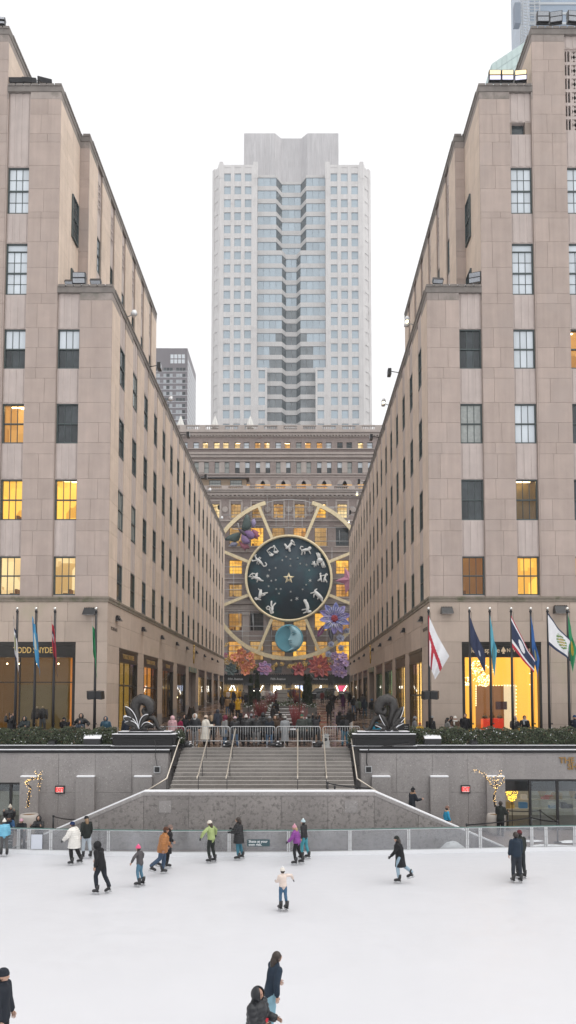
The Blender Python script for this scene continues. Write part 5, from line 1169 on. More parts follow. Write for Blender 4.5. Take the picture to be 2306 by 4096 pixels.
finR(b.build('handbag', pm('olive_leather', (.12,.08,.03), .4, var=.2), RB))
Yc = YF+1.3
for u, v, r in ((1925, 2690, 52), (1938, 2720, 30), (1868, 2725, 20), (1912, 2665, 30)):
    q = at(u, v, Yc); rad = r/70*.95; b = MB(); rr = random.Random(int(u))
    for _ in range(int(40+r*.7)):
        d = Vector((rr.gauss(0,1), rr.gauss(0,1), rr.gauss(0,1))).normalized(); b.ball(q+d*rad*rr.uniform(.8, 1), .028, 5, 3)
    o = finR(b.build('chandelier', pm('chandelier_bulb', (1,.9,.7), .5, var=0, emit=(1,.80,.42), es=3.0), RB)); wv = MB()
    for _ in range(26): d = Vector((rr.gauss(0,1), rr.gauss(0,1), rr.gauss(0,1))).normalized(); wv.tube([q, q+d*rad*.9], .006, 4)
    w_ = wv.build('wire', m_gold, o)
b = MB()
for k in range(26):
    u, v = (1905+0, 2745+k*7) if k < 12 else (1905+(k-12)*11.5, 2742)
    if k >= 12 and u > 2066: u, v = 2066, 2742+(k-25)*20
    q = at(u, v, Yp-.1); b.ball(q, .03, 5, 3)
for k in range(10): q = at(2066, 2745+k*14, Yp-.1); b.ball(q, .03, 5, 3)
for k in range(6): q = at(2120+(k % 2)*6, 2650+k*22, YF+2); b.ball(q, .03, 5, 3)
finR(b.build('bulb_string', pm('chandelier_bulb'), RB))
for root, fin, X, sgn in ((LB, finL, XL, -1), (RB, finR, XR, 1)):     # the next shop windows, beyond the frame
    a, b_, zb, zt = shop_front(root, fin, X, 8.40, 12.9, [], 'n', sgn)
    for k in range(3): fin(MB().box(a+(b_-a)*k/3+.03, a+(b_-a)*(k+1)/3-.03, YF+.12, YF+.14, zb, zt).build('pane', m_pdark, root))
    fin(MB().box(a+(b_-a)/3-.03, a+(b_-a)/3+.03, YF+.09, YF+.17, zb, zt).box(a+(b_-a)*2/3-.03, a+(b_-a)*2/3+.03, YF+.09, YF+.17, zb, zt).build('mullion', m_bronze, root))
# side shops along the promenade
def side_shops(root, fin, X, sgn, specs):
    rz = sgn*-math.pi/2
    for k, (y0, y1) in enumerate(SHOPS):
        yc = (y0+y1)/2; w = y1-y0; g = zg(yc); zt = 9.75; zb = g+.35
        if k == 4:                                        # entrance recess
            b = MB(); b.box(X(.6), X(2.4), y0-.02, y1+.02, g-.3, g+.02, 0); b.box(X(2.2), X(2.4), y0, y1, g, zt, 0); b.box(X(.5), X(2.2), y0-.02, y0, g, zt, 1); b.box(X(.5), X(2.2), y1, y1+.02, g, zt, 1)
            o = fin(b.build('entrance_recess', [m_pdark, m_spandrel], root)); fin(MB().box(X(-.08), X(.3), y0, y1, zt-.5, zt).build('entrance_lintel', pm('verdigris_lintel', (.16,.22,.19), .6, var=.5, scale=2, tint=((.38,.22,.07), 3., .5)), root))
            continue
        kind = specs[k]
        f = MB(); f.box(X(-.03), X(.35), y0, y1, zt-.2, zt); f.box(X(.02), X(.3), y0, y1, 9.0, zt-.201); f.box(X(-.01), X(.34), y0, y1, 8.9, 8.999); f.box(X(0), X(.3), y0, y0+.2, g, 8.9); f.box(X(0), X(.3), y1-.2, y1, g, 8.9); f.box(X(.0), X(.3), y0+.2, y1-.2, g, zb)
        o = fin(f.build('shop_frame', m_bronze, root)); mu = MB()
        for q in (.35, .66): yy = y0+w*q; mu.box(X(.1), X(.16), yy-.035, yy+.035, zb, 8.9)
        if kind[1]: mu.box(X(.09), X(.17), y0+.2, y1-.2, zb+kind[1]-.05, zb+kind[1]+.05)
        fin(mu.build('mullion', m_bronze, root))
        for q, (a, b2) in enumerate(((y0+.2, y0+w*.35-.035), (y0+w*.35+.035, y0+w*.66-.035), (y0+w*.66+.035, y1-.2))): fin(MB().box(X(.12), X(.13), a, b2, zb, 8.9).build('pane', m_pglow, root))
        mw = kind[0]; bb = MB(); d = 2.0; bb.box(X(d), X(d+.05), y0-.3, y1+.3, g, 9.2, 0); bb.box(X(.3), X(d), y0-.35, y0-.3, g, 9.2, 0); bb.box(X(.3), X(d), y1+.3, y1+.35, g, 9.2, 0); bb.box(X(.3), X(d), y0-.3, y1+.3, 9.1, 9.15, 0); bb.box(X(.3), X(d), y0-.3, y1+.3, g+.2, g+.25, 1); fin(bb.build('shop_interior', [mw, pm('shop_floor')], root))
        lp = MB(); rr = random.Random(k+int(sgn)*20)
        for _ in range(4): yy = rr.uniform(y0+.4, y1-.4); zz_ = rr.uniform(5.5+g-4, 8.7); lp.ball((X(rr.uniform(.5, 1.6)), yy, zz_), .09, 6, 4)
        fin(lp.build('pendant_lamp', m_lamp, root))
        text('sign_lettering', kind[2], .42, ((X(.012)-root.location.x), yc-root.location.y, 9.27-root.location.z), m_gold, root, rot=(math.pi/2, 0, rz), bold=.004)
def rm(n, c, e, s_): return pm('side_shop_'+n, c, .5, var=.5, scale=.6, emit=e, es=s_)  # side shop walls glow by emission in place of lamplight
dk_ = rm('dark', (.05,.045,.05), (.35,.18,.06), .25); am_ = rm('amber', (.25,.13,.04), (1,.42,.07), .55); go_ = rm('gold', (.4,.3,.15), (1,.66,.22), 1.3); gn_ = rm('green', (.25,.36,.22), (.6,.85,.5), .65); ol_ = rm('olive', (.12,.09,.03), (.7,.42,.08), .4)
side_shops(LB, finL, XL, -1, [(ol_,2.9,'TODD SNYDER'),(am_,2.6,'TODD SNYDER'),(dk_,0,'TOD SNY'),(dk_,0,''),None,(go_,0,''),(dk_,0,''),(am_,0,''),(go_,0,'')])
side_shops(RB, finR, XR, 1, [(go_,2.3,''),(go_,0,''),(gn_,0,''),(gn_,0,''),None,(dk_,0,''),(am_,0,''),(go_,0,''),(go_,0,'')])
for root, X, sgn in ((LB, XL, -1), (RB, XR, 1)):
    pr = pm('dark_engraving', (.10,.08,.065), .8, var=0); y = 39.7 if sgn < 0 else 39.8
    text('sign_lettering', 'PROMENADE', .30, (X(-.006)-root.location.x, y-root.location.y, 10.75-root.location.z), pr, root, rot=(math.pi/2, 0, sgn*-math.pi/2), ext=.004, sx=.8, bold=.004)
    b = MB(); yy = 69.7; fnx = X(-.06)                    # gilded relief over the entrance
    for pts in ([(0,10.2),(.1,10.8),(-.05,11.4),(.05,11.9)], [(-.3,10.6),(.0,11.0),(.3,11.5)], [(-.25,11.5),(.05,11.2),(.3,10.8)]): b.tube([(fnx, yy+a, z) for a, z in pts], [.08]*len(pts), 6)
    b.ball((fnx, yy+.05, 12.0), .14, 8, 5); (finL if sgn < 0 else finR)(b.build('gilded_relief', m_gold, root))
# ------------------------------------------------------------------ wall lamps, floodlights on the roofs
def wall_lamp(p, rz, label, s=1.0, lit=False):
    t = thing('wall_lamp', label, 'lamp', tuple(p), rz, 'black lamps on the stone belt'); b = MB(); w, d, h = .35*s, .32*s, .26*s
    b.add([(-w,0,-h),(w,0,-h),(w,-d*1.3,-h),(-w,-d*1.3,-h),(-w*.9,0,h*.4),(w*.9,0,h*.4),(w*.9,-d*.55,h*.4),(-w*.9,-d*.55,h*.4)], [(0,1,2,3),(7,6,5,4),(1,0,4,5),(2,1,5,6),(3,2,6,7),(0,3,7,4)]); b.build('housing', m_black, t)
    f = MB()
    for k in range(7): x = -w*.8+k*w*.265; f.box(x-.012, x+.012, -d*.6, -.02, h*.4, h*.4+.05)
    f.build('fin', m_black, t); MB().box(-w*.85, w*.85, -d*1.2, -.05, -h-.012, -h-.002).build('lens', pm('lamp_lens', (.5,.5,.5), .2), t); MB().box(-.1, .1, -.0, .1, -.1, .1).build('bracket', m_black, t); return t
def on_side(root_X, u, v, sgn): # a point on the promenade facade
    x = root_X(-.02); d = _dir(u, v); k = x/d[0]; return Vector((x, d[1]*k, EYE+d[2]*k))
wall_lamp(at(364, 2442, YF-.02), 0, 'wide black wall lamp behind the rightmost left flagpole', 1.05)
wall_lamp(at(1786, 2438, YF-.02), 0, 'wide black wall lamp right of the red cross flag', 1.0)
wall_lamp(at(2240, 2434, YF-.02), 0, 'wide black wall lamp by the right picture edge', 1.15)
for sgn, X, us, nm in ((-1, XL, [468, 571, 647, 707, 748, 785, 818, 848, 870], 'left'), (1, XR, [1690, 1619, 1565, 1524, 1494, 1459, 1439, 1420, 1404], 'right')):
    for k, u in enumerate(us):
        d = _dir(u, 2400); y = X(0)/d[0]*d[1]; z = 11.5; od = ['nearest','second nearest','third','fourth','fifth','sixth','seventh','second farthest','farthest'][k]
        wall_lamp((X(-.02), y, z), sgn*-math.pi/2, '%s black lamp along the promenade wall of the %s building' % (od, nm), .72)
def floodlight(p, rz, tilt, label, kind='led', s=1.0):
    t = thing('floodlight', label, 'floodlight', tuple(p), rz, 'floodlights on the roof edges'); w, h = .37*s, .31*s
    b = MB(); b.tube([(-w*.9,0,0),(-w*.9,0,h*.5)], .025, 6); b.tube([(w*.9,0,0),(w*.9,0,h*.5)], .025, 6); b.box(-w, w, -.03, .03, -.02, .03); b.build('yoke', m_black, t)
    for k, zz_ in enumerate(((0,) if kind == 'single' else (0, 1))):
        z0 = .12+zz_*h*1.08; hd = MB(); hd.box(-w, w, -.12, .12, -h*.48, h*.48); o = hd.build('lamp_head', m_black, t, (0, 0, z0+h*.4), (tilt, 0, 0))
        m = pm('led_cool', (.35,.37,.4), .3, var=.6, scale=25) if kind != 'lit' else pm('led_warm' if zz_ else 'led_colour', (.6,.5,.35), .4, var=.6, scale=30, emit=(1,.75,.35) if zz_ else (.5,.55,.9), es=.8)
        MB().box(-w*.88, w*.88, -.135, -.12, -h*.38, h*.38).build('lens', m, o)
        f = MB()
        for q in range(9): x = -w*.85+q*w*.21; f.box(x-.012, x+.012, .12, .17, -h*.42, h*.42)
        f.build('fin', m_black, o)
    return t
def roof(u, v, Y, *a, **k): return floodlight(at(u, v, Y), *a, **k)
roof(2, 112, YF+.2, .1, -.3, 'floodlight on the highest left roof at the picture edge', s=.8)
roof(68, 340, YF+.25, .0, -1.2, 'tilted floodlight nearest the wall on the upper left roof', kind='single', s=1.1); roof(120, 340, YF+.25, .1, -1.2, 'middle tilted floodlight on the upper left roof', kind='single', s=1.1); roof(180, 340, YF+.25, .3, -1.1, 'outer tilted floodlight on the upper left roof', kind='single', s=1.1)
roof(318, 1143, YF+.25, 0, .15, 'double floodlight in the middle of the lower left roof', s=1.05); roof(280, 1143, YF+.3, 0, .9, 'small flat floodlight against the wall on the lower left roof', kind='single', s=.75); roof(384, 1141, YF+.25, 0, .9, 'small flat floodlight at the corner of the lower left roof', kind='single', s=.85)
roof(1980, 332, YF+.25, 0, .1, 'left of the three lit floodlights on the upper right roof', kind='lit', s=.98); roof(2030, 332, YF+.25, 0, .1, 'middle of the three lit floodlights on the upper right roof', kind='lit', s=.98); roof(2083, 332, YF+.25, -.1, .1, 'brightest of the three lit floodlights beside the stone wall', kind='lit', s=.98)
roof(2172, 98, YF+.25, 0, .1, 'left dark floodlight on the highest right roof', s=1.0); roof(2224, 98, YF+.25, -.15, .2, 'middle dark floodlight on the highest right roof', s=1.0); roof(2295, 98, YF+.25, .1, .1, 'right dark floodlight on the highest right roof at the edge', s=1.05)
roof(1752, 1137, YF+.3, .1, .9, 'small flat floodlight at the corner of the lower right roof', kind='single', s=.85); roof(1900, 1137, YF+.25, -.3, .4, 'tilted double floodlight against the wall on the lower right roof', s=.95)
def cornice_lamp(sgn, X, u, label, kind):
    d = _dir(u, 1500); y = X(-.15)/d[0]*d[1]; t = thing('cornice_lamp', label, 'lamp', (X(-.15), y, ZW-.1), sgn*-math.pi/2, 'lamps along the cornice')
    if kind == 'flood':
        MB().tube([(0,.1,0),(0,-.5,.1)], .03, 6).build('arm', m_black, t); o = MB().box(-.28,.28,-.75,-.5,-.22,.22).build('lamp_head', m_black, t); MB().box(-.24,.24,-.765,-.75,-.18,.18).build('lens', pm('led_cool'), o)
    else:
        MB().tube([(0,.1,0),(0,-.25,.15),(0,-.3,.35)], .03, 6).build('arm', m_steel, t); b = MB(); b.lathe([(.02,.18),(.1,.15),(.17,0),(.17,-.12),(.01,-.13)], (.12,-.35,.35), 10); b.lathe([(.02,.18),(.1,.15),(.17,0),(.17,-.12),(.01,-.13)], (-.15,-.35,.15), 10); b.build('lamp_head', pm('white_lamp_body', (.7,.71,.72), .4), t); MB().ball((.12,-.35,.22), .1, 8, 5).build('bulb', m_lamp, t)
for sgn, X, us, nm in ((-1, XL, [(512,'spot'),(604,'flood'),(668,'spot'),(729,'flood'),(805,'flood'),(832,'spot'),(860,'flood'),(882,'spot')], 'left'), (1, XR, [(1652,'spot'),(1592,'flood'),(1551,'spot'),(1511,'flood'),(1456,'flood'),(1438,'spot'),(1418,'flood'),(1404,'spot')], 'right')):
    for k, (u, kd) in enumerate(us): cornice_lamp(sgn, X, u, '%s %s on the cornice of the %s building' % (['nearest','second','third','fourth','fifth','sixth','seventh','farthest'][k], 'white twin spotlight' if kd == 'spot' else 'black floodlight', nm), kd)

# ------------------------------------------------------------------ flagpoles
def flagpole(u, label, corners, pattern, cols, seed=0, pY=35.75, vtop=2434, speakers=None):
    base = at(u, 2925, pY); top = at(u, vtop, pY); t = thing('flagpole', label, 'flagpole', (base.x, pY, PZ), 0, 'flagpoles around the rink')
    H = top.z-PZ; MB().tube([(0,0,0), (0,0,H*.5), (0,0,H-.1)], [.075,.068,.05], 10).build('pole', m_black, t); MB().ball((0,0,H), .085, 12, 8).build('ball_finial', pm('chrome_ball', (.75,.74,.70), .12, metal=.9, var=.05), t)
    MB().lathe([(.05,0),(.075,.03),(.075,.1),(.04,.14)], (0,0,H-.22), 10).build('truck', m_black, t); b = MB(); b.tube([(.1,-.06,H-.2),(.085,-.09,H*.5),(.1,-.07,1.2)], .008, 4); b.ball((.1,-.08,1.25), .05, 6, 4); b.build('halyard', m_black, t)
    # cloth: bilinear patch between hoist and fly with vertical folds
    P = [at(x, y, pY-.1)-Vector((base.x, pY, PZ)) for x, y in corners]; nu, nv = 40, 56; V = []; UV = []
    rr = random.Random(seed); ph = rr.uniform(0, 6); am = .10
    for j in range(nv+1):
        v = j/nv
        for i in range(nu+1):
            q = i/nu; a = P[0].lerp(P[1], v); b2 = P[2].lerp(P[3], v); p = a.lerp(b2, q)
            f = math.sin(q*9+ph+v*1.6)*am*(.3+q)+math.sin(q*17+ph*2-v*3)*am*.35*q
            p = p+Vector((f*.15, f, -.10*math.sin(math.pi*q)*(1-v))); V.append(tuple(p))
    Fc = [(j*(nu+1)+i, (j+1)*(nu+1)+i, (j+1)*(nu+1)+i+1, j*(nu+1)+i+1) for j in range(nv) for i in range(nu)]
    ms = [pm('flag_%02d%02d%02d' % tuple(int(x*99) for x in c), c, .75, var=.1, scale=4) for c in cols]
    mb = MB().add(V, Fc, 0, True)
    mb.m = [pattern((i+.5)/nu, (j+.5)/nv) for j in range(nv) for i in range(nu)]
    o = mb.build('flag', ms, t); return t
wht, red, navy, sky_, grn, yel = (.72,.72,.74), (.42,.025,.045), (.02,.03,.075), (.06,.28,.50), (.015,.22,.085), (.55,.40,.06)
solid = lambda u, v: 0
def seal(c0=.5, c1=.5, r=.2, bg=0, fg=1): return lambda u, v: fg if (u-c0)**2*1.8+(v-c1)**2 < r*r else bg
flagpole(60, 'leftmost flagpole with a white and navy flag hanging limp', [(54,2460),(57,2600),(66,2540),(82,2712)], lambda u, v: 1 if v > .88 or v < .1 else (2 if (u-.45)**2+(v-.5)**2 < .05 else 0), [wht, navy, (.3,.3,.12)], 1)
flagpole(136, 'flagpole with a light blue flag hanging before the shop name', [(130,2462),(133,2580),(143,2500),(163,2718)], seal(.55,.45,.2), [sky_, (.45,.5,.45)], 2)
flagpole(212, 'flagpole with a red flag and starred blue circle', [(206,2460),(209,2580),(219,2520),(236,2710)], lambda u, v: (2 if (u-.45)**2+((v-.42)*1.3)**2 < .02 else 1) if (u-.45)**2+((v-.42)*1.3)**2 < .055 else (1 if u > .9 else 0), [red, navy, wht], 3)
sp1 = flagpole(378, 'flagpole with a dark green flag carrying two loudspeakers', [(368,2465),(371,2590),(380,2530),(393,2715)], lambda u, v: 1 if u < .12 else 0, [grn, wht], 4)
flagpole(1720, 'flagpole with a white flag crossed by red bars', [(1714,2460),(1718,2660),(1798,2625),(1742,2718)], lambda u, v: 1 if abs(v-.36-u*.22) < .085 or (.16 < u-.05*v < .34 and v > .42) or u < .05 else 0, [wht, red], 5)
flagpole(1885, 'flagpole with a plain navy flag right of the crossed flag', [(1879,2460),(1883,2580),(1945,2620),(1942,2690)], lambda u, v: 1 if (u-.6)**2*2+(v-.62)**2 < .01 else 0, [navy, (.4,.42,.5)], 6)
flagpole(1967, 'flagpole with a narrow pale cyan flag hanging limp', [(1961,2460),(1964,2600),(1988,2600),(1978,2715)], seal(.5,.6,.14), [(.10,.36,.46), (.3,.42,.3)], 7)
flagpole(2053, 'flagpole with a navy flag edged in red and white', [(2046,2460),(2050,2590),(2140,2640),(2135,2692)], lambda u, v: 1 if v > .86 or v < .08 else 2 if v > .74 or v < .16 else (2 if (u-.45)**2*1.6+(v-.45)**2 < .035 else 0), [navy, red, wht], 8)
flagpole(2132, 'flagpole with a deep blue flag and yellow shield', [(2124,2460),(2128,2590),(2158,2640),(2152,2720)], seal(.6,.5,.16), [(.02,.10,.30), (.4,.36,.15)], 9)
flagpole(2200, 'flagpole with a white flag bordered navy and a floral crest', [(2192,2450),(2196,2580),(2282,2560),(2285,2645)], lambda u, v: 1 if v > .9 or v < .07 or u > .97 else (2 if (u-.6)**2*1.3+(v-.47)**2 < .025 else 3) if (u-.6)**2*1.3+(v-.47)**2 < .07 and (int(u*18)+int(v*26)) % 3 else 0, [wht, navy, (.45,.35,.1), (.12,.22,.05)], 10)
flagpole(2280, 'rightmost flagpole with a bright green flag', [(2273,2455),(2277,2600),(2306,2600),(2292,2705)], seal(.6,.4,.2), [grn, yel], 11)
for u, lb in ((383, 'left'), (1722, 'right')):
    p = at(u, 2780, 35.6); t = thing('loudspeaker_pair', 'pair of black loudspeakers clamped to the %s flagpole above the hedge' % ('dark green' if lb == 'left' else 'white and red'), 'loudspeaker', tuple(p), 0, 'loudspeaker pairs')
    for sg in (-1, 1):
        o = bevel(MB().box(-.2,.2,-.14,.14,-.22,.22).build('speaker_box', m_black, t, (sg*.24,0,0), (.2,sg*.08,sg*-.5)), .03); MB().box(-.17,.17,-.155,-.14,-.19,.19).build('speaker_grille', pm('speaker_mesh', (.035,.035,.037), .8, var=.3, scale=40), o)
    MB().box(-.1,.1,.0,.2,-.08,.08).build('clamp', m_black, t)

# ------------------------------------------------------------------ sea creature statues on black plinths
m_bz = pm('patinated_bronze', (.055,.052,.05), .34, metal=.5, var=.5, scale=9, bump=.6, bscale=30)
def statue(cu, flip, label, plabel, y=35.15):
    c = at(cu, 2925, y); zt = at(cu, 2926, y).z; k = 1/80.0
    pl = thing('statue_plinth', plabel, 'plinth', (c.x, y, PZ), 0, 'black granite plinths'); b = MB(); w = 1.6; h = zt-PZ
    b.box(-w-.08, w+.08, -.62, .62, -.02, h*.18); b.box(-w, w, -.55, .55, h*.18, h*.68); b.box(-w+.12, w-.12, -.62, .45, h*.2, h*.6); b.box(-w-.03, w+.03, -.6, .6, h*.68, h*.86); b.box(-w+.25, w-.25, -.45, .45, h*.86, h); b.build('block', m_blackgran, pl)
    s_ = MB(); s_.box(-w+.27, w-.27, -.42, .42, h, h+.03); s_.box(-w, -w+.24, -.55, .55, h*.86, h*.86+.035); s_.box(w-.24, w, -.55, .55, h*.86, h*.86+.035); s_.box(-w-.02, w+.02, -.59, -.46, h*.86, h*.86+.04); s_.box(-w-.07, w+.07, -.615, -.56, h*.18, h*.18+.03); s_.build('snow', m_snow, pl)
    t = thing('bronze_sea_creature', label, 'statue', (c.x, y, zt+.03), 0, 'bronze sea creatures'); f = -1 if flip else 1
    def pt(x, z, yy=0.): return Vector((f*(x-495)*.331*k, yy, (975-z)*.331*k))   # left statue drawn in zoom pixels
    curl = [(430,960),(400,900),(370,800),(350,700),(370,610),(430,575),(500,600),(545,650),(550,710),(520,750),(480,750),(460,720),(470,690),(495,695)]
    P = []
    for i in range(len(curl)-1):
        for q in range(3):
            a, b2 = curl[i], curl[i+1]; P.append(pt(a[0]+(b2[0]-a[0])*q/3, a[1]+(b2[1]-a[1])*q/3, -.05))
    P.append(pt(*curl[-1], -.05)); n = len(P); rs = [(.215+.07*math.sin(math.pi*i/n))*(1 if i < n*.55 else max(.22, 1-(i-n*.55)/(n*.45)*.85)) for i in range(n)]
    MB().tube(P, rs, 12, flat=.95).build('body', m_bz, t)
    tail = [(430,900),(470,830),(530,800),(590,820),(625,880),(650,940),(690,965),(730,940),(738,895)]
    P = []
    for i in range(len(tail)-1):
        for q in range(3): a, b2 = tail[i], tail[i+1]; P.append(pt(a[0]+(b2[0]-a[0])*q/3, a[1]+(b2[1]-a[1])*q/3, .0))
    n = len(P); MB().tube(P, [.20-.14*i/n for i in range(n)], 10).build('tail', m_bz, t)
    inner = [(590,880),(570,925),(535,920),(525,885),(545,870)]; MB().tube([pt(*q, -.05) for q in inner], [.12,.11,.09,.07,.05], 8).build('tail', m_bz, t)
    MB().ball(pt(405,572,-.05), .13, 10, 6).build('head_knob', m_bz, t)
    for k_, (bx_, bz, tx, tz, wd_) in enumerate(((400,960,250,670,.34),(410,970,235,805,.30),(430,975,250,872,.26),(440,970,600,900,.26),(430,960,545,770,.25),(420,970,310,975,.2),(450,975,540,975,.2))):
        a, b2 = pt(bx_, bz, -.3), pt(tx, tz, -.42); mid = a.lerp(b2, .5)+Vector((0,-.14,.30)); pts = [a.lerp(mid, q/10).lerp(mid.lerp(b2, q/10), q/10) for q in range(11)]
        V = []; n = len(pts)
        for i, p in enumerate(pts):
            ww = wd_*.72*math.sin(math.pi*(.12+.86*i/(n-1)))**.8*.8; d = (b2-a).normalized(); up = Vector((-d.z,0,d.x)); V += [p-up*ww, p+Vector((0,-.10,0)), p+up*ww, p+Vector((0,.08,0))]
        Fc = [(i*4+q, i*4+(q+1) % 4, (i+1)*4+(q+1) % 4, (i+1)*4+q) for i in range(n-1) for q in range(4)]+[(3,2,1,0), tuple((n-1)*4+q for q in range(4))]
        o = MB().add(V, Fc, 0, True).build('fin_leaf', m_bz, t)
        V2 = [p+Vector((0,-.05,.012))+Vector((-((b2-a).normalized()).z,0,((b2-a).normalized()).x))*wd_*.72*math.sin(math.pi*(.12+.86*i/(n-1)))**.8*.8*(1 if ((b2-a).x*f) > 0 else -1)*1.0 for i, p in enumerate(pts)]
        if k_ < 5: MB().tube(V2, .022, 5).build('snow', m_snow, o)
    MB().box(-.75,.75,-.32,.32,-.03,.06).build('base', m_bz, t)
statue(586, False, 'curling bronze sea creature with leaf fins left of the staircase', 'stepped black granite plinth with snow left of the staircase')
statue(1532, True, 'curling bronze sea creature with leaf fins right of the staircase', 'stepped black granite plinth with snow right of the staircase')
for u, v, lb, w in ((371, 2962, 'black box light with snowy lid in the left hedge', .43), (1731, 2958, 'black box light with snowy lid in the right hedge', .43), (210, 2958, 'small black ground light in the left hedge', .17), (1896, 2955, 'small black ground light in the right hedge', .17)):
    p = at(u, v, WY+.30); t = thing('box_light', lb, 'lamp', (p.x, WY+.30, WZ+.16), 0, 'lights along the hedge'); b = MB(); h = w*.55+.04; b.box(-w,w,-.12,.24,.08,.08+h*.9); b.add([(-w,-.12,.08+h*.9),(w,-.12,.08+h*.9),(w,.24,.08+h*1.5),(-w,.24,.08+h*1.5),(w,.24,.08+h*.9),(-w,.24,.08+h*.9)], [(0,1,2,3),(1,4,2),(0,3,5),(3,2,4,5)]); b.build('housing', m_black, t); MB().box(-.2*w/.43,.2*w/.43,-.05,.1,-.02,.08).build('foot', m_black, t)
    if w > .3: MB().add([(-w,-.12,.09+h*.9),(w,-.12,.09+h*.9),(w,.24,.09+h*1.5),(-w,.24,.09+h*1.5),(-w,-.12,.12+h*.9),(w,-.12,.12+h*.9),(w,.24,.12+h*1.5),(-w,.24,.12+h*1.5)], [(4,5,6,7),(0,1,5,4),(1,2,6,5),(2,3,7,6),(3,0,4,7)]).build('snow', m_snow, t)
# cables and outlet boxes on the retaining wall
for sgn, bu, pts, lb in ((-1, 630, [(620,2960),(626,2990),(622,3020),(630,3065)], 'left'), (1, 1475, [(1640,2975),(1540,2985),(1480,2990),(1468,3010),(1467,3050),(1470,3062)], 'right')):
    q = at(bu, 3078, WY-.03); t = thing('outlet_box', 'recessed electrical outlet box with black cable on the %s granite wall' % lb, 'outlet', (q.x, WY-.055, q.z), 0); b = MB(); s_ = .17; b.box(-s_,s_,-.03,.02,-s_,-s_+.04); b.box(-s_,s_,-.03,.02,s_-.04,s_); b.box(-s_,-s_+.04,-.03,.02,-s_+.04,s_-.04); b.box(s_-.04,s_,-.03,.02,-s_+.04,s_-.04); b.build('frame', m_steel, t); MB().box(-s_+.04,s_-.04,-.005,.02,-s_+.04,s_-.04).build('recess', m_black, t)
    P = [at(a, c, WY-.12)-Vector((q.x, WY-.02, q.z)) for a, c in pts]; MB().tube(P, .03 if sgn > 0 else .015, 6).build('cable', m_black, t)

# ------------------------------------------------------------------ exit signs, pots with lit trees, rope posts on the terrace
for u, v, lb in ((242, 3158, 'left'), (1862, 3156, 'right')):
    p = at(u, v, WY-.02); t = thing('exit_sign', 'red lit EXIT sign in a black frame on the %s granite wall' % lb, 'sign', (p.x, WY-.05, p.z), 0, 'exit signs'); MB().box(-.235,.235,-.06,.02,-.20,.20).build('frame', m_black, t); MB().box(-.18,.18,-.07,-.06,-.135,.135).build('panel', pm('exit_panel', (.75,.6,.58), .5, var=.05, emit=(1,.55,.5), es=.25), t); text('lettering', 'EXIT', .27, (0,-.075,-.005), pm('exit_red', (.8,.02,.02), .5, var=0, emit=(1,.03,.03), es=.5), t, bold=.012, sx=.72)
m_pot = pm('cream_concrete_pot', (.50,.46,.42), .7, var=.1, scale=3, streak=.1); m_bark = pm('bark', (.07,.05,.04), .9, var=.3, scale=9); m_fairy = pm('fairy_light', (1,.8,.4), .5, var=0, emit=(1,.62,.2), es=5)
def lit_tree(u, vbot, label, plabel, branches, seed, potw=.40, poth=1.0):
    g = gr(u, vbot, 0.0); y = WY-.75; x = at(u, 3200, y).x; p = thing('planter', plabel, 'planter', (x, y, -.03), 0, 'cream planters'); w = potw
    MB().lathe([(.01,0),(w*.72,0),(w*.9,poth*.2),(w*1.08,poth*.55),(w*1.04,poth*.85),(w*.92,poth),(w*.80,poth),(w*.80,poth-.06),(.01,poth-.06)], seg=24).build('pot', m_pot, p)
    MB().lathe([(.01,poth-.07),(w*.79,poth-.07),(w*.79,poth-.05),(.01,poth-.05)], seg=20).build('soil', pm('mulch', (.25,.15,.06), .9, var=.3), p)
    t = thing('lit_tree', label, 'tree', (x, y, poth-.1), 0, 'small trees wrapped in fairy lights'); rr = random.Random(seed)
    for bi, (pts, r0) in enumerate(branches):
        P = [at(a, c, y)-Vector((x, y, poth-.1)) for a, c in pts]; P = [Vector((q.x, rr.uniform(-.12,.12)*(i > 0), q.z)) for i, q in enumerate(P)]
        MB().tube(P, [r0*(1-.6*i/len(P)) for i in range(len(P))], 6).build('trunk' if bi == 0 else 'branch', m_bark, t)
        L_ = MB(); tot = 0
        for i in range(len(P)-1):
            seg = (P[i+1]-P[i]).length
            for _ in range(int(seg*16)+1): q = P[i].lerp(P[i+1], rr.random()); L_.ball(q+Vector((rr.gauss(0,.05), -.05+rr.gauss(0,.04), rr.gauss(0,.04))), .010, 5, 3)
        L_.build('fairy_lights', m_fairy, t)
lit_tree(119, 3320, 'leaning thin tree wound with warm fairy lights in the left planter', 'cream rounded planter beside the left terrace doors', [([(112,3230),(115,3180),(122,3150),(110,3135),(107,3125)],.05),([(107,3125),(120,3118),(150,3113),(163,3118),(155,3140),(163,3158)],.03),([(150,3113),(145,3095),(140,3083)],.02),([(150,3113),(165,3095),(160,3083)],.02),([(107,3128),(125,3120),(135,3108)],.02)], 1, .44)
lit_tree(1982, 3322, 'round crowned tree wound with warm fairy lights in the right planter', 'cream rounded planter beside the rink shop doors', [([(1982,3228),(1978,3190),(1984,3150),(1980,3125)],.05),([(1980,3150),(1965,3140),(1955,3120),(1965,3105)],.025),([(1982,3145),(2000,3138),(2014,3125),(2008,3105)],.025),([(1980,3125),(1975,3110),(1995,3100),(2005,3085)],.02),([(1955,3125),(1940,3105),(1935,3092),(1915,3083),(1885,3085)],.02),([(1984,3135),(1995,3120),(1990,3108)],.02)], 2, .42)
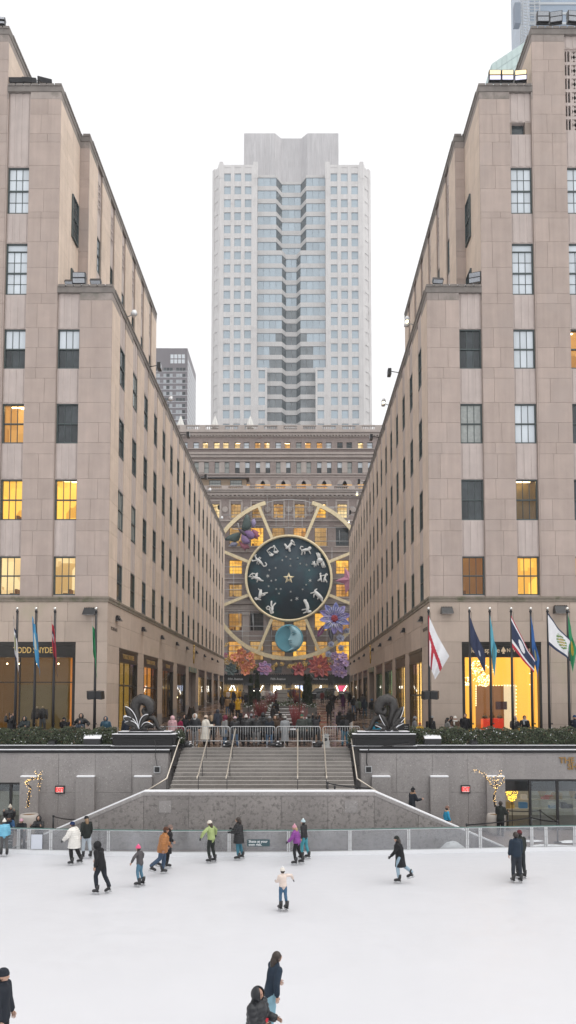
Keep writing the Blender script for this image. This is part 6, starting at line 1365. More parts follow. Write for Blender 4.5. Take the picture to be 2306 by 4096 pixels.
# lit tree inside the shop doorway, seen through the glass
y = WY+2.6; c = at(2048, 3150, y); t = thing('indoor_lit_tree', 'small golden tree of lights inside the rink shop doorway', 'tree', (c.x, y, .02)); rr = random.Random(8); b = MB()
for _ in range(260):
    a = rr.uniform(0, 6.3); hh = rr.random(); r = .42*(1-abs(hh-.5)*1.2)*math.sqrt(rr.random()); b.ball((r*math.cos(a), r*math.sin(a), c.z-.75+hh*1.25), .022, 5, 3)
b.build('lights', pm('gold_fairy_light', (1,.7,.1), .5, var=0, emit=(1,.62,.06), es=2.2), t); MB().tube([(0,0,0),(0,0,c.z+.3)], .02, 6).build('trunk', m_bark, t)
# clothing and a lit garland glimpsed behind the shop glass
b = MB()
for u, v, r in ((2168,3150,.5),(2200,3140,.35),(2290,3160,.4)): q = at(u, v, WY+2.2); b.ball(q, r, 10, 6, sc=(.5,.3,1))
tag(b.build('jacket_display', pm('mustard_coats', (.45,.30,.12), .8, var=.4, scale=2, emit=(.5,.3,.1), es=.15)), 'tan jackets hanging inside the rink shop behind the glass', 'clothing')  # coats glow slightly, brightness put into the material
rr = random.Random(77); a_, b_ = at(2013, 2900, WY).x, at(2560, 2900, WY).x
sh = thing('shop_shelving', 'shelves of folded clothing along the back of the rink shop', 'shelving', ((a_+b_)/2, WY+3.9, .02))
for k in range(4): MB().box(-(b_-a_)/2+1.2, (b_-a_)/2, -.2, .2, .45+k*.5, .48+k*.5).build('shelf', pm('pale_shelf', (.45,.42,.36), .6, emit=(1,.8,.5), es=.12), sh)
for k in range(40):
    x = -(b_-a_)/2+1.3+rr.random()*(b_-a_-1.6); z = .48+(k % 4)*.5; c = rr.choice(((.5,.1,.06),(.08,.18,.3),(.55,.5,.42),(.3,.2,.08),(.06,.06,.07),(.5,.38,.12))); w = rr.uniform(.12,.3)
    MB().box(x-w, x+w, -.19, .15, z, z+rr.uniform(.12,.36)).build('folded_clothes', pm('goods_%02d%02d%02d' % tuple(int(q*99) for q in c), c, .8, var=.2, emit=c, es=.25), sh)  # shelves and goods glow in their own colour in place of lamplight
lp_ = MB()
for k in range(9): lp_.lathe([(.01,0),(.07,0),(.07,.03),(.01,.03)], (-(b_-a_)/2+1+k*.75, -1.2-(k % 3)*.6, at(0, 3117, WY).z-.02), 8)
lp_.build('ceiling_lamp', m_lamp, sh)  # lamps added to brighten the dull shop interior
def stanchion(u, v, label, h=1.0, z=0.0, Y=None):
    p = gr(u, v, z) if Y is None else Vector((at(u, v, Y).x, Y, z)); t = thing('queue_post', label, 'post', (p.x, p.y, z), 0, 'black queue posts'); MB().tube([(0,0,.02),(0,0,h)], .04, 10).build('post', m_black, t); MB().lathe([(.01,0),(.18,0),(.17,.025),(.04,.04),(.01,.04)], seg=16).build('base', m_black, t); MB().lathe([(.045,h-.08),(.052,h-.06),(.052,h+.02),(.01,h+.03)], seg=10).build('head', m_black, t); return Vector((p.x, p.y, z+h-.05))
def belt(p, q, label, sag=.04):
    t = thing('queue_belt', label, 'barrier belt', tuple((p+q)/2), 0, 'black queue belts'); b = MB(); a, c = p-(p+q)/2, q-(p+q)/2; n = 8; prev = None
    for i in range(n+1):
        f = i/n; w = a.lerp(c, f)+Vector((0,0,-sag*math.sin(math.pi*f)))
        if prev is not None: b.bar(prev, w, .006, .055)
        prev = w
    b.build('webbing', m_black, t)
pA = stanchion(1869, 3385, 'queue post at the foot of the right stair parapet'); pB = stanchion(2127, 3350, 'queue post before the rink shop doorway'); pC = stanchion(2232, 3370, 'queue post before the shop glass at the right'); pD = stanchion(2033, 3318, 'queue post beside the man at the planter'); pE = stanchion(2164, 3318, 'queue post close to the shop glass'); pF = stanchion(213, 3345, 'queue post at the foot of the left stair parapet')
belt(pA, pB, 'belt between the right parapet post and the doorway post'); belt(pB, pC, 'belt between the doorway post and the right post'); belt(pD, pE, 'belt along the rink shop doors'); belt(pE, pC, 'belt sloping towards the right post'); belt(pF, Vector((-10.2, 31.2, 1.15)), 'belt rising along the left stair parapet')
pg_ = stanchion(1312, 3150, 'queue post at the foot of the main staircase', .9, LZ, 31.2); ph_ = stanchion(1340, 3150, 'second queue post at the foot of the main staircase', .75, LZ, 31.0); belt(pg_, Vector((3.3, 31.0, LZ+.65)), 'belt from the staircase post to the right rail')

# ------------------------------------------------------------------ crowd barriers at the top of the stairs
BYY = 36.05
def barrier(u0, u1, label):
    x0, x1 = at(u0, 2940, BYY).x, at(u1, 2940, BYY).x; w = x1-x0; t = thing('crowd_barrier', label, 'barrier', (x0, BYY, PZ), 0, 'steel crowd barriers'); h = 1.09; r = .11
    arc_ = [(r*(1-math.cos(a)), 0, h-r+r*math.sin(a)) for a in [math.pi/2*i/4 for i in range(5)]]; P = [(0,0,.32)]+arc_+[(w-q[0], 0, q[2]) for q in arc_[::-1]]+[(w,0,.32)]
    b = MB(); b.tube(P, .021, 8); b.tube([(0,0,.32),(w,0,.32)], .021, 8); b.build('frame', m_steel, t)
    n = int(w/.125)
    for i in range(1, n): MB().tube([(w*i/n,0,.32),(w*i/n,0,h-.02)], .0095, 6).build('bar', m_steel, t)
    for x in (w*.18, w*.82):
        MB().tube([(x,0,.32),(x,0,.02)], .018, 6).build('leg', m_steel, t); MB().box(x-.04, x+.04, -.28, .28, 0, .025).build('foot', m_steel, t)
for u0, u1, lb in ((560,660,'crowd barrier half hidden behind the left statue'),(664,739,'crowd barrier right of the left statue beside the box shrub'),(744,919,'crowd barrier behind the left pair of handrails'),(924,1101,'crowd barrier left of the stair centre with a row of black coats behind'),(1107,1282,'crowd barrier behind the centre handrail and the man in the green hat'),(1293,1440,'crowd barrier right of the caution board')): barrier(u0, u1, lb)
def sandbag(u, label, seed):
    p = at(u, 2970, BYY-.25); t = thing('sandbag', label, 'sandbag', (p.x, BYY-.25, PZ), 0, 'sandbags on the barrier feet'); b = MB(); rr = random.Random(seed)
    for k in range(3): b.ball((rr.uniform(-.18,.18), rr.uniform(-.05,.05), .09+.07*k), .2, 10, 6, sc=(1.2,.8,.5))
    b.build('sack', m_black, t); b = MB()
    for k in range(6): b.ball((rr.uniform(-.28,.28), -.06, .12+rr.uniform(0,.18)), .06, 6, 4, sc=(1.3,.8,.5))
    b.build('snow', m_snow, t)
for i, (u, lb) in enumerate(((745,'sandbag at the left end of the barriers'),(917,'snowy sandbag between the second and third barrier'),(1103,'snowy sandbag at the centre of the barriers'),(1278,'sandbag beside the caution board'))): sandbag(u, lb, i)
p = at(1304, 2985, BYY-.35); t = thing('caution_board', 'grey folding caution sign board at the head of the stairs', 'sign', (p.x, BYY-.4, PZ)); b = MB(); b.add([(-.2,-.02,0),(.2,-.02,0),(.15,.12,.72),(-.15,.12,.72),(-.2,.01,0),(.2,.01,0),(.15,.15,.72),(-.15,.15,.72)], [(0,1,2,3),(7,6,5,4),(0,4,5,1),(1,5,6,2),(2,6,7,3),(3,7,4,0)]); b.build('front_board', pm('grey_board', (.32,.32,.31), .5, var=.1), t); b = MB(); b.bar((0,.32,.0),(0,.16,.72), .36, .03); b.build('back_board', m_black, t); tilt = math.atan2(.14,.72)
o = text('lettering', 'CAUTION', .085, (0,.085,.64), m_wtext, t, rot=(math.pi/2-tilt,0,0), ext=.001, bold=.002); MB().box(-.17,.17,-.003,.0,-.05,.05).build('title_band', m_black, t, (0,.098,.64), (-tilt,0,0)); MB().lathe([(.01,0),(.09,0),(.09,.004),(.06,.005),(.01,.005)], seg=16).build('symbol', m_black, t, (0,.055,.42), (math.pi/2-tilt,0,0))
for l, z in (('watch your step', .24), ('wet floor', .16)): text('lettering', l, .045, (0,-.02+z*.19,z), m_black, t, rot=(math.pi/2-tilt,0,0), ext=.001)
p = at(767, 2840, 52); t = thing('menu_board', 'black folding pavement board by the left shops', 'sign', (at(767,2840,56).x, 56, zg(56))); b = MB(); b.bar((-.3,-.35,0),(-.3,0,1.25),.05,.05); b.bar((.3,-.35,0),(.3,0,1.25),.05,.05); b.bar((-.3,.35,0),(-.3,0,1.25),.05,.05); b.bar((.3,.35,0),(.3,0,1.25),.05,.05); b.build('frame', pm('dark_wood', (.06,.035,.02), .6), t); MB().bar((0,-.3,.2),(0,-.03,1.15),.55,.02).build('board', m_black, t); MB().bar((0,.3,.2),(0,.03,1.15),.55,.02).build('board', m_black, t); t.rotation_euler = (0,0,R(65))

# ------------------------------------------------------------------ channel gardens
m_gk = pm('garden_granite', (.16,.15,.145), .6, var=.2, scale=2, speck=((.3,.3,.3), 40, .6)); m_water = pm('frozen_water', (.20,.21,.21), .15, var=.3, scale=1.5, tint=((.75,.77,.8), 1.2, .5))
m_twig = pm('red_dogwood', (.20,.04,.045), .7, var=.3, scale=8); m_ever = pm('evergreen', (.022,.036,.018), .8, var=.4, scale=6, island=.4); m_ever2 = pm('evergreen_low', (.05,.07,.03), .8, var=.4, island=.4)
def cx(u, Y): return at(u, 2850, Y).x
for k, (y0, y1, x0, x1, lb) in enumerate(((42.6,49.0,-4.35,.95,'nearest long fountain basin with snowy granite edges'),(50.2,55.6,-4.1,.7,'second fountain basin with snowy granite edges'),(56.6,61.6,-3.9,.5,'third fountain basin before the planters'))):
    g = zg(y0); t = thing('fountain_basin', lb, 'fountain', ((x0+x1)/2, (y0+y1)/2, g), 0, 'fountain basins of the promenade'); w, d = (x1-x0)/2, (y1-y0)/2; h = .48+.12*k; ed = .45; zl = g
    b = MB(); b.box(-w,w,-d,-d+ed,-.1,h); b.box(-w,w,d-ed,d,-.1,h+.2); b.box(-w,-w+ed,-d+ed,d-ed,-.1,h); b.box(w-ed,w,-d+ed,d-ed,-.1,h); b.build('edge', m_blackgran if k == 0 else m_gk, t); MB().box(-w+ed,w-ed,-d+ed,d-ed,-.1,h-.22).build('ice', m_water, t)
    rr = random.Random(k); s_ = MB()
    for sx_, sw in ((-w+.03, ed-.06), (w-ed+.03, ed-.06)):
        yy = -d
        while yy < d-.8:
            L_ = rr.uniform(.5, 1.1)
            if rr.random() < .85: s_.box(sx_, sx_+sw, yy+.03, yy+L_, h, h+rr.uniform(.03,.07))
            yy += L_+.06
    xx = -w+ed
    while xx < w-ed-.2:
        L_ = rr.uniform(.4, .9); s_.box(xx, min(w-ed, xx+L_), -d+.05, -d+ed-.05, h, h+rr.uniform(.03,.08)); s_.box(xx, min(w-ed, xx+L_), d-ed+.02, d-.05, h+.2, h+.26); xx += L_+.05
    s_.build('snow', m_snow, t)
    for i in range(3 if k else 2): 
        q = -w*.5+i*w*.5; bb = MB(); bb.box(q-.5, q+.5, -.3+d*.1*i, .3+d*.1*i, h-.25, h+.12); bb.build('water_step', m_gk, t)
def twigs(u, Y, h, w, label, seed):
    x = cx(u, Y); t = thing('dogwood_bush', label, 'bush', (x, Y, zg(Y)+.35), 0, 'red dogwood bushes'); rr = random.Random(seed); b = MB()
    for _ in range(90):
        a = rr.uniform(0, 6.3); r = w*math.sqrt(rr.random()); q = Vector((r*.35*math.cos(a), r*.35*math.sin(a), 0)); e = Vector((r*math.cos(a), r*math.sin(a), h*rr.uniform(.6,1.05))); b.tube([q, q.lerp(e,.5)+Vector((rr.gauss(0,.04),rr.gauss(0,.04),0)), e], [.013,.011,.005], 4)
    b.build('twigs', m_twig, t); MB().box(-w*.5,w*.5,-w*.4,w*.4,-.4,.02).build('soil', m_gk, t)
for i, (u, Y, h, w, lb) in enumerate(((1003,45.5,1.1,.55,'red twig bush at the left edge by the barriers'),(1192,44.5,1.7,.75,'tall red twig bush behind the man in the green hat'),(1183,47.5,1.5,.5,'red twig bush just behind the tall one'),(1042,54.5,1.6,.75,'red twig bush left of the camera operator'),(1085,74,1.7,.9,'red twig bush before the wrapped box'),(1187,76,1.9,.6,'red twig bush right of the wrapped box'))): twigs(u, Y, h, w, lb, i)
def planter_bed(y0, y1, x0, x1, label, seed):
    g = zg(y0); t = thing('garden_planter', label, 'planter', ((x0+x1)/2, (y0+y1)/2, g), 0, 'granite garden planters'); w, d = (x1-x0)/2, (y1-y0)/2; MB().box(-w,w,-d,d,-.3,.75).build('box', m_gk, t); rr = random.Random(seed); pts = []
    for _ in range(700):
        p = Vector((rr.uniform(-w,w), rr.uniform(-d,d), .75+abs(rr.gauss(0,.18)))); pts.append((p, (0,-.3,1)))
    leaf_cloud('foliage', pts, [m_ever2, m_ever2, m_leaf[2]], t, .11, seed); s_ = MB()
    for _ in range(14): x = rr.uniform(-w*.9,w*.9); y = rr.uniform(-d*.9,d*.9); s_.ball((x,y,.78), rr.uniform(.15,.4), 8, 4, sc=(1,1,.25))
    s_.build('snow', m_snow, t)
planter_bed(63.9,71,-5.3,-3.0,'granite planter under the left evergreen columns',1); planter_bed(63.9,71,-.4,1.76,'granite planter under the right evergreen columns',2); planter_bed(66,78,-2.9,-.5,'low granite planter in the middle of the gardens',3); planter_bed(80,92,-4.6,1.2,'far granite planter near the avenue',4)
planter_bed(57.2,61,-3.9,-2.6,'small planter left of the camera operator',5)
p = at(1126, 2823, 75); wb = thing('wrapped_box', 'grey canvas wrapped box standing in the gardens', 'box', (p.x, 78, zg(78)+.3)); b = bevel(MB().box(-.62,.62,-.5,.5,.35,1.75).build('canvas', pm('grey_canvas', (.42,.41,.39), .8, var=.2, scale=3, bump=.8, bscale=5), wb), .06, 3); b = MB(); b.box(-.635,.635,-.515,.515,.8,.84); b.box(-.635,.635,-.515,.515,1.3,1.34); b.build('strap', m_black, wb); MB().box(-.75,.75,-.6,.6,-.3,.35).build('base', m_gk, wb); bevel(MB().box(-.64,.64,-.52,.52,1.75,1.80).build('snow', m_snow, wb), .02)
def column_tree(u, Y, vt, label, seed, r=.42):
    x = cx(u, Y); zb = zg(Y)+.75; zt = at(u, vt, Y).z; H = zt-zb; t = thing('evergreen_column', label, 'tree', (x, Y, zb), 0, 'tall narrow evergreens'); rr = random.Random(seed); pts = []
    for _ in range(3600):
        h = rr.random()**.85; rad = r*(1-h)**.55*(.35+.65*min(1, h*9))*(1+.16*math.sin(h*23+rr.uniform(-.5,.5))); a = rr.uniform(0, 6.3); k = rr.uniform(.72,1.08); pts.append((Vector((rad*k*math.cos(a), rad*k*math.sin(a), h*H)), (math.cos(a), math.sin(a), .8)))
    leaf_cloud('crown', pts, [m_ever, m_ever, m_ever, m_ever2], t, .085, seed, .4); MB().tube([(0,0,-.1),(0,0,H*.5),(0,0,H*.9)], [.07,.05,.02], 6).build('trunk', m_bark, t)
column_tree(1004, 65.5, 2698, 'near left evergreen column before the store', 1); column_tree(1029, 69.5, 2690, 'far left evergreen column before the store', 2, .40); column_tree(1237, 65.5, 2697, 'near right evergreen column before the store', 3); column_tree(1223, 69.5, 2698, 'far right evergreen column before the store', 4, .40)
for u, Y, vt, vb, lb in ((994, 48, 2735, 2870, 'thin black lamp stand left of the fountain basins'), (1027, 56, 2755, 2860, 'thin black lamp stand beside the second basin'), (1200, 47, 2728, 2880, 'thick black lamp stand right of the basins')):
    x = cx(u, Y); t = thing('lamp_stand', lb, 'lamp', (x, Y, zg(Y)), 0, 'black lamp stands'); h = at(u, vt, Y).z-zg(Y); MB().tube([(0,0,0),(0,0,h)], .05 if 'thick' in lb else .03, 8).build('pole', m_black, t); MB().box(-.35,.35,-.08,.08,h-.12,h+.06).build('lamp_bar', m_black, t); MB().lathe([(.01,0),(.25,0),(.2,.05),(.01,.06)], seg=12).build('base', m_black, t)

# ------------------------------------------------------------------ vehicles on the avenue
m_tyre = pm('tyre_rubber', (.02,.02,.02), .8); m_rim = pm('wheel_rim', (.4,.41,.42), .35, metal=.7); m_cglass = pm('car_glass', (.025,.03,.033), .05, spec=.7)
def car(u, Y, kind, col, label, length, height, facing=1, roofsign=False):
    x = at(u, 2790, Y).x; z = zg(100)-.14; t = thing('parked_car' if kind != 'taxi' else 'taxi', label, 'taxi' if kind == 'taxi' else 'car', (x, Y, z), 0 if facing > 0 else math.pi, 'vehicles on the avenue')
    L_, H = length/2, height; m = pm('car_paint_%02d%02d%02d' % tuple(int(c*99) for c in col), col, .25, var=.05, coat=.6)
    if kind in ('suv', 'taxi'): pr = [(-L_,.35),(-L_,.95),(-L_*.97,H*.62),(-L_*.86,H*.97),(-L_*.3,H),(L_*.22,H*.98),(L_*.46,H*.66),(L_*.93,H*.58),(L_,H*.42),(L_,.35)]
    else: pr = [(-L_,.32),(-L_,.85),(-L_*.8,.95),(-L_*.5,H*.98),(L_*.08,H),(L_*.42,.95),(L_*.92,.82),(L_,.6),(L_,.32)]
    wd = .93; V = []; n = len(pr)
    for yy, sc_ in ((-wd,.0), (-wd*.99,.0), (wd,.0)): pass
    b = MB(); up = max(q[1] for q in pr)
    prof = lambda y, ins: [(px, y if pz < up*.62 else y*(1-.14*(pz-up*.62)/(up*.38)), pz) for px, pz in pr]
    V = prof(-wd, 0)+prof(wd, 0); b.add(V, [tuple(range(n-1,-1,-1)), tuple(range(n, 2*n))]+[(i, (i+1) % n, n+(i+1) % n, n+i) for i in range(n)]); o = bevel(b.build('body', m, t), .06, 2)
    # side glass
    zl, zh = H*.64, H*.92
    gl = [(-L_*.82, -L_*.42), (-L_*.38, -L_*.02), (L_*.02, L_*.30)] if kind in ('suv','taxi') else [(-L_*.5, -L_*.12), (-L_*.08, L_*.22)]
    for a, c in gl:
        for sy in (-1, 1):
            y0_, y1_ = sy*wd*1.003, sy*wd*(1-.12)*1.003; e = 0 if c < L_*.2 else -.22
            MB().add([(a, y0_, zl), (c, y0_, zl), (c+e, y1_, zh), (a+.04, y1_, zh)], [(0,1,2,3)]).build('side_window', m_cglass, t)
    for px in (-L_*.62, L_*.64):
        for sy in (-1, 1):
            w = MB(); w.lathe([(.02,-.11),(.30,-.11),(.36,-.06),(.36,.06),(.30,.11),(.02,.11)], seg=18); o2 = w.build('wheel', m_tyre, t, (px, sy*.83, .36), (math.pi/2, 0, 0)); MB().lathe([(.02,.112),(.22,.112),(.2,.13),(.02,.12)], seg=14).build('rim', m_rim, o2, None, (0 if sy < 0 else math.pi, 0, 0))
    for sy in (-1, 1): MB().box(L_-.05, L_+.01, sy*.7-.16, sy*.7+.16, H*.40, H*.5).build('headlight', pm('headlight', (.7,.7,.65), .2, emit=(1,.9,.7), es=.6), t); MB().box(-L_-.01, -L_+.04, sy*.75-.1, sy*.75+.1, H*.45, H*.6).build('tail_light', pm('tail_light', (.4,.01,.01), .3, emit=(1,.03,.02), es=.5), t)
    MB().box(-L_*.9, L_*.9, -wd*1.006, wd*1.006, .48, .53).build('trim', m_black, t)
    if roofsign: MB().prism([(-.3,H-.02),(.3,H-.02),(.22,H+.2),(-.22,H+.2)], -.12, .12).build('roof_sign', pm('roof_sign', (.8,.75,.5), .5, emit=(1,.9,.5), es=.4), t)
car(1280, 104.6, 'suv', (.015,.016,.02), 'large black sport utility car on the avenue behind the gardens', 5.4, 1.95, -1)
car(1188, 108.5, 'taxi', (.62,.33,.02), 'yellow taxi van left of the black sport utility car', 4.8, 1.9, 1, True)
car(928, 106, 'taxi', (.62,.33,.02), 'yellow taxi by the left building end', 4.6, 1.55, 1, True)
car(1385, 105, 'sedan', (.10,.11,.12), 'dark grey saloon car at the right building end', 4.7, 1.45, 1); car(1058, 111, 'sedan', (.38,.40,.42), 'silver saloon car behind the left evergreen columns', 4.6, 1.45, -1)
for u, Y, lb in ((1258, 101.2, 'black street bin before the black car'), (1368, 101, 'grey metal bollard bin at the right of the avenue')):
    x = at(u, 2800, Y).x; t = thing('street_bin', lb, 'bin', (x, Y, zg(100))); MB().lathe([(.01,0),(.26,0),(.3,.9),(.32,.95),(.25,1.02),(.01,1.02)], seg=14).build('barrel', m_black, t); MB().lathe([(.31,.88),(.34,.9),(.34,.96),(.31,.98)], seg=14).build('rim', m_steel, t)
# mannequins in the left shop window
def mannequin(u, label, jc, lc):
    Y = YF+.75; x = at(u, 2850, Y).x; z = PZ+.58; t = thing('mannequin', label, 'mannequin', (x, Y, z), 0, 'mannequins in the left shop'); mh = pm('mannequin_cream', (.55,.42,.28), .6); b = MB(); b.tube([(0,0,1.42),(0,0,1.55)], [.055,.05], 8); b.build('neck', mh, t)
    b = MB(); b.tube([(0,0,.82),(0,0,1.05),(0,0,1.3),(0,0,1.42)], [.17,.18,.22,.09], 12, flat=.6)
    for s in (-1, 1): b.tube([(s*.2,0,1.36),(s*.27,-.02,1.05),(s*.27,-.08,.8)], [.075,.065,.05], 8)
    b.build('jacket', pm('mq_%d' % u, jc, .8, var=.25, scale=6), t); b = MB()
    for s in (-1, 1): b.tube([(s*.08,0,.86),(s*.11,0,.45),(s*.13,0,.02)], [.1,.085,.08], 8)
    b.build('trousers', pm('mqt_%d' % u, lc, .8, var=.15, scale=8), t)
mannequin(149, 'mannequin in dark brown jacket and tan trousers', (.035,.022,.015), (.45,.28,.12)); mannequin(172, 'mannequin in dark denim jacket and grey jeans', (.02,.02,.025), (.10,.11,.13))
# ------------------------------------------------------------------ people
SKIN = [(.48,.29,.21), (.36,.20,.14), (.55,.36,.27), (.22,.12,.08)]
def cloth(c, puffy=False): return pm('cloth_%02d%02d%02d%s' % (*[int(x*99) for x in c], 'p' if puffy else ''), c, .45 if puffy else .85, var=.16, scale=7, bump=.6, bscale=13, spec=.4 if puffy else .25)
def skin(k): return pm('skin_%d' % k, SKIN[k], .5, var=.06, scale=20)
PEND = []
def remesh_later(o, vox, segs=None, puff=0.): PEND.append((o, vox, segs, puff))
def hand_mesh():
    b = MB(); b.ball((0,0,-.045), .045, 8, 6, sc=(.42,.9,1.0))
    for k, (y, L_) in enumerate(((.032,.062),(.011,.072),(-.011,.068),(-.030,.052))):
        b.tube([(0,y,-.075), (.006,y*1.1,-.075-L_*.55), (.022,y*1.05,-.075-L_)], [.0105,.0095,.007], 6)
    b.tube([(0,.035,-.03), (.012,.062,-.06), (.022,.066,-.088)], [.012,.011,.008], 6); return b
_hand = {}
def hand(mat):
    if mat.name not in _hand: me = hand_mesh().mesh('hand'); me.materials.append(mat); _hand[mat.name] = me
    return _hand[mat.name]
_sk = {}
def skate_mesh(c):
    if c not in _sk:
        b = MB(); b.tube([(0,-.04,.30),(0,-.035,.20),(0,-.02,.13),(0,.05,.115),(0,.13,.10),(0,.165,.095)], [.062,.060,.060,.054,.048,.03], 10, 0, flat=1.0, side=(1,0,0)); b.box(-.036,.036,-.085,.165,.075,.095,0); b.box(-.012,.012,-.07,-.01,.03,.076,1); b.box(-.012,.012,.08,.15,.03,.076,1); b.box(-.004,.004,-.11,.18,.0,.032,1)
        me = b.mesh('skate'); me.materials.append(pm('skate_boot', (.02,.02,.022), .4)); me.materials.append(m_steel); _sk[c] = me
    return _sk[c]
_eye = None
def eye_mesh():
    global _eye
    if _eye is None:
        b = MB()
        for s in (-1, 1): b.ball((s*.018, .0, .0), .0062, 6, 4, sc=(1.3,.6,.7)); b.box(s*.018-.011, s*.018+.011, -.002, .003, .013, .018)
        b.box(-.014,.014,-.006,.0,-.050,-.045)
        _eye = b.mesh('eyes'); _eye.materials.append(pm('eye_dark', (.03,.02,.018), .4))
    return _eye
POSES = {  # lean, legL(thigh,knee), legR, armL(fwd,out,elbow), armR
 'stand': (2, (2,2), (-3,3), (4,8,14), (4,8,14)),
 'pocket': (2, (2,2), (-2,3), (-8,16,42), (-8,16,42)),
 'phone': (2, (2,2), (-2,3), (58,14,96), (58,14,96)),
 'photo': (0, (2,2), (-2,3), (96,22,100), (96,22,100)),
 'lean': (20, (4,4), (-6,6), (45,14,60), (45,14,60)),
 'akimbo': (0, (2,2), (-2,3), (-15,46,80), (-15,46,80)),
 'walk': (4, (22,8), (-20,16), (-16,8,18), (18,8,22)),
 'stroll': (3, (14,6), (-14,12), (-10,8,16), (12,8,20)),
 'glide': (10, (14,22), (-6,20), (22,24,30), (-8,24,20)),
 'stride': (14, (20,28), (-10,20), (-14,16,34), (24,16,40)),
 'push': (10, (12,18), (-18,38), (22,20,26), (-18,20,24)),
 'armsout': (8, (10,20), (2,16), (10,62,14), (4,58,16)),
 'armone': (4, (6,10), (-4,10), (20,12,60), (6,82,6)),
 'hold': (3, (4,8), (-4,10), (14,10,72), (20,10,78)),
 'back': (4, (8,8), (-6,10), (-14,14,26), (6,12,20)),
 'down': (6, (24,26), (-6,14), (10,10,30), (30,10,70)),
 'sit': (8, (6,10), (-2,8), (40,16,80), (40,16,84)),
}
NP = [0]
def person(label, loc, H, face, top, bottom, hat=None, coat=.0, pose='stand', skate=False, puffy=False, sk=0, hair=(.03,.02,.015), hs=1.0, scarf=None, glove=None, bag=None, near=False, shoes=(.025,.025,.028), girth=1.0, longhair=False, zfoot=None, coatmat=None, turn=0, eyes=None, group=None):
    NP[0] += 1; rr = random.Random(NP[0]*17)
    if skate: H -= .15
    t = thing('person', label, 'person', tuple(loc), R(face), group); G = H*girth
    lean, lL, lR, aL, aR = POSES[pose]; Lr = R(lean)
    hip = Vector((0,0,.525*H))
    def tor(p): return hip+Matrix.Rotation(-Lr, 3, 'X') @ (Vector(p)-hip)
    def dirv(fw, out, s): a, o = R(fw), R(out); return Vector((s*math.sin(o)*math.cos(a) if True else 0, math.sin(a)*math.cos(o*.5), -math.cos(a)*math.cos(o)))
    legs = []
    for s, (a, k) in ((-1, lL), (1, lR)):
        h = hip+Vector((s*.052*G,0,-.01*H)); kn = h+dirv(a, 4, s).normalized()*.24*H; an = kn+dirv(a-k, 2, s).normalized()*.235*H; legs.append([h, kn, an])
    lo = min(l[2].z for l in legs); foot = .045*H if not skate else .24
    dz = foot-lo
    shift = Vector((0,0,dz)); legs = [[p+shift for p in l] for l in legs]; tors = lambda p: tor(p)+shift
    arms = []
    for s, (a, o, e) in ((-1, aL), (1, aR)):
        sh = tors((s*.105*G, 0, .805*H)); d = Matrix.Rotation(-Lr*.6, 3, 'X') @ dirv(a, o, s); d.normalize(); el = sh+d*.168*H
        d2 = Matrix.Rotation(-Lr*.6, 3, 'X') @ dirv(a+e, o*.35-(12 if e > 50 else 0), s); d2.normalize(); wr = el+d2*.145*H; arms.append([sh, el, wr, d2])
    hd = tors((0,.008*H,.925*H)); hr = .066*H*hs
    if hs > 1: hd = hd+Vector((0,0,.01*H))
    # ---- body: one continuous figure
    b = MB(); segs = []
    M = [skin(sk), cloth(top, puffy), cloth(bottom), pm('shoe_%02d%02d%02d' % tuple(int(x*99) for x in shoes), shoes, .5, var=.1), cloth(glove or (.03,.03,.032))]
    def cap(P, rs, mi, seg=10, flat=1.0):
        b.tube(P, rs, seg, 0, True, flat, (0,1,0)); 
        for i in range(len(P)-1): segs.append((P[i], P[i+1], (rs[i]+rs[i+1])/2, mi))
        b.ball(P[0], rs[0]*.97, 8, 6, sc=(1, flat, 1)); b.ball(P[-1], rs[-1]*.97, 8, 6, sc=(1, flat, 1))
    for l in legs:
        h, kn, an = l; cap([h, h.lerp(kn,.5), kn, kn.lerp(an,.35), an], [.066*G,.062*G,.046*G,.047*G,.036*G if coat < .9 else .034*G], 2)
        if not skate: cap([an+Vector((0,-.012*H,-.014*H)), an+Vector((0,.05*H,-.024*H)), an+Vector((0,.088*H,-.028*H))], [.028*H,.025*H,.02*H], 3, 8)
    cap([tors((0,0,.50*H)), tors((0,0,.60*H)), tors((0,0,.70*H)), tors((0,0,.775*H)), tors((0,0,.815*H))], [.082*G,.078*G,.090*G,.098*G,.055*G], 1, 12, .66)
    cap([tors((-.085*G,0,.802*H)), tors((.085*G,0,.802*H))], [.038*H,.038*H], 1)
    for sh, el, wr, d2 in arms: cap([sh, el, wr], [.040*G,.034*G,.026*G], 1)
    cap([tors((0,0,.82*H)), tors((0,.004*H,.875*H))], [.032*H,.031*H], 0, 8)
    b.ball(hd, hr, 12, 10, sc=(.79,.94,1.05)); segs.append((hd, hd, hr*.9, 0)); b.ball(hd+Vector((0,.42*hr,-.5*hr)), hr*.5, 8, 6, sc=(.85,.9,.9))
    b.tube([hd+Vector((0,.84*hr,.12*hr)), hd+Vector((0,1.08*hr,-.22*hr)), hd+Vector((0,.85*hr,-.32*hr))], [.10*hr,.15*hr,.11*hr], 6)
    for s in (-1, 1): b.ball(hd+Vector((s*.80*hr,-.05*hr,-.05*hr)), .2*hr, 6, 5, sc=(.45,.8,1.2))
    body = b.build('body', M, t); remesh_later(body, .017 if near else .021, segs)
    # ---- hands
    gm = cloth(glove) if glove else skin(sk)
    for s, (sh, el, wr, d2) in ((-1, arms[0]), (1, arms[1])):
        q = Vector((0,0,-1)).rotation_difference(d2); o = place('hand' if not glove else 'glove', hand(gm), t, wr+d2*.006, q.to_euler(), (H/1.7*(1 if s < 0 else -1), H/1.7, H/1.7))
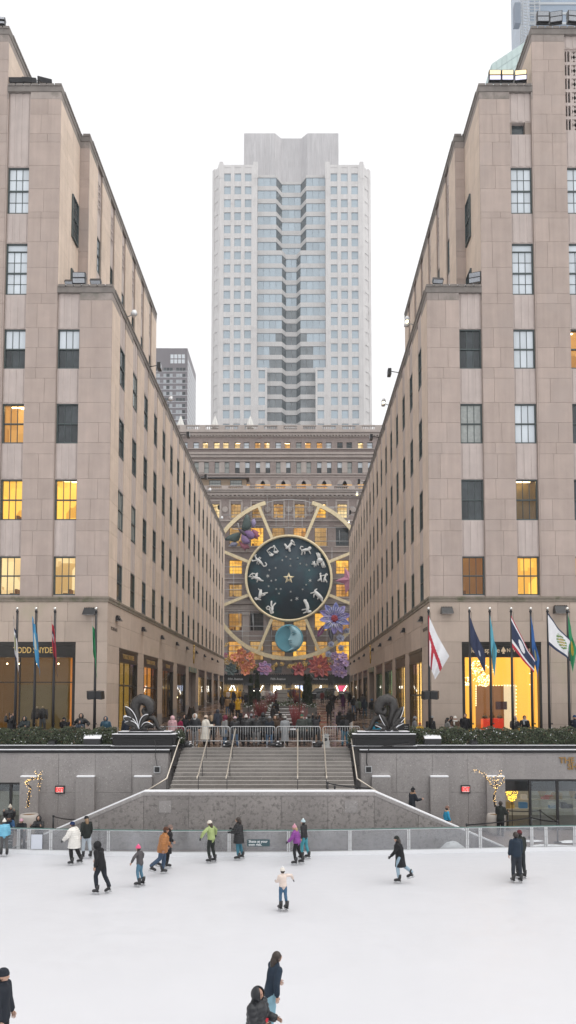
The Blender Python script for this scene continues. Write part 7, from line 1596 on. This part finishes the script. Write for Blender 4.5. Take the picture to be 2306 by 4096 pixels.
    # ---- coat over the body
    if coat is not None:
        c = MB(); hem = (.50-.30*coat)*H; flare = (.092+.06*coat)*G
        P = [tors((0,0,.545*H)), tors((0,0,.63*H)), tors((0,0,.72*H)), tors((0,0,.79*H)), tors((0,-.004*H,.835*H))]
        hc = Vector((0, (legs[0][1].y+legs[1][1].y)*.5*min(1, coat+.15), hem+dz)); P = [hc, hc.lerp(P[0], .5)]+P
        k = 1.14 if puffy else 1.0; rs = [max(flare, .105*G)*k, .118*G*k, .110*G*k, .102*G*k, .108*G*k, .100*G*k, .050*G]
        c.tube(P, rs, 16, 0, True, .86 if coat < .4 else 1.0, (0,1,0)); c.tube([tors((-.098*G,0,.80*H)), tors((.098*G,0,.80*H))], .046*H*k, 10)
        for s in (-1, 1): c.ball(tors((s*.103*G,0,.80*H)), .050*H*k, 8, 6)
        for sh, el, wr, d2 in arms: c.tube([sh, sh.lerp(el,.5), el, el.lerp(wr,.5), wr-d2*.005], [.050*G*k,.048*G*k,.046*G*k,.042*G*k,.036*G*k], 10); c.ball(el, .046*G*k, 8, 6)
        if not scarf: c.tube([tors((0,0,.815*H)), tors((0,-.002*H,.865*H))], [.062*H,.05*H], 10)
        o = c.build('coat', coatmat or cloth(top, puffy), t); remesh_later(o, .018 if near else .023, None, (.010 if puffy else .0))
    # ---- headgear and hair
    if hat: 
        kind, hc_ = hat; hm = cloth(hc_)
        if kind in ('beanie', 'pompom'):
            h = MB(); h.lathe([(1.02,.0),(1.07,.06),(1.06,.34),(1.0,.36),(.97,.55),(.82,.9),(.5,1.18),(.05,1.28)], seg=14); V = [(hd.x+x*hr*.86, hd.y-.03*hr+y*hr*.98, hd.z+.10*hr+z*hr*.92) for x, y, z in h.v]
            MB().add(V, h.f, 0, True).build('hat', hm, t)
            if kind == 'pompom': bb = MB(); bb.ball(hd+Vector((0,-.05*hr,1.42*hr)), .36*hr, 8, 6); bb.build('pompom', cloth(tuple(min(.8, x*1.5+.05) for x in hc_)), t)
        elif kind == 'cap':
            h = MB(); h.ball(hd+Vector((0,0,.35*hr)), hr, 12, 8, sc=(.9,1.02,.8)); h.add([hd+Vector((-.6*hr,.8*hr,.35*hr)), hd+Vector((.6*hr,.8*hr,.35*hr)), hd+Vector((.45*hr,1.6*hr,.25*hr)), hd+Vector((-.45*hr,1.6*hr,.25*hr))], [(0,1,2,3),(3,2,1,0)]); h.build('hat', hm, t)
        elif kind == 'hood':
            h = MB(); V = []; nu, nv = 12, 9
            for j in range(nv+1):
                ph = math.pi*j/nv
                for i in range(nu+1):
                    th = R(38)+(2*math.pi-R(76))*i/nu; r_ = hr*1.22
                    V.append(hd+Vector((math.sin(th)*math.sin(ph)*r_*.92, math.cos(th)*math.sin(ph)*r_*1.0-.02*hr, math.cos(ph)*r_*1.08-.05*hr)))
            Fc = [(j*(nu+1)+i, j*(nu+1)+i+1, (j+1)*(nu+1)+i+1, (j+1)*(nu+1)+i) for j in range(nv) for i in range(nu)]
            h.add(V, Fc, 0, True); o = h.build('hood', cloth(hc_, puffy), t); so = o.modifiers.new('t', 'SOLIDIFY'); so.thickness = .02; so.offset = 0
            MB().tube([hd+Vector((0,-.2*hr,-1.0*hr)), tors((0,-.01*H,.80*H))], [.95*hr,1.15*hr], 10).build('hood_collar', cloth(hc_, puffy), t)
    if not hat or kind not in ('hood',):
        h = MB(); hk = .90 if hat else 1.04; h.ball(hd+Vector((0,-.14*hr,(-.06 if hat else .12)*hr)), hr*hk, 12, 8, sc=(.86 if not hat else .93,.95,1.03))
        if longhair: h.tube([hd+Vector((0,-.35*hr,.2*hr)), hd+Vector((0,-.75*hr,-.6*hr)), hd+Vector((0,-.9*hr,-1.9*hr)), hd+Vector((0,-.8*hr,-3.0*hr))], [.7*hr,.72*hr,.62*hr,.25*hr], 10)
        h.build('hair', pm('hair_%02d%02d%02d' % tuple(int(x*99) for x in hair), hair, .5, var=.3, scale=30), t)
    if abs(((face+180) % 360)-180) > 55: place('eyes', eye_mesh(), t, hd+Vector((0,.90*hr,.05*hr)), (0,0,0), (H/1.7*1.1,)*3)
    if scarf:
        h = MB(); h.tube([hd+Vector((math.cos(a)*hr*.95, math.sin(a)*hr*.9+.0*hr, -1.25*hr)) for a in [2*math.pi*i/12 for i in range(13)]], hr*.42, 8); h.tube([tors((.03*H,.06*H,.81*H)), tors((.03*H,.085*H,.70*H))], [.03*H,.03*H], 6); h.build('scarf', cloth(scarf), t)
    if bag:
        kb_, bc_ = bag
        if kb_ == 'backpack':
            o = MB().box(-.15,.15,-.14,.02,-.22,.22).build('backpack', cloth(bc_), t, tors((0,-.115*G,.69*H)), (Lr*-1,0,0)); bevel(o, .06, 3)
            s_ = MB()
            for s in (-1, 1): s_.tube([tors((s*.07*H,-.08*H,.79*H)), tors((s*.075*H,.0*H,.845*H)), tors((s*.075*H,.085*H,.76*H)), tors((s*.075*H,.02*H,.62*H))], .014, 6)
            s_.build('strap', cloth(bc_), t)
        elif kb_ == 'strapbag': s_ = MB(); s_.tube([tors((.1*H,0,.83*H)), tors((.03*H,-.10*H,.74*H)), tors((-.11*H,-.06*H,.60*H))], .012, 5); s_.tube([tors((.1*H,0,.83*H)), tors((.03*H,.10*H,.74*H)), tors((-.11*H,.06*H,.60*H))], .012, 5); s_.build('strap', cloth(bc_), t)
    if skate:
        for l in legs:
            an = l[2]; sh = an-l[1]; pit = math.atan2(sh.y, -sh.z); o = place('skate', skate_mesh(0), t, an+Vector((0,.0,-.22)), (0 if an.z < .27 else -.35,0,0), (1.02,)*3)
    if pose in ('phone', 'photo'):
        w = (arms[0][2]+arms[1][2])/2+(arms[0][3]+arms[1][3])*.045; MB().box(-.037,.037,-.004,.004,-.075,.075).build('phone', m_black, t, w+Vector((0,.03,.03)), (.1,0,0))
    return t
def on_ice(u, v): return gr(u, v, 0.0)
BLK, CHR, NVY = (.016,.016,.018), (.04,.04,.043), (.022,.03,.05)
DEN, LDEN, GRYP = (.07,.13,.22), (.30,.38,.47), (.16,.16,.16)
kw = dict(skate=True, near=True)
SKG = 'skaters on the ice'
def sk_(lb, u, v, H, face, top, bot, **k): return person(lb, on_ice(u, v), H, face, top, bot, group=SKG, **{**kw, **k})
sk_('skater in light blue puffer and white hat at the left barrier', 16, 3426, 1.52, 30, (.16,.45,.62), (.10,.10,.10), hat=('pompom',(.7,.68,.62)), puffy=True, pose='back', glove=BLK)
sk_('skater in long white puffer coat and navy hat facing left', 298, 3460, 1.72, 75, (.72,.70,.66), BLK, hat=('beanie',(.015,.03,.09)), coat=.55, puffy=True, pose='glide', glove=BLK, girth=1.12)
sk_('skater in black jacket, black beanie and pale jeans', 346, 3434, 1.74, 40, (.022,.026,.024), (.42,.47,.52), hat=('beanie',BLK), coat=.25, pose='back', glove=None, hair=(.25,.16,.09), longhair=True)
sk_('hooded skater in black striding away over the ice', 404, 3576, 1.80, 70, (.018,.018,.019), (.018,.022,.03), hat=('hood',(.018,.018,.019)), coat=.25, pose='stride')
sk_('child skater in grey jacket and hot pink bobble hat', 560, 3546, 1.40, 75, (.085,.08,.085), (.09,.19,.27), hat=('pompom',(.70,.10,.22)), coat=.1, pose='armsout', hs=1.12)
sk_('skater in rust orange parka and striped hat gliding right', 650, 3500, 1.80, -70, (.36,.15,.045), (.05,.08,.13), hat=('beanie',(.09,.04,.025)), coat=.28, pose='push', puffy=True, sk=1, girth=1.08)
sk_('skater in long black coat half behind the rust parka', 668, 3478, 1.72, -65, BLK, BLK, hat=('beanie',(.2,.14,.12)), coat=.7, pose='push')
sk_('skater in pale green top and white beanie with arms out', 846, 3452, 1.70, 60, (.34,.42,.18), (.022,.026,.028), hat=('beanie',(.68,.63,.56)), coat=.0, pose='armsout', glove=BLK, longhair=True, hair=(.05,.03,.02))
sk_('skater in long black puffer and jeans holding a coat', 956, 3440, 1.74, 82, (.016,.016,.018), (.05,.17,.23), coat=.55, pose='hold', puffy=True, glove=BLK, longhair=True)
sk_('skater in purple jacket and pink hat by the barrier', 1189, 3460, 1.58, 70, (.22,.045,.26), BLK, hat=('pompom',(.52,.26,.32)), puffy=True, pose='glide', glove=BLK, longhair=True, hair=(.4,.28,.16))
sk_('skater in dark jacket and teal trousers behind the purple jacket', 1218, 3438, 1.62, 60, (.022,.03,.032), (.06,.28,.34), hat=('pompom',(.45,.58,.62)), pose='back')
sk_('small child skater in cream fleece and white hat, arm stretched out', 1133, 3644, 1.28, 25, (.66,.56,.50), (.06,.13,.22), hat=('pompom',(.70,.66,.60)), pose='armone', hs=1.15, glove=CHR)
sk_('skater in long black coat with dark ponytail skating left', 1602, 3532, 1.68, 72, (.018,.018,.02), (.30,.40,.48), hat=('beanie',(.03,.025,.03)), coat=.75, pose='push', longhair=True, glove=BLK)
sk_('skater in dark navy jumper with white collar seen from behind', 2068, 3532, 1.82, 10, (.02,.032,.05), (.03,.035,.045), pose='stand', coat=.12, scarf=None)
sk_('skater in maroon hat half hidden by the navy jumper', 2084, 3514, 1.76, 15, (.022,.022,.026), (.03,.035,.04), hat=('beanie',(.12,.03,.035)), pose='stand')
q = VX; 
def by_depth(u, y, z=0.0): return Vector((at(u, 3600, y).x, y, z))
def on_top(u, v, y, H):  # a person whose head top is seen at (u, v) at distance y: the foot height follows
    p = at(u, v, y); return Vector((p.x, y, p.z-H))
sk_('woman skater with long black hair in navy coat near the camera', 1088, 4162, 1.70, -60, (.020,.035,.05), (.22,.38,.46), coat=.2, pose='push', longhair=True)
o = person('hooded skater in shiny black jacket holding something red', by_depth(1026, 12.15), 1.66, -120, (.018,.02,.024), (.03,.035,.03), hat=('hood',(.018,.02,.024)), coat=.2, pose='hold', puffy=True, skate=True, near=True, sk=1, group=SKG, girth=1.06)
t = thing('red_folder', 'small red card held by the hooded skater at the bottom', 'card', (at(1060,3990,12.2).x-.02, 12.15, 1.05)); MB().box(-.07,.07,-.01,.01,-.10,.10).build('card', pm('red_card', (.6,.02,.04), .5), t, None, (.1,.2,.3)); text('print', 'A', .09, (0,-.02,0), m_wtext, t, rot=(math.pi/2+.1,.2,.3), ext=.001)
sk_('man skater in black coat and pointed beanie at the left edge', -2, 4290, 1.82, -95, (.018,.022,.026), BLK, hat=('beanie',(.02,.022,.025)), coat=.2, pose='stand')
# spectators on the terrace behind the boards
TG = 'spectators on the terrace'
person('woman in beige hat holding a phone by the terrace doors', by_depth(34, 32.6), 1.58, 195, (.02,.02,.022), BLK, hat=('pompom',(.45,.42,.36)), pose='phone', puffy=True, group=TG)
person('man in black beanie and blue jacket leaning on the left barrier', by_depth(30, 30.4), 1.55, 200, (.03,.09,.20), BLK, hat=('beanie',BLK), pose='lean', scarf=CHR, sk=1, group=TG)
person('woman in pink knit hat leaning on the left barrier', by_depth(84, 30.3), 1.42, 190, (.02,.02,.022), BLK, hat=('beanie',(.52,.30,.38)), pose='lean', group=TG)
person('hooded spectator in black puffer resting on the left barrier', by_depth(153, 30.3), 1.5, 180, (.016,.016,.018), BLK, hat=('hood',(.016,.016,.018)), pose='sit', puffy=True, group=TG)
person('man in black jacket standing at the right planter', by_depth(2008, 33.1), 1.70, -40, (.022,.024,.025), BLK, pose='hold', coat=.2, group=TG)
person('woman in black coat and bobble hat coming down the right flight', Vector((5.25, 31.5, .98)), 1.60, -65, (.02,.022,.024), BLK, hat=('pompom',BLK), pose='down', coat=.3, scarf=(.35,.22,.14), group='people on the right flight')
person('child in bright blue jacket and brown hat on the right flight', Vector((6.85, 31.5, .42)), 1.28, -120+40, (.03,.30,.50), BLK, hat=('beanie',(.22,.13,.10)), pose='back', hs=1.15, scarf=(.5,.33,.22), group='people on the right flight')
# visitors at the head of the stairs
PG = 'visitors behind the crowd barriers'
def pz_(u, y): return Vector((at(u, 2900, y).x, y, zg(y)))
def vis(lb, u, y, H, face, top, bot, **k): return person(lb, pz_(u, y), H, face, top, bot, group=k.pop('group', PG), **k)
vis('visitor in grey coat and maroon hood by the left barrier', 900, 36.9, 1.66, -60, (.20,.20,.20), DEN, hat=('hood',(.14,.03,.05)), coat=.7, pose='pocket')
vis('visitor with brown fur hood left of the pink hat', 919, 37.3, 1.62, -10, (.03,.022,.018), BLK, hat=('hood',(.05,.03,.02)), coat=.6)
vis('visitor in pale pink beanie and black puffer from behind', 941, 36.7, 1.60, 5, (.018,.018,.02), DEN, hat=('beanie',(.55,.40,.42)), coat=.3, puffy=True, longhair=True)
vis('visitor in black puffer with white bobble hat from behind', 985, 36.7, 1.66, 0, (.016,.016,.018), BLK, hat=('pompom',(.55,.52,.48)), coat=.45, puffy=True)
vis('visitor with long dark hair in black puffer from behind', 1026, 36.8, 1.66, -8, (.016,.016,.018), GRYP, coat=.15, puffy=True, hat=('beanie',BLK), longhair=True)
vis('visitor in grey beanie and navy coat with pink boots', 1079, 36.7, 1.62, 0, (.018,.022,.03), DEN, hat=('beanie',(.22,.22,.23)), coat=.4, shoes=(.5,.25,.3), longhair=True)
vis('visitor in brown fur hood facing the camera', 1102, 37.4, 1.62, 175, (.07,.045,.03), BLK, hat=('hood',(.13,.085,.055)), coat=.4, pose='hold')
vis('visitor in long grey coat and grey hat from behind', 1141, 36.8, 1.62, 0, (.26,.27,.28), BLK, hat=('beanie',(.34,.33,.31)), coat=1.1)
vis('bearded man in green beanie and olive jacket facing the camera', 1208, 36.7, 1.72, 178, (.055,.062,.055), (.03,.03,.035), hat=('beanie',(.035,.09,.06)), coat=.2, pose='pocket', sk=0)
vis('visitor with both arms raised to take a picture', 1266, 37.0, 1.70, 0, (.016,.018,.024), BLK, coat=.15, pose='photo', bag=('backpack',CHR))
vis('man with backpack in blue jeans right of the caution board', 1380, 36.9, 1.68, 20, BLK, (.05,.15,.22), hat=('beanie',BLK), coat=.1, bag=('backpack',(.03,.03,.033)))
vis('hooded woman in black coat walking up the promenade', 1360, 43.6, 1.62, 10, (.016,.016,.018), BLK, hat=('hood',(.016,.016,.018)), coat=.5, pose='walk')
vis('man in black jacket and pale trousers on the promenade', 1402, 45, 1.72, -10, BLK, (.45,.45,.46), coat=.1, pose='stroll')
vis('man in bright yellow jacket taking a picture', 952, 58.8, 1.80, -10, (.62,.36,.015), BLK, coat=.15, pose='photo', puffy=True, hat=('hood',(.62,.36,.015)))
vis('man in tan coat left of the yellow jacket', 911, 65.4, 1.75, -5, (.30,.19,.10), DEN, coat=.2, pose='stand', hat=('beanie',(.3,.28,.2)))
vis('woman in black between tan coat and yellow jacket', 928, 61, 1.55, 10, BLK, BLK, coat=.4, longhair=True)
vis('camera operator in black among the fountain basins', 1091, 49.6, 1.72, -60, BLK, GRYP, hat=('cap',BLK), coat=.2, pose='hold', puffy=True)
vis('second crew member in black behind the camera operator', 1104, 56.1, 1.78, -30, BLK, BLK, hat=('beanie',BLK), coat=.2)
vis('woman in long black coat walking towards the avenue', 1331, 73.3, 1.66, 5, (.016,.018,.022), BLK, hat=('beanie',BLK), coat=.7, pose='stroll', longhair=True)
vis('woman in dark purple coat walking with a handbag', 1374, 72.5, 1.64, -5, (.075,.025,.075), BLK, hat=('hood',(.075,.025,.075)), coat=.75, pose='stroll')
vis('person in white cap and black coat near the right shops', 1416, 68, 1.70, 0, BLK, DEN, hat=('beanie',(.65,.64,.62)), coat=.2, pose='stroll')
vis('person in wide grey puffer near the right shops', 1434, 62.5, 1.68, 5, (.085,.09,.085), BLK, coat=.15, puffy=True, pose='walk', hat=('beanie',BLK))
vis('person in navy hood near the right shops', 1460, 62, 1.70, 0, (.022,.028,.045), (.04,.07,.11), hat=('hood',(.022,.028,.045)), coat=.2, pose='stroll')
vis('person in blue beanie beside the right statue', 1489, 60, 1.72, 0, BLK, GRYP, hat=('beanie',(.03,.12,.28)), coat=.15, pose='stand')
vis('person in long black coat by the far right shops', 1400, 80, 1.72, 10, BLK, DEN, hat=('hood',BLK), coat=.6, pose='stroll')
vis('woman in pale pink puffer beside the left statue', 690, 37.0, 1.62, -20, (.56,.34,.36), BLK, hat=('hood',(.60,.38,.40)), coat=.15, puffy=True, bag=('strapbag',BLK))
vis('woman in crimson jacket with dark hair beside pink puffer', 717, 37.1, 1.58, -35, (.22,.012,.05), BLK, coat=.25, longhair=True, hat=('beanie',BLK))
vis('visitor in black hood facing right by the left barrier', 743, 37.2, 1.68, 150, BLK, BLK, hat=('hood',BLK), coat=.4, pose='pocket')
vis('visitor in white hood and black jacket facing the camera', 782, 37.0, 1.74, 165, (.02,.02,.026), (.24,.24,.25), hat=('hood',(.62,.60,.57)), coat=.1, puffy=True, pose='pocket', shoes=(.6,.6,.6))
vis('woman in long cream puffer coat and knit hat', 822, 36.9, 1.66, -50, (.70,.66,.58), BLK, hat=('beanie',(.55,.45,.36)), coat=1.0, puffy=True, pose='hold')
vis('woman in black leather jacket with fair hair', 847, 37.2, 1.66, 10, BLK, BLK, coat=.05, longhair=True, hair=(.25,.17,.1))
for i, (u, y, H, fc, c, hatc, lb) in enumerate((
    (962, 38.0, 1.74, 0, BLK, BLK, 'tall visitor in black between pink beanie and bobble hat'), (1006, 38.2, 1.70, 10, CHR, (.2,.2,.22), 'visitor in charcoal coat half hidden between the black puffers'), (1053, 38.3, 1.76, -10, BLK, (.05,.05,.06), 'tall visitor in black left of the grey beanie'), (1122, 38.6, 1.74, 5, (.05,.03,.025), BLK, 'visitor in dark brown coat left of the long grey coat'),
    (872, 44.0, 1.70, 20, NVY, BLK, 'visitor in navy coat on the left side of the promenade'), (1236, 39.0, 1.66, -15, (.03,.04,.035), (.1,.1,.1), 'visitor in dark green coat right of the olive jacket'), (1318, 56.0, 1.72, 0, BLK, BLK, 'visitor in black walking beside the planters'), (1452, 74.0, 1.70, 0, CHR, BLK, 'visitor in charcoal far along the right shops'), (889, 72.0, 1.70, 0, BLK, (.3,.2,.1), 'visitor in black far along the left shops'), (1290, 86.0, 1.7, 0, (.12,.03,.03), BLK, 'visitor in dark red far behind the right evergreens'))):
    vis(lb, u, y, H, fc, c, BLK, hat=('beanie' if i % 2 else 'hood', hatc if i % 2 else c), coat=.35, puffy=bool(i % 3), pose='stand' if i < 4 else 'stroll')
# spectators behind the hedges
HG = 'spectators behind the hedges'; YH = 36.35
vis('photographer in black hood at the leftmost flagpole', 46, YH, 1.70, 175, BLK, BLK, hat=('hood',BLK), pose='photo', puffy=True, group=HG)
vis('man in dark green puffer leaning behind the left hedge', 108, YH, 1.66, 175, (.03,.042,.045), BLK, hat=('hood',(.03,.042,.045)), pose='lean', puffy=True, group=HG, girth=1.05)
vis('woman in black beanie taking a phone picture behind the left hedge', 256, YH, 1.56, -150, BLK, BLK, hat=('beanie',BLK), pose='phone', longhair=True, group=HG)
vis('person in black leather coat with hands on hips', 326, 37.0, 1.74, 178, BLK, BLK, hat=('hood',(.06,.055,.05)), pose='akimbo', coat=.3, puffy=True, group=HG)
vis('person in navy hood in front of the leather coat', 323, YH, 1.42, 180, (.02,.035,.055), BLK, hat=('hood',(.02,.035,.055)), pose='sit', puffy=True, group=HG)
vis('person in teal blue puffer right of the green flag', 424, YH, 1.60, 182, (.02,.075,.12), BLK, hat=('hood',(.02,.075,.12)), pose='pocket', puffy=True, group=HG)
vis('person in white hood behind the left statue', 505, 37.0, 1.64, 60, NVY, BLK, hat=('hood',(.66,.66,.68)), group=HG)
vis('child in bright blue coat behind the right statue', 1508, 37.2, 1.45, 20, (.02,.27,.42), BLK, hat=('beanie',(.4,.3,.2)), hs=1.1, group=HG)
vis('woman with glasses behind the right statue leaves', 1600, 37.2, 1.58, 160, CHR, BLK, longhair=True, group=HG)
vis('woman in grey jacket and grey beanie by the table', 1658, 36.9, 1.60, -100, (.17,.17,.175), BLK, hat=('beanie',(.2,.21,.23)), longhair=True, pose='hold', group=HG)
vis('child in yellow puffer and orange hat behind the right hedge', 1680, YH, 1.26, 180, (.55,.33,.02), BLK, hat=('beanie',(.50,.10,.02)), puffy=True, hs=1.12, group=HG)
vis('man with backpack beside the white and red flag', 1727, 36.8, 1.62, -60, CHR, BLK, hat=('beanie',(.3,.3,.3)), bag=('backpack',BLK), group=HG)
vis('woman in grey jacket and dark cap behind the right hedge', 1788, YH, 1.55, -80, (.20,.195,.185), BLK, hat=('cap',BLK), longhair=True, pose='hold', group=HG)
vis('dark haired person between the cap and the white hat', 1807, 37.1, 1.62, 170, BLK, BLK, group=HG, sk=3)
vis('woman in brown coat with white hat and white scarf', 1822, 36.6, 1.62, 165, (.10,.06,.04), BLK, hat=('beanie',(.68,.65,.60)), scarf=(.66,.64,.60), longhair=True, hair=(.2,.1,.05), pose='hold', group=HG)
vis('tall man in black coat before the bright shop', 1861, 36.5, 1.78, 172, (.012,.012,.014), BLK, group=HG, pose='stand', coat=.3)
vis('woman in sunglasses and white hood before the shop', 2059, 36.5, 1.62, 178, (.04,.04,.045), BLK, hat=('hood',(.68,.66,.62)), scarf=(.45,.42,.36), pose='hold', group=HG)
vis('woman in black coat with pale grey scarf before the shop', 2099, 36.6, 1.66, 170, BLK, BLK, scarf=(.42,.43,.45), pose='hold', group=HG)
vis('person in navy jacket at the right picture edge', 2300, YH, 1.68, 160, (.022,.03,.05), BLK, hat=('beanie',(.02,.05,.12)), pose='pocket', group=HG)
# far pedestrians near the avenue
FG = 'far pedestrians by the avenue'
for i, (u, y, top, face, lb, kw2) in enumerate((
    (901, 92, (.35,.24,.05), 170, 'far pedestrian in ochre hat at the left building end', dict(hat=('beanie',(.5,.3,.03)))),
    (913, 90, (.55,.5,.48), 0, 'far pedestrian in pale coat at the left building end', {}),
    (935, 84, NVY, 0, 'far pedestrian in navy coat left of the evergreens', dict(coat=.5)),
    (961, 93, (.45,.24,.03), 20, 'far pedestrian in mustard jacket left of the evergreens', {}),
    (974, 92, (.15,.14,.12), 0, 'far pedestrian in grey coat next to the mustard jacket', {}),
    (985, 80, NVY, -10, 'far pedestrian in dark blue behind the left evergreens', {}),
    (1053, 95, (.62,.62,.62), 170, 'far pedestrian in white coat in mid promenade', {}),
    (1067, 94, (.55,.55,.55), 160, 'far pedestrian in light grey in mid promenade', {}),
    (1107, 97, (.05,.04,.04), 0, 'far pedestrian in dark coat before the gold display', {}),
    (1122, 97, (.09,.025,.03), 180, 'far pedestrian in maroon before the gold display', {}),
    (1134, 98, (.10,.03,.035), 170, 'far pedestrian in dark red before the gold display', {}),
    (1164, 97, (.06,.045,.04), 0, 'far pedestrian in brown near the taxi van', {}),
    (1176, 98, BLK, 0, 'far pedestrian in black near the taxi van', {}),
    (1308, 97, (.05,.065,.05), 0, 'far pedestrian in dark green coat before the black car', dict(coat=.6)),
    (1322, 96, (.06,.07,.06), -30, 'far pedestrian walking beside the dark green coat', dict(pose='walk')),
    (1347, 96, (.62,.61,.58), 180, 'far pedestrian in white jacket before the grey saloon', dict(hat=('beanie',(.6,.6,.6)))))):
    k = dict(pose='stroll' if i % 2 else 'stand', coat=.3); k.update(kw2); vis(lb, u, y, 1.7, face, top, BLK, group=FG, **k)
# small table by the right statue, tray table by the hedge
t = thing('folding_table', 'small snowy folding table beside the child in yellow', 'table', (at(1635, 2910, 36.3).x, 36.3, PZ)); MB().box(-.55,.55,-.3,.3,.70,.74).build('top', m_black, t); MB().box(-.5,.5,-.27,.27,.741,.765).build('snow', m_snow, t)
for sx in (-1, 1):
    for sy in (-1, 1): MB().tube([(sx*.48,sy*.24,0),(sx*.46,sy*.22,.7)], .02, 6).build('leg', m_steel, t)
p = at(1606, 2900, 37.6); t = thing('ticket_board', 'black chalk style ticket board right of the statue', 'sign', (at(1617,2900,37.7).x, 37.7, PZ)); MB().box(-.28,.28,-.02,.02,.5,1.15).build('board', m_black, t); MB().box(-.3,.3,-.01,.05,0,.5).build('stand', m_black, t)
for i, l in enumerate(('Get Tickets', 'To The Rink')): text('lettering', l, .09, (0,-.025,1.03-i*.12), m_wtext, t, ext=.001)
for u, lb in ((303, 'narrow black lectern table behind the left hedge'), (1803, 'narrow black lectern table behind the right hedge')):
    t = thing('tray_table', lb, 'table', (at(u, 2915, 36.0).x, 36.0, PZ)); MB().box(-.27,.27,-.15,.15,.98,1.03).build('top', m_black, t); MB().tube([(0,0,0),(0,0,.98)], .04, 8).build('leg', m_black, t); MB().lathe([(.01,0),(.22,0),(.2,.03),(.01,.04)], seg=12).build('base', m_black, t)

# ------------------------------------------------------------------ finish: weld figures into single skins, lettering into meshes
for o, vox, segs, puff in PEND:
    m = o.modifiers.new('r', 'REMESH'); m.mode = 'VOXEL'; m.voxel_size = vox; m.use_smooth_shade = True
    m = o.modifiers.new('s', 'SMOOTH'); m.factor = .5; m.iterations = 3
fonts = [o for o in COL.objects if o.type == 'FONT']
dg = bpy.context.evaluated_depsgraph_get(); dg.update()
for o, vox, segs, puff in PEND:
    me = bpy.data.meshes.new_from_object(o.evaluated_get(dg)); mats = [q for q in o.data.materials]
    o.modifiers.clear(); old = o.data; o.data = me; me.name = o.name; bpy.data.meshes.remove(old)
    me.materials.clear()
    for q in mats: me.materials.append(q)
    n = len(me.polygons)
    if segs and n:
        c = np.empty(n*3, np.float32); me.polygons.foreach_get('center', c); c = c.reshape(-1, 3); best = np.full(n, 1e9); idx = np.zeros(n, np.int32)
        for p, q, r, mi in segs:
            p, q = np.array(p), np.array(q); d = q-p; L2 = float(d@d); t_ = np.clip(((c-p)@d)/L2, 0, 1)[:, None] if L2 > 1e-9 else np.zeros((n, 1)); ds = np.linalg.norm(c-(p+t_*d), axis=1)-r
            w = ds < best; best[w] = ds[w]; idx[w] = mi
        me.polygons.foreach_set('material_index', idx)
    elif n: me.polygons.foreach_set('material_index', np.zeros(n, np.int32))
    if puff and n:
        nvv = len(me.vertices); co = np.empty(nvv*3, np.float32); me.vertices.foreach_get('co', co); co = co.reshape(-1, 3); nr = np.empty(nvv*3, np.float32); me.vertices.foreach_get('normal', nr); nr = nr.reshape(-1, 3)
        co += nr*(np.abs(np.sin(co[:, 2:3]*math.pi/.085))-.4)*puff*1.5; me.vertices.foreach_set('co', co.ravel()); me.update()
    me.polygons.foreach_set('use_smooth', np.ones(n, bool))
for o in fonts:
    me = bpy.data.meshes.new_from_object(o.evaluated_get(dg)); m = place(o.name.split('.')[0], me, o.parent, o.location, o.rotation_euler, o.scale); bpy.data.objects.remove(o)

# ------------------------------------------------------------------ winter haze
hz = MB().box(-320, 320, -60, 420, -2.0, 352).build('haze', None); tag(hz, kind='stuff'); hz.data.materials.clear()
hm = bpy.data.materials.new('haze_air'); hm.use_nodes = True; N = hm.node_tree.nodes; N.remove(N['Principled BSDF']); pv = N.new('ShaderNodeVolumePrincipled'); pv.inputs['Color'].default_value = (.93,.95,1,1); pv.inputs['Density'].default_value = .0003; pv.inputs['Anisotropy'].default_value = 0
hm.node_tree.links.new(pv.outputs[0], N['Material Output'].inputs['Volume']); hz.data.materials.append(hm); S.cycles.volume_bounces = 1
